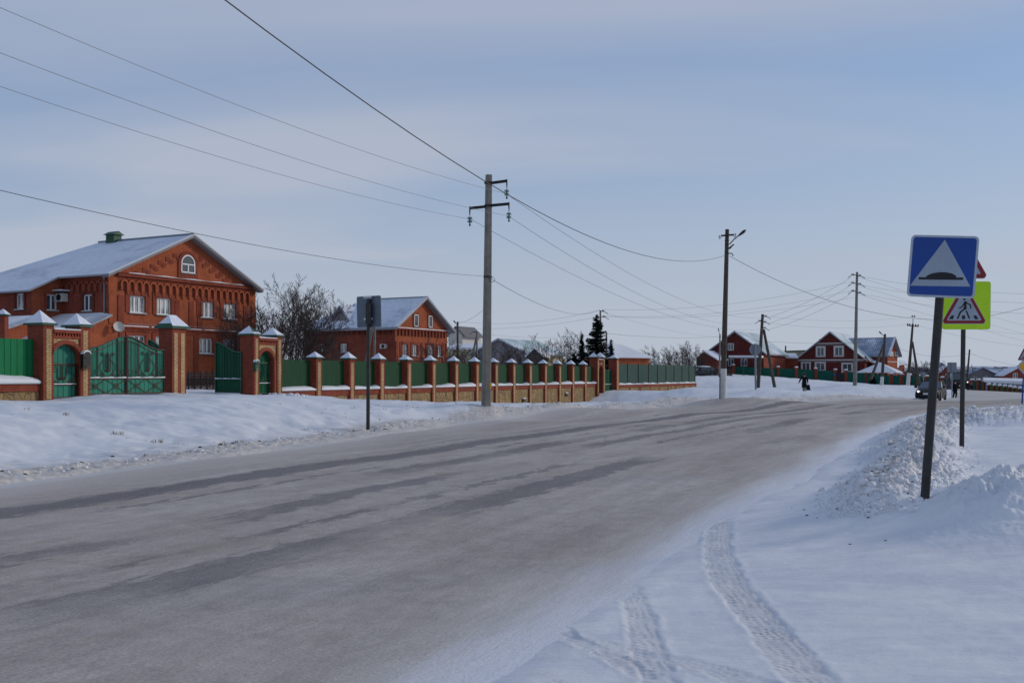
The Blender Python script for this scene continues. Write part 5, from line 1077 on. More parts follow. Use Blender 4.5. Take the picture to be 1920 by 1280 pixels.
# dark picket railing and shrubs left of the carport house
t = thing('picket_fence', 'dark picket fence on the snowy rise left of the concrete lamp pole', 'fence', at(1328, 698, 160)); m = MB(); a, b = at(1306, 699, 162), at(1372, 699, 158)
for i in range(46): q = a+(b-a)*(i/45); m.box(V(q.x, q.y, .9), V(.09,0,0), V(0,.03,0), V(0,0,zat(691, 160)-.9), 'iron')
for z_ in (1.6, 2.3): m.box(V(a.x, a.y+.04, z_), b-a, V(0,.05,0), V(0,0,.09), 'iron')
part('pickets', m, t)
# ------------------------------------------------------------------ hills
def hills():
    m = MB(); n = 160; vs = []; q = np.linspace(-.9, .9, n)
    for j, (r_, f) in enumerate(((1500, 0), (1900, .55), (2350, 1.0), (2900, .8), (3300, 0))):
        for i, a in enumerate(q):
            x, y = r_*math.sin(a), r_*math.cos(a); h = 17*(.6+.5*float(fbm(np.array([a*5.0]), np.array([r_*.0006]), 4, 80)[0]))*f*(1+.6*sstep(np.array(a), .25, .45))
            vs.append(V(x, y, -3+float(h)))
    for j in range(4): m.add([], [], 'hill_snow')
    fs = [(j*n+i, j*n+i+1, (j+1)*n+i+1, (j+1)*n+i) for j in range(4) for i in range(n-1)]; m.add(vs, fs, 'hill_snow')
    o = solo('hills', m, 'low snowy hills on the horizon', None, kind='structure', smooth=True)
    m = MB(); q_ = random.Random(5)
    for i in range(900):
        a = q_.uniform(-.6, .62); r_ = q_.choice((1560, 1700, 2100, 2250)); x, y = r_*math.sin(a), r_*math.cos(a); z = -3+(3 if r_ < 1800 else 9)
        w, h = q_.uniform(14, 40), q_.uniform(3, 7); m.blob(V(x, y, z+h*.4), (w, w*.5, h), 'hill_wood', i, 7, 4, .35)
    solo('distant_woods', m, 'strip of bare woods low on the far horizon', 'woods', kind='stuff')
hills()
# ------------------------------------------------------------------ vegetation
def bare_tree(name, lab, base, H, spread, stems, seed, r0=.07, lev=(9, 6, 5), group=None, cat='tree', lean=0.0, low=.12, twr=.011, fan=.42, dome=False):
    q = random.Random(seed); base = Vector(base); t = thing(name, lab, cat, base, group); mt, mc = MB(), MB()
    def branch(mb, p, d, L, r_, n, sides, up=.12, jit=.16):
        pts = [p.copy()]; rs = [r_]
        for i in range(n):
            d = (d+V(q.uniform(-jit, jit), q.uniform(-jit, jit), q.uniform(-jit*.5, jit)+up*.3)).normalized(); p = p+d*(L/n); pts.append(p.copy()); rs.append(max(twr*.6, r_*(1-.82*(i+1)/n)))
        mb.tube(pts, rs, 'bark' if mb is mt else 'twig', sides, cap=False); return pts, d
    def grow(pts, d0, L, r_, k):
        cnt = lev[k-1] if k-1 < len(lev) else 0
        for j in range(cnt):
            f = low+(1-low)*(j+q.random())/cnt if k == 1 else .15+.85*(j+q.random())/cnt; i = min(len(pts)-2, int(f*(len(pts)-1))); p = pts[i].lerp(pts[i+1], f*(len(pts)-1)-i)
            ax = (pts[i+1]-pts[i]).normalized(); a = q.uniform(0, 6.28); o = ax.orthogonal().normalized(); w = ax.cross(o); dv = (ax*.75+(o*math.cos(a)+w*math.sin(a))*q.uniform(.6, 1.15)+V(0,0,.10)).normalized()
            LL = L*(.42 if k == 1 else .45)*q.uniform(.6, 1.15)*(1.15-.6*f); rr = max(twr, r_*(.45 if k == 1 else .5)*(1-.5*f))
            pp, dd = branch(mt if k == 1 else mc, p, dv, LL, rr, 4 if k < 3 else 3, 4 if k == 1 else 3); 
            if k < len(lev): grow(pp, dd, LL, rr, k+1)
    for s_ in range(stems):
        a = q.uniform(0, 6.28); sp = q.uniform(.3, 1)*fan if stems > 1 else .06; d = V(math.cos(a)*sp*spread+lean, math.sin(a)*sp*spread*.7, 1).normalized(); L = H*q.uniform(.78, 1.0)*(1 if dome else 1/max(.75, d.z))
        pts, dd = branch(mt, base+V(math.cos(a)*.12*stems*.3, math.sin(a)*.3, -.2), d, L, r0*q.uniform(.7, 1.1), 7, 5, .1, .09); grow(pts, dd, L, r0, 1)
    part('trunk', mt, t); part('crown', mc, t); return t
def zbase(px, Y): X = (px-CX)/F*Y; return V(X, Y, gz(X, Y))
def tree_px(name, lab, px, ytop, Y, **kw):
    b = zbase(px, Y); return bare_tree(name, lab, b, (zat(ytop, Y)-b.z)*.93, **kw)
tree_px('bare_tree', 'tall many-stemmed bare tree right against the big brick house', 512, 522, 66, spread=1.0, stems=17, seed=3, r0=.055, lev=(11, 8, 5), fan=1.05, twr=.011, dome=True, low=.25)
tree_px('bare_tree', 'broad bare tree with dense dark twigs left of the second brick house', 543, 524, 69, spread=1.0, stems=18, seed=4, r0=.055, lev=(11, 8, 5), fan=.85, twr=.011, dome=True, low=.25)
tree_px('bare_shrub', 'bare shrub behind the first panels of the long fence', 596, 610, 76, spread=1.0, stems=9, seed=5, r0=.05, lev=(7, 6, 5), cat='shrub')
tree_px('bare_shrub', 'bare shrub beside the smaller gateway, against the house wall', 452, 560, 63, spread=.7, stems=4, seed=8, r0=.04, lev=(6, 5, 5), cat='shrub')
for i, (px, yt, Y, lb) in enumerate(((370, 690, 60.5, 'low bare bush behind the iron garden railing'), (398, 688, 61.5, 'second low bush behind the railing, nearer the open gate'), (800, 625, 86, 'bare bush before the windows of the second brick house'), (826, 640, 88, 'small bush at the right corner of the second brick house'), (862, 645, 112, 'grey bush right of the second brick house'),
        (880, 652, 118, 'bush at the foot of the leaning braced pole'), (838, 655, 100, 'scrubby bush between house corner and lamp pole'), (936, 640, 122, 'thin bare tree in front of the green roofed house'), (974, 640, 118, 'crooked bare fruit tree right of the green roofed house'), (1000, 668, 110, 'dense low bush beside the brown shed'), (1036, 628, 116, 'bare tree left of the small spruce'), (1062, 614, 118, 'taller bare tree between shed and spruces'),
        (1080, 640, 125, 'thin bare tree close to the small spruce'), (780, 660, 84, 'low bush under the windows of the second brick house'), (1228, 655, 150, 'bare shrub behind the hip roofed garage'), (1245, 648, 155, 'round bare shrub above the teal fence'), (1262, 652, 150, 'bare shrub mid-row above the teal fence'), (1282, 648, 152, 'bare tree near the end of the teal fence'), (1300, 640, 158, 'taller bare tree beside the dark annex'), (1312, 655, 162, 'small bare tree touching the dark annex'),
        (1718, 676, 180, 'bare shrub under the braced utility pole'), (1738, 672, 185, 'bare shrub left of the speed hump sign post'), (1700, 684, 182, 'low bare shrub by the brick annex'), (1752, 680, 190, 'bare shrub behind the speed hump sign post'), (1800, 683, 170, 'pale bare tree beside the rectangular sign'))):
    far = Y > 100
    tree_px('bare_shrub', lb, px, yt, Y, spread=1.0 if yt > 645 else .8, stems=9 if far else 6, seed=20+i, r0=.045, lev=(8, 6, 5) if far else (8, 6, 5), cat='shrub', group='bare shrubs and fruit trees around the gardens', twr=.011 if not far else .014, fan=.6)
m = MB(); q_ = random.Random(11)
for i in range(1500):                                                          # undergrowth behind the long fence
    s_ = q_.uniform(3*SP, 15*SP); b = LP(s_, q_.uniform(-16, -3)); z0 = max(.3, gz(b.x, b.y) if i % 40 == 0 else .5); h = q_.uniform(1.5, 3.0)*(.8+.5*float(vn(np.array([s_*.3]), np.array([0.]), 2)[0])); d = V(q_.uniform(-.5, .5), q_.uniform(-.3, .3), 1)
    p1 = V(b.x, b.y, z0); m.tube([p1, p1+d*h*.5, p1+d*h+V(q_.uniform(-.3, .3), 0, 0)], [.03, .022, .008], 'twig', 3, cap=False)
    for j in range(3): f = q_.uniform(.3, .9); m.tube([p1+d*h*f, p1+d*h*f+V(q_.uniform(-.6, .6), q_.uniform(-.4, .4), q_.uniform(.2, .7))], [.016, .008], 'twig', 3, cap=False)
solo('undergrowth', m, 'dark tangled bare undergrowth behind the long green fence', 'undergrowth', kind='stuff')
def spruce(lab, px, ytop, Y, wid, seed, dens=1.0):
    q = random.Random(seed); b = zbase(px, Y); H = zat(ytop, Y)-b.z; Rr = wid/F*Y/2*1.3; t = thing('spruce', lab, 'spruce tree', b)
    m = MB(); m.tube([b-V(0,0,.2), b+V(.05,0,H*.5), b+V(0,0,H)], [.17, .10, .015], 'bark', 6); part('trunk', m, t); m = MB(); nbr = int(H*44*dens)
    for k in range(nbr):
        f = (k+q.random())/nbr; f = f**.92; wh = .5+.5*math.cos(f*H*2.2*6.283/1.6); z = H*(.03+.955*f)+q.uniform(-.12, .12); rr = Rr*((1-f)**.8+.04)*(.62+.42*wh)*q.uniform(.65, 1.15)
        a = q.uniform(0, 6.283); dr = V(math.cos(a), math.sin(a), 0); sd = V(-dr.y, dr.x, 0); p = b+V(0,0,z); L = rr; n = max(3, int(L/.15)); prev = p
        for i in range(n):
            u = (i+1)/n; nx = p+dr*L*u+V(0,0,-L*.34*u+L*.34*u*u+q.uniform(-.02, .02)); w = .24*(1-u*.5)+.05
            for sg in (-1, 1):
                for zz_ in (-.02, -.18): e = nx+sd*sg*w*q.uniform(.6, 1.2)+dr*q.uniform(-.02, .12)+V(0,0,zz_*q.uniform(.5, 1.5)); m.face([prev+V(0,0,.02), nx, e], 'needle')
            m.face([prev+V(0,0,.04), nx, nx+V(0,0,-.20*q.uniform(.4, 1.2))-dr*.05], 'needle'); prev = nx
    part('crown', m, t)
spruce('tallest dark spruce rising between the long fence and the garage', 1119, 588, 104, 74, 1)
spruce('small dark spruce left of the tallest spruce', 1091, 624, 108, 26, 2)
spruce('slim spruce just right of the tallest spruce', 1146, 636, 106, 24, 3)
spruce('squat dark young spruce on the snow at the far fence', 1637, 703, 150, 17, 4, 1.6)
spruce('broad low spruce under the tallest one, behind the fence', 1076, 662, 102, 70, 5)
# ------------------------------------------------------------------ poles
def pole(name, lab, top, base, Y, r1, r0, mat='concrete', square=False, white=None, cat='utility pole', strut=None, extra=None):
    b, t_ = at(base[0], base[1], Y), at(top[0], top[1], Y); g = gz(b.x, b.y); t = thing(name, lab, cat, (b.x, b.y, g)); ax = (t_-b).normalized(); foot = b+ax*((g-.5-b.z)/ax.z); m = MB(); n = 4 if square else 10
    if square:
        yaw = .5
        def ring(c, r_): return [c+V(math.cos(yaw+k*math.pi/2+math.pi/4)*r_*1.3, math.sin(yaw+k*math.pi/2+math.pi/4)*r_*1.3, 0) for k in range(4)]
        # chamfered square concrete post
        def oct_(c, r_): return [c+V(math.cos(yaw+a)*r_*k, math.sin(yaw+a)*r_*k, 0) for a, k in [(math.pi/4*i+off, 1.25) for i in range(0, 8, 2) for off in (math.pi/4-.16, math.pi/4+.16)]]
        A0, B0 = oct_(foot, r0), oct_(t_, r1); m.add(A0+B0, [tuple(range(7, -1, -1)), tuple(range(8, 16))]+[(i, (i+1) % 8, 8+(i+1) % 8, 8+i) for i in range(8)], mat)
    else: m.tube([foot, foot.lerp(t_, .5), t_], [r0, (r0+r1)/2, r1], mat, 12)
    p = part('pole', m, t, smooth=not square and False)
    if white:
        w0 = foot; zt = zat(white, Y); w1 = b+ax*((zt-b.z)/ax.z); f = (w1-foot).length/(t_-foot).length; m = MB()
        if square: pass
        m.tube([foot, w1], [r0*1.05+.004, r0+(r1-r0)*f+.006], 'whitewash', 12); part('whitewash_band', m, t)
    if strut:
        (ax_, ay_), (bx_, by_), Ys = strut; a_, b_ = at(ax_, ay_, Y+.2), at(bx_, by_, Ys); m = MB(); m.tube([a_, b_-V(0,0,.5)], [r1, r0*.9], mat, 8); part('strut', m, t)
    if extra: extra(t, t_, b, Y)
    return t
def x_insul(t, p, up=.16): 
    m = MB(); m.lathe(p, [(.012, -.1), (.012, 0), (.05, .01), (.055, .05), (.03, .08), (.045, .1), (.02, .14)], 'offwhite', 8); part('insulator', m, t)
def ex_main(t, T, b, Y):
    def arm(px0, py0, px1, py1, n_):
        a, c = at(px0, py0, Y-.22), at(px1, py1, Y-.25); m = MB(); d = (c-a); m.prism([a+V(0,0,.05), a-V(0,0,.05), c-V(0,0,.05), c+V(0,0,.05)], V(0,.10,0), 'black')
        m.prism([c+V(0,0,.06), c+V(.05,0,.06), c+V(.05,0,-.22), c+V(0,0,-.14)] if px1 > px0 else [c+V(0,0,.06), c-V(.05,0,-.06), c-V(.05,0,.22), c-V(0,0,.14)], V(0,.10,0), 'black'); A_ = part('cross_arm', m, t)
        m = MB(); e = c+V(.025 if px1 > px0 else -.025, .05, -.16); m.tube([e, e-V(0,0,.14)], .018, 'iron', 5)
        for k in range(2): m.lathe(e-V(0,0,.24+k*.13), [(.03, .07), (.09, .05), (.105, .0), (.10, -.02), (.05, -.01), (.035, -.06)], 'insulator', 12)
        m.tube([e-V(0,0,.36), e-V(0,0,.50)], .02, 'iron', 5); m.cbox(e-V(0,0,.50), (.07, .13, .05), 'iron'); part('insulator', m, A_); return e-V(0,0,.52)
    arm(920, 343, 949, 339, 1); arm(920, 385, 953, 382, 1); arm(911, 387, 882, 390, 1)
    for py in (343, 386, 519): m = MB(); c = at(916 if py < 500 else 914.5, py, Y); m.lathe(c, [(.17, -.04), (.17, .04)], 'iron', 10); part('clamp', m, t); m = MB(); c = at(923, 524, Y-.1); m.tube([c+V(.10*math.cos(a*.6), 0, .10*math.sin(a*.6)) for a in range(12)], .009, 'cable', 4); part('cable_loop', m, t)
    m = MB(); c = at(918.5, 728, Y-.23); m.box(c, V(.07,0,0), V(0,.02,0), V(0,0,.22), 'sign_amber'); part('tag', m, t)
pole('utility_pole', 'tall grey concrete pole with glass insulators in front of the long fence', (916.5, 328), (911.5, 760), 40.6, .105, .155, 'concrete', True, extra=ex_main, white=757)
def lamp_head(t, pts, Y, r_=.03, head=.32):
    m = MB(); P_ = [at(x, y, Y-.15) for x, y in pts]; m.tube(P_, r_, 'iron', 6); d = (P_[-1]-P_[-2]).normalized(); h = P_[-1]; a = part('lamp_arm', m, t)
    m = MB(); m.tube([h-d*.05, h+d*.08, h+d*.30, h+d*.45], [.035, .065, .085, .03], 'post_metal', 8); part('lamp_head', m, a)
def ex2(t, T, b, Y):
    m = MB(); m.tube([at(1352, 442, Y-.2), at(1376, 440, Y-.2)], .05, 'iron', 5)
    for x, y in ((1353, 443), (1375, 441)): m.tube([at(x, y, Y-.2), at(x-(3 if x < 1360 else -2), y+5, Y-.2), at(x-(4 if x < 1360 else -4), y+1, Y-.2)], .015, 'iron', 4)
    a = part('cross_arm', m, t)
    for x, y in ((1349, 444), (1379, 440)): x_insul(t, at(x, y+2, Y-.2))
    lamp_head(t, [(1368, 458), (1375, 450), (1381, 445), (1386, 441)], Y); m = MB(); m.tube([at(1366, 466, Y-.1), at(1376, 458, Y-.15)], .04, 'iron', 5); m.tube([at(1368, 467, Y-.1), at(1372, 463, Y-.15)], .02, 'iron', 5); part('bracket', m, t)
    m = MB(); m.tube([at(1364, 475, Y-.2), at(1372, 475, Y-.2), at(1375, 480, Y-.2)], .03, 'iron', 5)
    part('bracket', m, t)
    for py in (451, 458, 475): m = MB(); m.lathe(at(1363, py, Y), [(.125, -.02), (.125, .02)], 'iron', 10); part('clamp', m, t)
    m = MB(); a_ = at(1349, 715, Y-.1); m.tube([at(1349.5, 747, Y-.2), at(1350, 700, Y-.2)], .03, 'iron', 5); part('conduit', m, t)
pole('lamp_pole', 'brown concrete lamp pole with a whitewashed foot in the roadside snow bank', (1363.5, 430), (1355.5, 747), 55, .10, .165, 'wood_pole', False, 691, 'lamp pole', extra=ex2)
def brackets(pts, Y, side=1):
    def f(t, T, b, Y_):
        for x, y, sgn in pts:
            m = MB(); a = at(x, y, Y-.1); m.tube([a, a+V(sgn*.35,0,0)], .045, 'iron', 5); m.tube([a+V(sgn*.35,0,0), a+V(sgn*.75,-.1,-.28)], .03, 'iron', 5); A_ = part('bracket', m, t)
            m = MB(); m.lathe(a+V(sgn*.20,0,.0), [(.03, 0), (.05, .06), (.035, .15)], 'grey_metal', 6); m.lathe(a+V(sgn*.34,0,.0), [(.03, 0), (.05, .06), (.035, .15)], 'grey_metal', 6); part('insulator', m, A_)
    return f
pole('utility_pole', 'old A-shaped timber pole with a leaning brace right of the lamp pole', (1430, 589), (1421, 731), 108, .14, .20, 'wood_pole', strut=((1432, 618), (1456, 735), 106), extra=brackets([(1431, 593, 1), (1430, 604, 1), (1429, 615, 1), (1429, 602, -1)], 108))
pole('utility_pole', 'tall slim concrete pole standing before the twin-window house', (1607, 510), (1603, 723), 100, .11, .19, 'concrete', extra=brackets([(1604, 515.5, -1), (1604, 531, -1), (1604, 546, -1), (1607, 517, 1), (1607, 533, 1), (1607, 549, 1)], 100))
def ex_lamp(pts, Y): return lambda t, T, b, Y_: lamp_head(t, pts, Y, .035)
pole('lamp_pole', 'short whitewashed pole with a lamp and brace by the snowy pavilion', (1659.5, 626), (1653, 722), 124, .13, .20, 'wood_pole', white=706, cat='lamp pole', strut=((1657, 646), (1633, 702), 121), extra=ex_lamp([(1659, 632), (1656, 629), (1653, 626)], 124))
def ex_T(t, T, b, Y):
    m = MB(); m.tube([T, at(1712, 597, Y)], .04, 'iron', 5); m.tube([at(1701, 610, Y-.2), at(1722, 612, Y-.2)], .06, 'iron', 5); a = part('cross_arm', m, t)
    for x, y in ((1702, 609), (1706, 609.5), (1717, 610.5), (1721.5, 611), (1710.5, 594), (1714.5, 594)): m = MB(); p = at(x, y, Y-.2); m.lathe(p, [(.03, -.05), (.10, .02), (.09, .10), (.04, .2)], 'iron', 7); part('insulator', m, a)
pole('utility_pole', 'dark T-topped pole with a leaning brace left of the speed hump sign', (1711.5, 607), (1702, 724), 128, .12, .23, 'wood_pole', white=699, strut=((1711, 641), (1724, 716), 126), extra=ex_T)
pole('utility_pole', 'thin dark pole seen past the pedestrian sign post', (1818, 655), (1813, 713), 150, .11, .17, 'wood_pole')
pole('lamp_pole', 'small lamp pole right of the second brick house', (858, 603), (858, 668), 126, .12, .16, 'wood_pole', cat='lamp pole', extra=lambda t, T, b, Y: (lamp_head(t, [(858, 609), (856, 608), (854.5, 606)], Y, .03)))
pole('utility_pole', 'leaning braced pole among the bushes left of the tall concrete pole', (894, 620), (894, 690), 118, .10, .15, 'concrete', strut=((893, 632), (884, 668), 118), extra=brackets([(893, 622, -1)], 118))
pole('utility_pole', 'slim pole rising through the tallest spruce', (1125.5, 582), (1128, 690), 107, .09, .14, 'concrete', extra=brackets([(1126, 583.5, 1), (1128, 594, 1)], 107))
pole('utility_pole', 'short pole between the spruces and the garage', (1137, 622), (1137, 690), 112, .10, .13, 'concrete')
pole('lamp_pole', 'thin pole with a small lamp behind the concrete lamp pole', (1350, 626), (1349, 700), 150, .10, .14, 'concrete', cat='lamp pole', extra=ex_lamp([(1350, 632), (1349, 626), (1348, 621)], 150))
pole('utility_pole', 'thin dark pole between the two dark red houses', (1473, 648), (1473, 692), 186, .12, .16, 'wood_pole')
pole('utility_pole', 'pale braced pole behind the left sign board', (703, 600), (702, 668), 84, .09, .13, 'concrete', strut=((700, 606), (685, 672), 84))
# ------------------------------------------------------------------ wires
def wire(lab, p, q, sag, r_=.007, mat='wire', name='overhead_wire'):
    a, b = at(*p), at(*q); pts = [a.lerp(b, i/28)-V(0,0,4*sag*(i/28)*(1-i/28)) for i in range(29)]; m = MB(); m.tube(pts, r_, mat, 4)
    solo(name, m, lab, 'wire', loc=a, group='overhead wires')
prevp = (-11.9, 15.6)
def bk(px, py, Y=40.6, dx=-11.0, dy=-25.0, dz=0):
    p = at(px, py, Y); q = V(p.x+dx, p.y+dy, p.z+dz); return (CX+F*q.x/q.y, HOR-(q.z-CZ)*F/q.y, q.y)
wire('topmost thin wire from the upper left to the tall concrete pole', bk(949, 363), (949, 363, 40.5), .42); wire('second thin wire from the left to the tall concrete pole', bk(953, 405), (953, 405, 40.5), .42); wire('third thin wire from the left to the tall concrete pole', bk(883, 411), (883, 411, 40.5), .42)
wire('lowest wire from the left to the middle of the tall concrete pole', bk(913, 518), (913, 518, 40.4), .42, .008, 'cable')
wire('upper wire descending from the tall concrete pole to the A-shaped pole', (949, 363, 40.5), (1440, 594, 108), 1.6, .009); wire('middle wire descending from the tall concrete pole to the A-shaped pole', (953, 405, 40.5), (1422, 604, 108), 1.6, .009); wire('bottom wire descending from the tall concrete pole to the A-shaped pole', (883, 411, 40.5), (1438, 615, 108), 1.6, .009)
wire('wire from the middle of the tall concrete pole to the spruce pole', (916, 520, 40.4), (1125, 580, 107), .9, .010, 'cable'); wire('wire from the spruce pole down to the thin lamp pole', (1127, 583, 107), (1349, 632, 150), .5, .011)
wire('thick black cable crossing the sky from the upper left to the lamp pole', (-290, -560, 10), (1362, 478, 54.8), 2.1, .011, 'cable', 'overhead_cable'); wire('black cable dipping from the lamp pole to the right behind the signs', (1368, 480, 54.8), (2080, 500, 72), 3.5, .012, 'cable', 'overhead_cable')
for i, (a, b, l) in enumerate((((1595, 520), (1443, 594), 'upper'), ((1595, 535), (1441, 606), 'middle'), ((1595, 551), (1442, 617), 'lower'))): wire(l+' wire between the A-shaped pole and the tall slim pole', b+(108,), a+(100,), .35, .012)
for i, (y0, y1, l) in enumerate(((517, 549, 'upper'), (533, 566, 'middle'), (549, 588, 'lower'))): wire(l+' wire running right from the tall slim pole past the signs', (1608, y0, 100), (2060, y1, 96), .7, .011)
for i, (y0, y1, l) in enumerate(((519, 640, 'upper'), (535, 655, 'middle'), (551, 668, 'lower'))): wire(l+' steep wire falling right from the tall slim pole', (1608, y0, 100), (2040, y1, 190), .3, .013)
wire('upper long faint wire from the spruce pole to the tall slim pole', (1128, 580, 107), (1603, 526, 100), .9, .011); wire('lower long faint wire from the spruce pole to the tall slim pole', (1130, 592, 107), (1603, 543, 100), .9, .011); wire('faint wire from the garden pole to the tall slim pole', (1131, 593, 107), (1603, 557, 100), .8, .011)
wire('upper wire from the small lamp pole to the spruce pole', (860, 603, 126), (1125, 581, 107), .7, .011); wire('lower wire from the small lamp pole to the spruce pole', (860, 615, 126), (1127, 593, 107), .5, .011); wire('wire from the braced garden pole to the short pole', (895, 624, 118), (1137, 625, 112), .5, .011)
wire('dark wire from the short pole to the thin lamp pole', (1137, 625, 112), (1349, 631, 150), .3, .015, 'cable'); wire('dark wire from the thin lamp pole to the whitewashed short pole', (1350, 631, 150), (1659, 641, 124), .5, .015, 'cable'); wire('dark wire from the whitewashed short pole past the signs', (1660, 643, 124), (1817, 662, 150), 1.0, .015, 'cable'); wire('dark wire from the thin dark pole to the right edge', (1818, 662, 150), (2010, 690, 150), .8, .015, 'cable')
wire('upper wire from the A-shaped pole to the T-topped pole', (1440, 593, 108), (1709, 594, 128), .5, .011); wire('lower wire from the A-shaped pole to the T-topped pole', (1440, 605, 108), (1702, 608, 128), .5, .011); wire('upper wire from the T-topped pole to the right', (1714, 594, 128), (2050, 628, 128), .8, .011); wire('lower wire from the T-topped pole to the right', (1722, 610, 128), (2050, 655, 128), .8, .011)
wire('wire from the small lamp pole up toward the tall concrete pole', (860, 606, 126), (905, 582, 90), .2, .014)
# ------------------------------------------------------------------ signs
def rrect(w, h, r_, k=4):
    o = []
    for cx, cy, a0 in ((w/2-r_, h/2-r_, 0), (-w/2+r_, h/2-r_, 90), (-w/2+r_, -h/2+r_, 180), (w/2-r_, -h/2+r_, 270)):
        for i in range(k+1): a = R(a0+90*i/k); o.append((cx+r_*math.cos(a), cy+r_*math.sin(a)))
    return o
def rtri(w, h, r_, cy=0, k=3, inv=False):
    P_ = [(-w/2, -h/3+cy), (w/2, -h/3+cy), (0, 2*h/3+cy)]; o = []
    for i in range(3):
        p, a, b = V(*P_[i], 0), V(*P_[i-1], 0), V(*P_[(i+1) % 3], 0); u, v = (a-p).normalized(), (b-p).normalized(); bis = (u+v).normalized(); dist = r_/math.sin(R(30)); c = p+bis*dist
        a1 = p+u*(dist*math.cos(R(30))); b1 = p+v*(dist*math.cos(R(30)))
        for j in range(k+1): q = a1.lerp(b1, j/k)-c; o.append(tuple((c+q.normalized()*r_)[:2]))
    if inv: o = [(x, -y) for x, y in o][::-1]
    return o
class Plane:
    def __init__(s, c, ex, ey): s.c, s.ex, s.ey = Vector(c), Vector(ex).normalized(), Vector(ey).normalized(); s.n = s.ex.cross(s.ey).normalized(); s.n = s.n if s.n.y < 0 else -s.n
    def p(s, x, y, o=0): return s.c+s.ex*x+s.ey*y+s.n*o
    def flat(s, m, pts, o, th, mat): m.prism([s.p(x, y, o) for x, y in pts], s.n*th, mat)
def limb(m, pl, pts, w, o, mat):
    for (x0, y0), (x1, y1) in zip(pts, pts[1:]):
        d = V(x1-x0, y1-y0, 0).normalized(); nx, ny = -d.y*w/2, d.x*w/2; e = d*(w*.2); pl.flat(m, [(x0+nx-e.x, y0+ny-e.y), (x1+nx+e.x, y1+ny+e.y), (x1-nx+e.x, y1-ny+e.y), (x0-nx-e.x, y0-ny-e.y)], o, .002, mat)
def post(t, a, b, r_, mat='post_metal'):
    m = MB(); g = gz(a.x, a.y); d = (b-a).normalized(); f = a+d*((g-.4-a.z)/d.z); m.tube([f, f.lerp(b, .5), b], [r_*1.04, r_, r_], mat, 14); p = part('post', m, t)
    m = MB(); m.lathe(b, [(r_*1.08, -.01), (r_*1.08, .012), (r_*.4, .03)], mat, 12, axis=d); part('post_cap', m, p)
# speed hump sign
b_ = at(1734, 935, 10.78); t = thing('traffic_sign', 'blue square speed hump sign on a leaning dark post, nearest on the right', 'traffic sign', (b_.x, b_.y, gz(b_.x, b_.y)))
cl, cr_ = at(1704.5, 497.5, 10.72), at(1832, 501.5, 10.54); ct, cb = at(1773, 441.5, 10.63), at(1763.5, 557.5, 10.63)
pl = Plane((cl+cr_)/2, cr_-cl, ct-cb); pl.n = pl.ex.cross(pl.ey).normalized(); pl.n = pl.n if pl.n.y < 0 else -pl.n; W_, H_ = (cr_-cl).length, (ct-cb).length
post(t, b_, at(1770, 452, 10.74), .045); m = MB(); pl.flat(m, rrect(W_, H_, .045), -.022, .022, 'sign_edge'); bd = part('board', m, t)
m = MB(); pl.flat(m, rrect(W_-.045, H_-.045, .028), .0005, .0025, 'sign_blue'); part('blue_field', m, bd)
m = MB(); k = .001027  # metres per px of the enlarged view (1387 px wide crop)
def sp_(x, y): # crop coords -> plane coords, undoing the slight lean
    a = at(1660+x/5.335, 400+y/5.335, 10.63)-pl.c; return (a.dot(pl.ex), a.dot(pl.ey))
tri = [sp_(590, 263), sp_(841, 745), sp_(257, 710)]; pl.flat(m, tri, .0032, .0025, 'sign_white'); part('white_triangle', m, bd)
m = MB(); hp = [sp_(342, 628), sp_(405, 632)]+[sp_(558-150*math.cos(a*math.pi/12)*1.0, 640-math.sin(a*math.pi/12)*56+a*.8) for a in range(13)]+[sp_(712, 650), sp_(772, 651), sp_(771, 676), sp_(342, 651)]
pl.flat(m, hp, .0060, .0025, 'sign_black'); part('hump_symbol', m, bd)
m = MB()
for y_ in (.16, -.16): m.tube([pl.p(-.06, y_, -.035), pl.p(.06, y_, -.035)], .012, 'grey_metal', 6); 
part('bracket', m, bd)
# pedestrian crossing warning sign
YP = 19.5; b_ = at(1803, 856, YP+.06); t = thing('traffic_sign', 'fluorescent yellow pedestrian crossing warning sign under a red triangle, behind the blue sign', 'traffic sign', (b_.x, b_.y, gz(b_.x, b_.y))); t['label'] = 'yellow pedestrian crossing sign under a red triangle, behind the blue sign'
post(t, b_, at(1808.5, 446, YP+.06), .043); pl = Plane(at(1812.5, 572.5, YP), V(1,.0,0), V(.012,0,1)); m = MB(); pl.flat(m, rrect(.90, .90, .05), -.02, .02, 'sign_yellow'); bd = part('yellow_board', m, t)
K_ = YP/F
def g2(x, y): return ((1660+x/5.335-1812.5)*K_, (572.5-(400+y/5.335))*K_)
cx_, by_ = g2(789, 1098); tw = 445/5.335*K_; th = tw*.886; m = MB(); pl.flat(m, rtri(tw+.03, th+.03, .05, by_+th/3), .0005, .002, 'sign_white'); pl_t = Plane(pl.p(cx_, 0), pl.ex, pl.ey)
m = MB(); pl_t.flat(m, rtri(tw+.05, th+.045, .055, by_+th/3), .0005, .0025, 'sign_edge'); part('triangle_rim', m, bd); m = MB(); pl_t.flat(m, rtri(tw+.02, th+.015, .045, by_+th/3), .0032, .0025, 'sign_red'); part('red_triangle', m, bd)
m = MB(); pl_t.flat(m, rtri(tw*.80, th*.80, .018, by_+th/3), .0060, .0025, 'sign_white'); part('white_triangle', m, bd); m = MB()
def G(*p): return [g2(x, y) for x, y in p]
for q in (G((660, 1020), (687, 1020), (677, 1058), (634, 1058)), G((768, 1020), (797, 1020), (799, 1058), (764, 1058)), G((880, 1020), (908, 1020), (932, 1058), (895, 1058))): pl.flat(m, q, .0088, .002, 'sign_black')
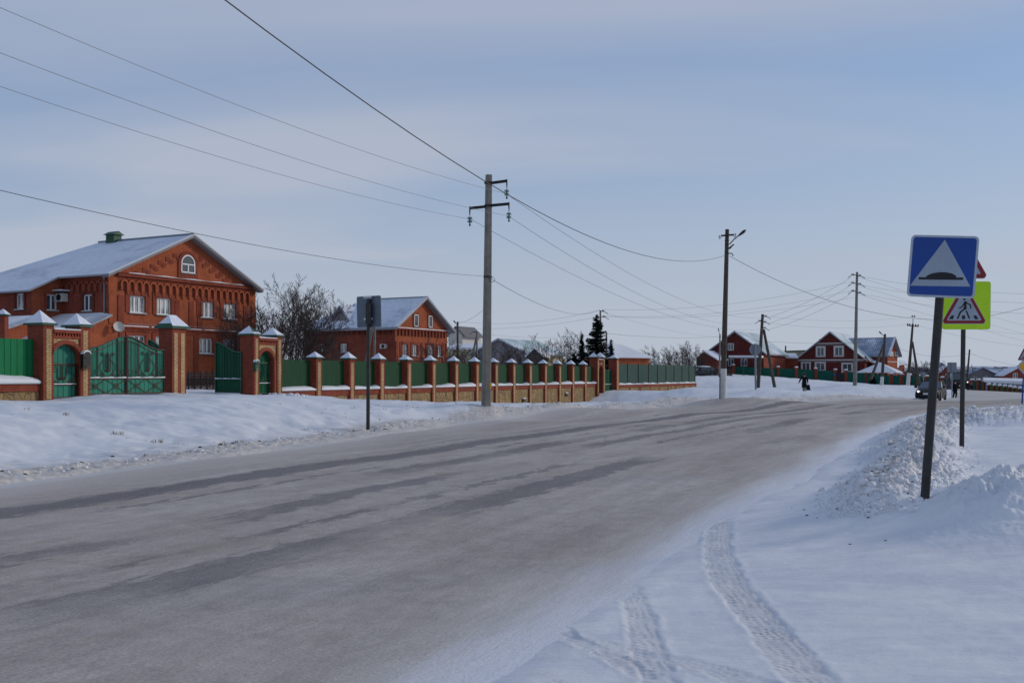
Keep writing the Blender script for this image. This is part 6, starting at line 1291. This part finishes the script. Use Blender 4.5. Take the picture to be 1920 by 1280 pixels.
limb(m, pl, G((797, 885), (797, 955)), .050, .0088, 'sign_black'); limb(m, pl, G((800, 890), (848, 915), (852, 950)), .022, .0088, 'sign_black'); limb(m, pl, G((785, 900), (770, 930), (740, 950)), .020, .0088, 'sign_black')
limb(m, pl, G((795, 950), (748, 990), (722, 1052)), .030, .0088, 'sign_black'); limb(m, pl, G((808, 975), (840, 1050)), .028, .0088, 'sign_black'); hc = g2(788, 855); pl.flat(m, [(hc[0]+.028*math.cos(a*.5236), hc[1]+.028*math.sin(a*.5236)) for a in range(12)], .0088, .002, 'sign_black'); part('walking_figure', m, bd)
pl = Plane(at(1805.5, 494, YP), V(1,.0,0), V(.012,0,1)); W3 = .98; m = MB(); pl.flat(m, rtri(W3, W3*.866, .06), -.02, .02, 'sign_edge'); bd = part('upper_board', m, t); m = MB(); pl.flat(m, rtri(W3-.03, (W3-.03)*.866, .055), .0005, .0025, 'sign_red'); part('red_triangle', m, bd); m = MB(); pl.flat(m, rtri(W3*.70, W3*.70*.866, .02), .0032, .0025, 'sign_white'); part('white_triangle', m, bd)
m = MB(); limb(m, pl, [(-.14, -.12), (.14, -.12)], .05, .006, 'sign_black'); pl.flat(m, [(-.09, -.12), (-.05, -.05), (.05, -.05), (.09, -.12)], .006, .002, 'sign_black'); part('hump_symbol', m, bd)
# sign seen from behind, left
YS = 31; b_ = at(690, 799, YS); t = thing('traffic_sign', 'grey back of a rectangular sign on a dark post before the long fence', 'traffic sign', (b_.x, b_.y, gz(b_.x, b_.y))); post(t, b_, at(691, 562, YS), .055)
cl, cr_ = at(669, 585, YS+.3), at(713.5, 583, YS-.3); pl = Plane((cl+cr_)/2+V(0,.08,0), cr_-cl, V(-.02, 0, 1)); 
m = MB(); W_ = (cr_-cl).length; hh = 58/F*YS; pts = rrect(W_, hh, .05); pl.flat(m, pts, -.02, .02, 'back_metal'); bd = part('board', m, t); m = MB(); e = [(x, y) for x, y in pts]
for i in range(len(e)): a, c = e[i], e[(i+1) % len(e)]; m.tube([pl.p(*a, .0), pl.p(*c, .0)], .012, 'grey_metal', 4)
part('rim', m, bd); m = MB()
for y_ in (hh*.40, -hh*.30): m.box(pl.p(-.17, y_, .012), pl.ex*.34, pl.ey*.05, pl.n*.05, 'grey_metal'); m.box(pl.p(-.16, y_+.052, .012), pl.ex*.32, pl.ey*.03, pl.n*.05, 'snow')
part('bracket', m, bd); m = MB(); m.cbox(at(691, 588, YS-.07), (.16, .10, .62), 'post_metal'); part('post_sleeve', m, t)
# round sign back
b_ = at(1417, 731, 77); t = thing('traffic_sign', 'round grey back of a sign standing by the A-shaped pole', 'traffic sign', (b_.x, b_.y, gz(b_.x, b_.y))); post(t, b_, at(1416, 646, 77), .07, 'grey_metal'); pl = Plane(at(1416, 655, 77.15), V(1,0,0), V(0,0,1)); m = MB(); pl.flat(m, [(.43*math.cos(a*R(15)), .43*math.sin(a*R(15))) for a in range(24)], -.02, .03, 'grey_metal'); bd = part('board', m, t)
m = MB(); 
for y_ in (.16, -.2): m.box(pl.p(-.25, y_, .012), pl.ex*.5, pl.ey*.05, pl.n*.04, 'fascia')
part('bracket', m, bd)
b_ = at(1785, 733, 92); t = thing('traffic_sign', 'pale rectangular sign back between the two right-hand posts', 'traffic sign', (b_.x, b_.y, gz(b_.x, b_.y))); post(t, b_, at(1785, 680, 92), .05, 'grey_metal'); pl = Plane(at(1785, 688.5, 92.1), V(1,0,0), V(0,0,1)); m = MB(); pl.flat(m, rrect(.82, .88, .05), -.02, .03, 'grey_metal'); part('board', m, t)
b_ = at(1732, 726, 112); t = thing('traffic_sign', 'small inverted triangular sign back before the bare shrubs', 'traffic sign', (b_.x, b_.y, gz(b_.x, b_.y))); post(t, b_, at(1731, 698, 112), .04, 'grey_metal'); pl = Plane(at(1731, 701.5, 112.1), V(1,0,0), V(0,0,1)); m = MB(); pl.flat(m, rtri(.72, .63, .05, inv=True), -.02, .03, 'grey_metal'); part('board', m, t)
# right edge: warning triangle over priority diamond
YR = 62; b_ = at(1916.5, 755, YR); t = thing('traffic_sign', 'red warning triangle above a yellow priority diamond, cut by the right edge', 'traffic sign', (b_.x, b_.y, gz(b_.x, b_.y))); post(t, b_, at(1922, 650, YR), .045, 'sign_blue')
pl = Plane(at(1921, 667, YR-.08), V(1,.15,0), V(0,0,1)); m = MB(); pl.flat(m, rtri(.92, .80, .06), -.02, .02, 'sign_edge'); bd = part('warning_triangle', m, t); m = MB(); pl.flat(m, rtri(.88, .76, .055), .001, .006, 'sign_red'); part('red_rim', m, bd); m = MB(); pl.flat(m, rtri(.62, .54, .02), .009, .006, 'sign_white'); part('white_field', m, bd)
m = MB(); limb(m, pl, [(-.16, -.10), (.02, -.10), (.14, .02)], .07, .017, 'sign_black'); part('symbol', m, bd)
pl = Plane(at(1921, 687, YR-.08), V(1,.15,0), V(0,0,1)); dm = lambda s_: [(-s_, 0), (0, -s_), (s_, 0), (0, s_)]; m = MB(); pl.flat(m, dm(.50), -.02, .02, 'sign_edge'); bd = part('priority_diamond', m, t); m = MB(); pl.flat(m, dm(.37), .001, .006, 'sign_amber'); part('yellow_field', m, bd)
# ------------------------------------------------------------------ people
def skin_mesh(name, verts, edges, radii, parent, mat, org, root=0, sub=1, label=None):
    me = bpy.data.meshes.new(name); me.from_pydata([Vector(v) for v in verts], edges, []); o = bpy.data.objects.new(name, me); C.objects.link(o)
    sk = o.modifiers.new('skin', 'SKIN'); sk.use_smooth_shade = True
    for i, r_ in enumerate(radii): sv_ = me.skin_vertices[0].data[i]; sv_.radius = (r_, r_) if not hasattr(r_, '__len__') else r_; sv_.use_root = (i == root)
    if sub: o.modifiers.new('sub', 'SUBSURF').levels = sub; o.modifiers['sub'].render_levels = sub
    me.materials.append(MAT[mat]); o.parent = parent; ORG[o.name] = ORG[parent.name]
    if label: o['label'] = label
    return o
def person(lab, px, pfoot, Y, h, face, coat, legs, pose, hood=False, coat_len=.07, bag=None, legmat=None):
    b = at(px, pfoot, Y); g = gz(b.x, b.y)+.02; t = thing('person', lab, 'person', (b.x, b.y, g)); f = face.normalized(); s_ = V(f.y, -f.x, 0)   # s_ = the figure's right
    def q(r_, fw, z): v = s_*r_*h+f*fw*h; return V(v.x, v.y, z*h)
    st = pose.get('stride', .12); Lk, Rk = pose.get('lk', (.0, .28)), pose.get('rk', (.0, .28)); lean = pose.get('lean', .02)
    J = []; E = []; Rd = []
    def add(p, r_, par=None):
        J.append(p); Rd.append(r_*h)
        if par is not None: E.append((par, len(J)-1))
        return len(J)-1
    hip = add(q(0, 0, .53), (.085, .065) if False else .075); wst = add(q(0, lean*.4, .62), .068, hip); ch = add(q(0, lean, .74), .082, wst); nk = add(q(0, lean*1.3, .83), .034, ch); hd0 = add(q(0, lean*1.5+.005, .875), .050, nk); hd = add(q(0, lean*1.6+.012, .925), .058, hd0); tp = add(q(0, lean*1.6, .975), .040, hd); add(q(0, lean*1.6+.066, .915), .012, hd)
    ends = {}
    for sg, nm in ((-1, 'l'), (1, 'r')):
        sh = add(q(sg*.115, lean, .80), .042, ch); ea, ef = pose.get('arm_'+nm, ((.16, -.03, .64), (.17, .03, .50)))
        el = add(q(sg*ea[0], ea[1]+lean, ea[2]), .031, sh); wr = add(q(sg*ef[0], ef[1]+lean, ef[2]), .022, el); dv = (J[wr]-J[el]).normalized(); pm = add(J[wr]+dv*.035*h, .021, wr)
        sd = dv.cross(f).normalized() if abs(dv.dot(f)) < .95 else V(0,0,1)
        for k in range(4):
            o_ = f*((k-1.5)*.013*h); r1 = add(J[pm]+dv*.02*h+o_, .0065, pm); r2 = add(J[r1]+dv*(.022+.004*(1-abs(k-1.4)))*h-s_*sg*.006*h, .0055, r1); add(J[r2]+dv*.016*h-s_*sg*.012*h, .005, r2)
        th = add(J[wr]+dv*.018*h+f*.024*h, .0075, wr); add(J[th]+dv*.024*h+f*.006*h, .006, th); ends[nm] = J[pm]
        hp = add(q(sg*.05, 0, .50), .060, hip); kk = pose.get('knee_'+nm, (.06, .03*sg, .28)); ff = pose.get('foot_'+nm, (.06, .0, .045))
        kn = add(q(sg*kk[0], kk[1], kk[2]), .043, hp); cf = add(q(sg*(kk[0]+ff[0])/2, (kk[1]+ff[1])/2-.008, (kk[2]+ff[2])/2+.02), .038, kn); an = add(q(sg*ff[0], ff[1], ff[2]), .028, cf); add(q(sg*ff[0]*1.05, ff[1]+.085, ff[2]-.022), .023, an)
        ends['leg'+nm] = (J[hp], J[kn], J[an])
    skin_mesh('body', J, E, Rd, t, 'skin', None)
    # coat with sleeves
    J2, E2_, R2 = [], [], []
    def a2(p, r_, par=None):
        J2.append(p); R2.append(r_*h if not hasattr(r_, '__len__') else tuple(x*h for x in r_))
        if par is not None: E2_.append((par, len(J2)-1))
        return len(J2)-1
    c0 = a2(q(0, 0, .52), .108); c1 = a2(q(0, lean*.5, .63), .108, c0); c2 = a2(q(0, lean, .75), .115, c1); c3 = a2(q(0, lean*1.2, .815), .060, c2); 
    if coat_len: d1 = a2(q(0, 0, .52-coat_len*.5), .108, c0); a2(q(0, 0, .52-coat_len), .112, d1)
    for sg, nm in ((-1, 'l'), (1, 'r')):
        ea, ef = pose.get('arm_'+nm, ((.16, -.03, .64), (.17, .03, .50))); sh = a2(q(sg*.125, lean, .795), .055, c2); el = a2(q(sg*ea[0], ea[1]+lean, ea[2]), .045, sh); a2(q(sg*ef[0], ef[1]+lean, ef[2]), .036, el)
    skin_mesh('coat', J2, E2_, R2, t, coat, None)
    m = MB(); o = Vector(t.location); zt0 = .52-max(coat_len, .05); m.lathe(o, [(.10*h, .66*h), (.115*h, .58*h), (.128*h, (.54+zt0)/2*h), (.138*h, zt0*h), (.06*h, (zt0+.005)*h)], coat, 14); part('coat_skirt', m, t, smooth=True)
    for nm in ('l', 'r'):
        hp, kn, an = ends['leg'+nm]; m = MB(); o = Vector(t.location); m.tube([hp+o, kn+o, kn.lerp(an, .5)+o, an+o], [.074*h, .054*h, .048*h, .036*h], legs, 10); part('trouser_leg', m, t)
        m = MB(); m.tube([kn.lerp(an, .55)+o, an+o+V(0,0,-.01)], [.046*h, .042*h], legmat or 'black', 10); m.tube([an+o-f*.02*h-V(0,0,.02*h), an+o+f*.05*h-V(0,0,.022*h), an+o+f*.11*h-V(0,0,.026*h)], [.038*h, .034*h, .020*h], legmat or 'black', 10); part('boot', m, t)
    o = Vector(t.location); m = MB(); hc = q(0, lean*1.6-.004, .935)+o; m.blob(hc+V(0,0,.010*h), (.069*h, .069*h, .070*h) if hood else (.064*h, .064*h, .055*h), coat if hood else 'cloth_black', 3, 12, 8, .03); part('hood' if hood else 'cap', m, t, smooth=True)
    if hood: m = MB(); m.tube([hc+s_*math.cos(a*.5236)*.062*h+V(0,0,.075*h*math.sin(a*.5236)+.01*h)+f*.035*h for a in range(13)], .014*h, 'cloth_grey', 6); part('fur_trim', m, t)
    return t, o+ends['l'], o+ends['r'], s_, f
# woman walking away in a dark coat
t1, hl, hr, s_, f = person('person in a knee-length black coat walking away beside the road with a bag', 1508, 739, 87, 1.62, V(.25, 1, 0), 'cloth_black', 'cloth_grey', dict(arm_l=((.20, -.03, .66), (.27, -.07, .53)), arm_r=((.165, .0, .64), (.175, .03, .52)), knee_l=(.05, .04, .28), foot_l=(.04, .05, .045), knee_r=(.05, .03, .29), foot_r=(.045, -.10, .07)), hood=True, coat_len=.24, legmat='cloth_grey')
m = MB(); c_ = hr+V(.03,0,-.02); m.prism([c_+V(-.15,0,-.10), c_+V(.13,0,-.10), c_+V(.20,0,-.56), c_+V(-.20,0,-.56)], V(0,.13,0), 'cloth_black'); bg = thing('shopping_bag', 'black bag hanging from the hand of the walking person in the coat', 'bag', (c_.x, c_.y, c_.z-.56)); part('bag_body', m, bg); m = MB(); m.tube([c_+V(-.10,.06,-.10), c_+V(-.04,.05,.02), c_+V(.05,.05,.02), c_+V(.10,.06,-.10)], .012, 'black', 6); part('handle', m, bg)
person('person in dark clothes walking on the road right of the dark car', 1790.5, 747, 100, 1.70, V(.15, -1, 0), 'cloth_black', 'cloth_black', dict(arm_l=((.17, -.02, .64), (.15, .07, .54)), arm_r=((.17, .0, .64), (.16, -.04, .50)), knee_l=(.05, .06, .28), foot_l=(.04, .02, .05), knee_r=(.05, -.01, .27), foot_r=(.04, -.10, .07)), hood=False)
person('person in a navy jacket walking farther off beyond the pedestrian sign post', 1821.5, 740, 138, 1.42, V(.5, -1, 0), 'cloth_navy', 'cloth_navy', dict(arm_l=((.18, .02, .64), (.16, .08, .55)), knee_l=(.06, .07, .28), foot_l=(.05, .09, .045), knee_r=(.06, .0, .27), foot_r=(.05, -.12, .06)), hood=True)
# ------------------------------------------------------------------ vehicles
def car(name, lab, cat, px, pbase, Y, head, L, W, H, paint, tall=False, heavy=False):
    b = at(px, pbase, Y); f = head.normalized(); s_ = V(f.y, -f.x, 0); g = gz(b.x, b.y); t = thing(name, lab, cat, (b.x, b.y, g)); o = V(b.x, b.y, g)
    def q(x, y, z): return o+f*x+s_*y+V(0,0,z)           # x forward, y right, z up
    if not tall: prof = [(-.5, .34, .74), (-.485, .22, .90), (-.40, .20, .95), (-.20, .20, .93), (.0, .20, .92), (.20, .20, .90), (.34, .20, .84), (.44, .20, .76), (.49, .24, .66), (.5, .32, .55)]
    else: prof = [(-.5, .34, 1.05), (-.485, .26, 1.15), (-.3, .26, 1.17), (.0, .26, 1.17), (.25, .26, 1.17), (.36, .26, 1.13), (.46, .26, 1.05), (.495, .30, .90), (.5, .36, .72)]
    m = MB(); hw = W/2; rows = []
    for fx, z0, z1 in prof:
        k = 1-.10*max(0, abs(fx)-.38)/.12; x = fx*L; r = [(-hw*.86*k, z0), (-hw*k, z0+.12), (-hw*1.0*k, (z0+z1)/2+.05), (-hw*.97*k, z1-.08), (-hw*.86*k, z1), (0, z1+.03), (hw*.86*k, z1), (hw*.97*k, z1-.08), (hw*1.0*k, (z0+z1)/2+.05), (hw*k, z0+.12), (hw*.86*k, z0)]
        rows.append([q(x, y, z) for y, z in r])
    n = 11; vs = [v for r in rows for v in r]; fs = [(i*n+j, i*n+(j+1) % n, (i+1)*n+(j+1) % n, (i+1)*n+j) for i in range(len(rows)-1) for j in range(n)]+[tuple(range(n-1, -1, -1)), tuple((len(rows)-1)*n+j for j in range(n))]
    m.add(vs, fs, paint); bd = part('body', m, t, smooth=False)
    # cabin
    zb_ = .90 if not tall else 1.12
    cab = [(-.47, -.40), (.22, -.01)] if not tall else [(-.485, -.46), (.30, .16)]
    xr0, xr1 = cab[0][1]*L, cab[1][1]*L; xb0, xb1 = cab[0][0]*L, cab[1][0]*L; wt = hw*.72; wb = hw*.93
    B_ = [q(xb0, -wb, zb_), q(xb1, -wb, zb_), q(xb1, wb, zb_), q(xb0, wb, zb_)]; T_ = [q(xr0, -wt, H-.06), q(xr1, -wt, H-.06), q(xr1, wt, H-.06), q(xr0, wt, H-.06)]
    m = MB(); m.add(B_+T_, [(0,1,5,4), (1,2,6,5), (2,3,7,6), (3,0,4,7)], 'glass'); part('windows', m, t)
    m = MB(); m.add([v for v in T_]+[q(xr0+.05, -wt+.08, H), q(xr1-.08, -wt+.08, H), q(xr1-.08, wt-.08, H), q(xr0+.05, wt-.08, H)], [(0,1,5,4), (1,2,6,5), (2,3,7,6), (3,0,4,7), (4,5,6,7), (3,2,1,0)], paint)
    for sy in (-1, 1):
        for (xa, xc) in ((xb0, xr0), (xb1, xr1), ((xb0+xb1)/2*.7, (xr0+xr1)/2-.05), (xb0*.62, xr0*.62)): m.prism([q(xa-.05, sy*wb, zb_), q(xa+.05, sy*wb, zb_), q(xc+.05, sy*wt, H-.05), q(xc-.05, sy*wt, H-.05)], s_*sy*.03+V(0,0,.005), paint)
        m.prism([q(xr0, sy*(wt-.02), H-.07), q(xr1, sy*(wt-.02), H-.07), q(xr1, sy*(wt-.02), H), q(xr0, sy*(wt-.02), H)], s_*sy*.03, paint)
    part('roof', m, t)
    R_ = .31 if not heavy else .37
    for fx in (.31, -.31):
        for sy in (-1, 1):
            c = q(fx*L, sy*(hw-.10), R_); m = MB(); m.lathe(c-s_*sy*.10, [(R_*.6, 0), (R_*.96, .02), (R_, .06), (R_, .16), (R_*.94, .20), (R_*.62, .205)], 'rubber', 20, axis=s_*sy); w_ = part('wheel', m, t)
            m = MB(); m.lathe(c+s_*sy*.085, [(R_*.6, 0), (R_*.6, .03), (R_*.2, .012)], 'alloy', 12, axis=s_*sy); part('rim', m, w_)
            m = MB(); pts = [q(fx*L+(R_+.07)*math.cos(a*math.pi/10), sy*(hw-.005), R_+(R_+.07)*math.sin(a*math.pi/10)) for a in range(11)]; m.prism(pts, s_*sy*.012, 'black'); part('wheel_arch', m, bd)
    zh = .66 if not tall else .88
    for sy in (-1, 1):
        m = MB(); m.prism([q(.475*L, sy*(hw*.52), zh+.07), q(.475*L, sy*(hw*.52), zh-.06), q(.465*L, sy*(hw*.86), zh-.05), q(.45*L, sy*(hw*.88), zh+.08)], f*.09, 'offwhite'); h_ = part('headlight', m, t)
        m = MB(); m.lathe(q(.475*L+.085, sy*hw*.68, zh), [(.01, .0), (.075, .002), (.06, .014), (.01, .02)], 'headlamp', 12, axis=f); part('bulb', m, h_)
        m = MB(); m.cbox(q(.17*L, sy*(hw+.10), zb_+.08), (.20, .12, .16), 'black', math.atan2(s_.y, s_.x)); part('mirror', m, t)
    m = MB(); m.box(q(.5*L-.01, -hw*.42, zh-.06), s_*hw*.84, f*.02, V(0,0,.12), 'black'); m.box(q(.495*L, -hw*.6, .28), s_*hw*1.2, f*.03, V(0,0,.16), 'black')
    for k in range(3): m.box(q(.5*L+.012, -hw*.40, zh-.045+k*.035), s_*hw*.8, f*.008, V(0,0,.01), 'alloy')
    part('grille', m, t); m = MB(); m.box(q(.5*L+.022, -.26, .44), s_*.52, f*.012, V(0,0,.115), 'white'); part('licence_plate', m, t)
    m = MB(); m.box(q(-.47*L, -hw*.93, .13), s_*hw*1.86, f*L*.95, V(0,0,.22), 'black'); part('sill', m, t)  # black underbody slab, widened to paint the shade beneath the car
    for sy in (-1, 1):
        m = MB()
        for xk in (.12, -.10): m.box(q(xk*L, sy*(hw+.004), .80), f*.16, s_*sy*.015, V(0,0,.03), 'black')
        for xk in (.2, -.03, -.24): m.box(q(xk*L, sy*(hw-.003), .34), f*.012, s_*sy*.006, V(0,0,.48), 'black')
        part('door_trim', m, bd)
        m = MB(); m.prism([q(-.488*L, sy*hw*.62, .70), q(-.488*L, sy*hw*.93, .70), q(-.488*L, sy*hw*.9, .9), q(-.488*L, sy*hw*.62, .9)], f*-.05, 'sign_red'); part('tail_light', m, t)
    return t
ctr = at(1747, 751, 79.3); car('parked_car', '', 'car', 1746, 751, 76.5, V(-.50, -.87, 0), 4.15, 1.72, 1.43, 'gloss_black')
o = bpy.data.objects['parked_car']; o.name = 'car'; o['label'] = 'dark station wagon with lit headlights driving round the bend towards the camera'
car('van', 'dark van with lit headlights farther back behind the walking person', 'van', 1795, 733, 118, V(-.22, -1, 0), 4.6, 1.85, 1.95, 'gloss_black', tall=True, heavy=True)
t = car('parked_car', 'dark parked car half buried in snow beside the carport house', 'car', 1316, 698, 160, V(-1, -.25, 0), 4.2, 1.7, 1.45, 'car_grey'); m = MB(); c_ = Vector(t.location); m.blob(c_+V(0,0,1.42), (1.4, .8, .16), 'snow', 2, 14, 6, .08); part('snow_cap', m, t, smooth=True)
t = car('parked_car', 'snow-covered car roof showing above the plain teal fence', 'car', 1233, 700, 122, V(.43, .9, 0), 4.2, 1.7, 1.55, 'car_grey'); m = MB(); c_ = Vector(t.location); m.blob(c_+V(0,0,1.5), (1.5, 1.0, .22), 'snow', 2, 14, 6, .08); part('snow_cap', m, t, smooth=True)
t.location.z = zat(686, 122)-1.6
# ------------------------------------------------------------------ snow clods, grass and litter
def clods():
    q = random.Random(3); m = MB(); XY = []
    for (p, h, w, ro, di), cnt in zip(BERMd, (6500, 10, 1800)):
        for i in range(cnt):
            k = q.random()*(len(p)-1); j = int(k); c = p[j]+(p[min(j+1, len(p)-1)]-p[j])*(k-j); d = p[min(j+1, len(p)-1)]-p[j]; d = d/max(1e-6, np.hypot(*d)); off = max(-1.5, min(1.5, q.gauss(0, .6)))*w*(.45+.55*min(1, k/12))
            XY.append((c[0]+d[1]*off, c[1]-d[0]*off, q.uniform(.007, .022)*(2.8 if q.random() < .06 else 1)*(1 if c[1] < 26 else 1.6)))
    seg = T1d
    for i in range(1000):
        k = q.uniform(14, len(seg)-30); j = int(k); c = seg[j]+(seg[j+1]-seg[j])*(k-j); d = seg[j+1]-seg[j]; d = d/np.hypot(*d); vv = np.hypot(*(seg[1:j+1]-seg[:j]).T).sum(); u_ = UL(vv)-.5-abs(q.gauss(0, .55)); XY.append((c[0]+d[1]*u_, c[1]-d[0]*u_, q.uniform(.012, .035)*(1.8 if q.random() < .06 else 1)))
    for i in range(160):
        s_ = q.uniform(spx(478), spx(520)); b = LP(s_, q.uniform(.6, 2.2)); XY.append((b.x, b.y, q.uniform(.04, .12)))
    X = np.array([a[0] for a in XY]); Y = np.array([a[1] for a in XY]); Z = ground(X, Y)
    for i, ((x, y, r_), z) in enumerate(zip(XY, Z)): m.blob(V(x, y, z-r_*.1), (r_*q.uniform(.8, 1.6), r_*q.uniform(.8, 1.6), r_*q.uniform(.6, 1.1)), 'clod', i, 6, 4, .25)
    solo('snow_clods', m, 'loose lumps of ploughed snow along the roadside banks', 'snow lumps', kind='stuff', smooth=True)
    m = MB()
    def tuft(x, y, h, n_):
        z = gz(x, y)
        for k in range(n_): a = q.uniform(0, 6.28); p = V(x+q.gauss(0, .05), y+q.gauss(0, .05), z-.03); e = p+V(math.cos(a)*h*.35, math.sin(a)*h*.35, h*q.uniform(.6, 1)); m.tube([p, p.lerp(e, .6)+V(0,0,h*.1), e], [.006, .005, .002], 'dry_grass', 3, cap=False)
    for (px, py, Y) in ((50, 775, 27), (122, 776, 27), (215, 795, 24.5), (225, 792, 24.6), (236, 796, 24.3), (286, 798, 24.4), (332, 800, 24.5), (418, 794, 25), (575, 781, 30), (590, 782, 30), (300, 797, 24.6), (455, 800, 25), (445, 802, 25), (640, 805, 24), (15, 783, 26), (268, 822, 21.5), (1000, 768, 36), (1060, 760, 38)):
        p = at(px, py, Y); tuft(p.x, p.y, q.uniform(.05, .14), 9)
    for i in range(60): b = LP(q.uniform(-18, 8), q.gauss(10.6, .7)); tuft(b.x, b.y, q.uniform(.04, .10), 5)
    solo('dry_grass', m, 'sparse dry grass stalks poking through the roadside snow', 'dry grass', kind='stuff')
    m = MB(); XY = []
    for i in range(70):
        k = q.uniform(14, 70); j = int(k); c = seg[j]+(seg[j+1]-seg[j])*(k-j); d = seg[j+1]-seg[j]; d = d/np.hypot(*d); vv = np.hypot(*(seg[1:j+1]-seg[:j]).T).sum(); u_ = UL(vv)-.3-abs(q.gauss(0, .9)); XY.append((c[0]+d[1]*u_, c[1]-d[0]*u_, q.uniform(.015, .035)))
    for p, n_ in ((BERMd[0][0], 170), (BERMd[2][0], 40)):
        for i in range(n_): c = p[q.randrange(len(p)-1)]; XY.append((c[0]+q.gauss(-.1, .5), c[1]+q.gauss(0, .5), q.uniform(.007, .013)))
    X = np.array([a[0] for a in XY]); Y = np.array([a[1] for a in XY]); Z = ground(X, Y)
    for i, ((x, y, r_), z) in enumerate(zip(XY, Z)): m.blob(V(x, y, z+r_*.2), (r_*1.5, r_, r_*.6), 'debris', i, 6, 4, .3)
    solo('dirt_crumbs', m, 'brown crumbs of frozen dirt in the ploughed snow', 'dirt', kind='stuff')
clods()
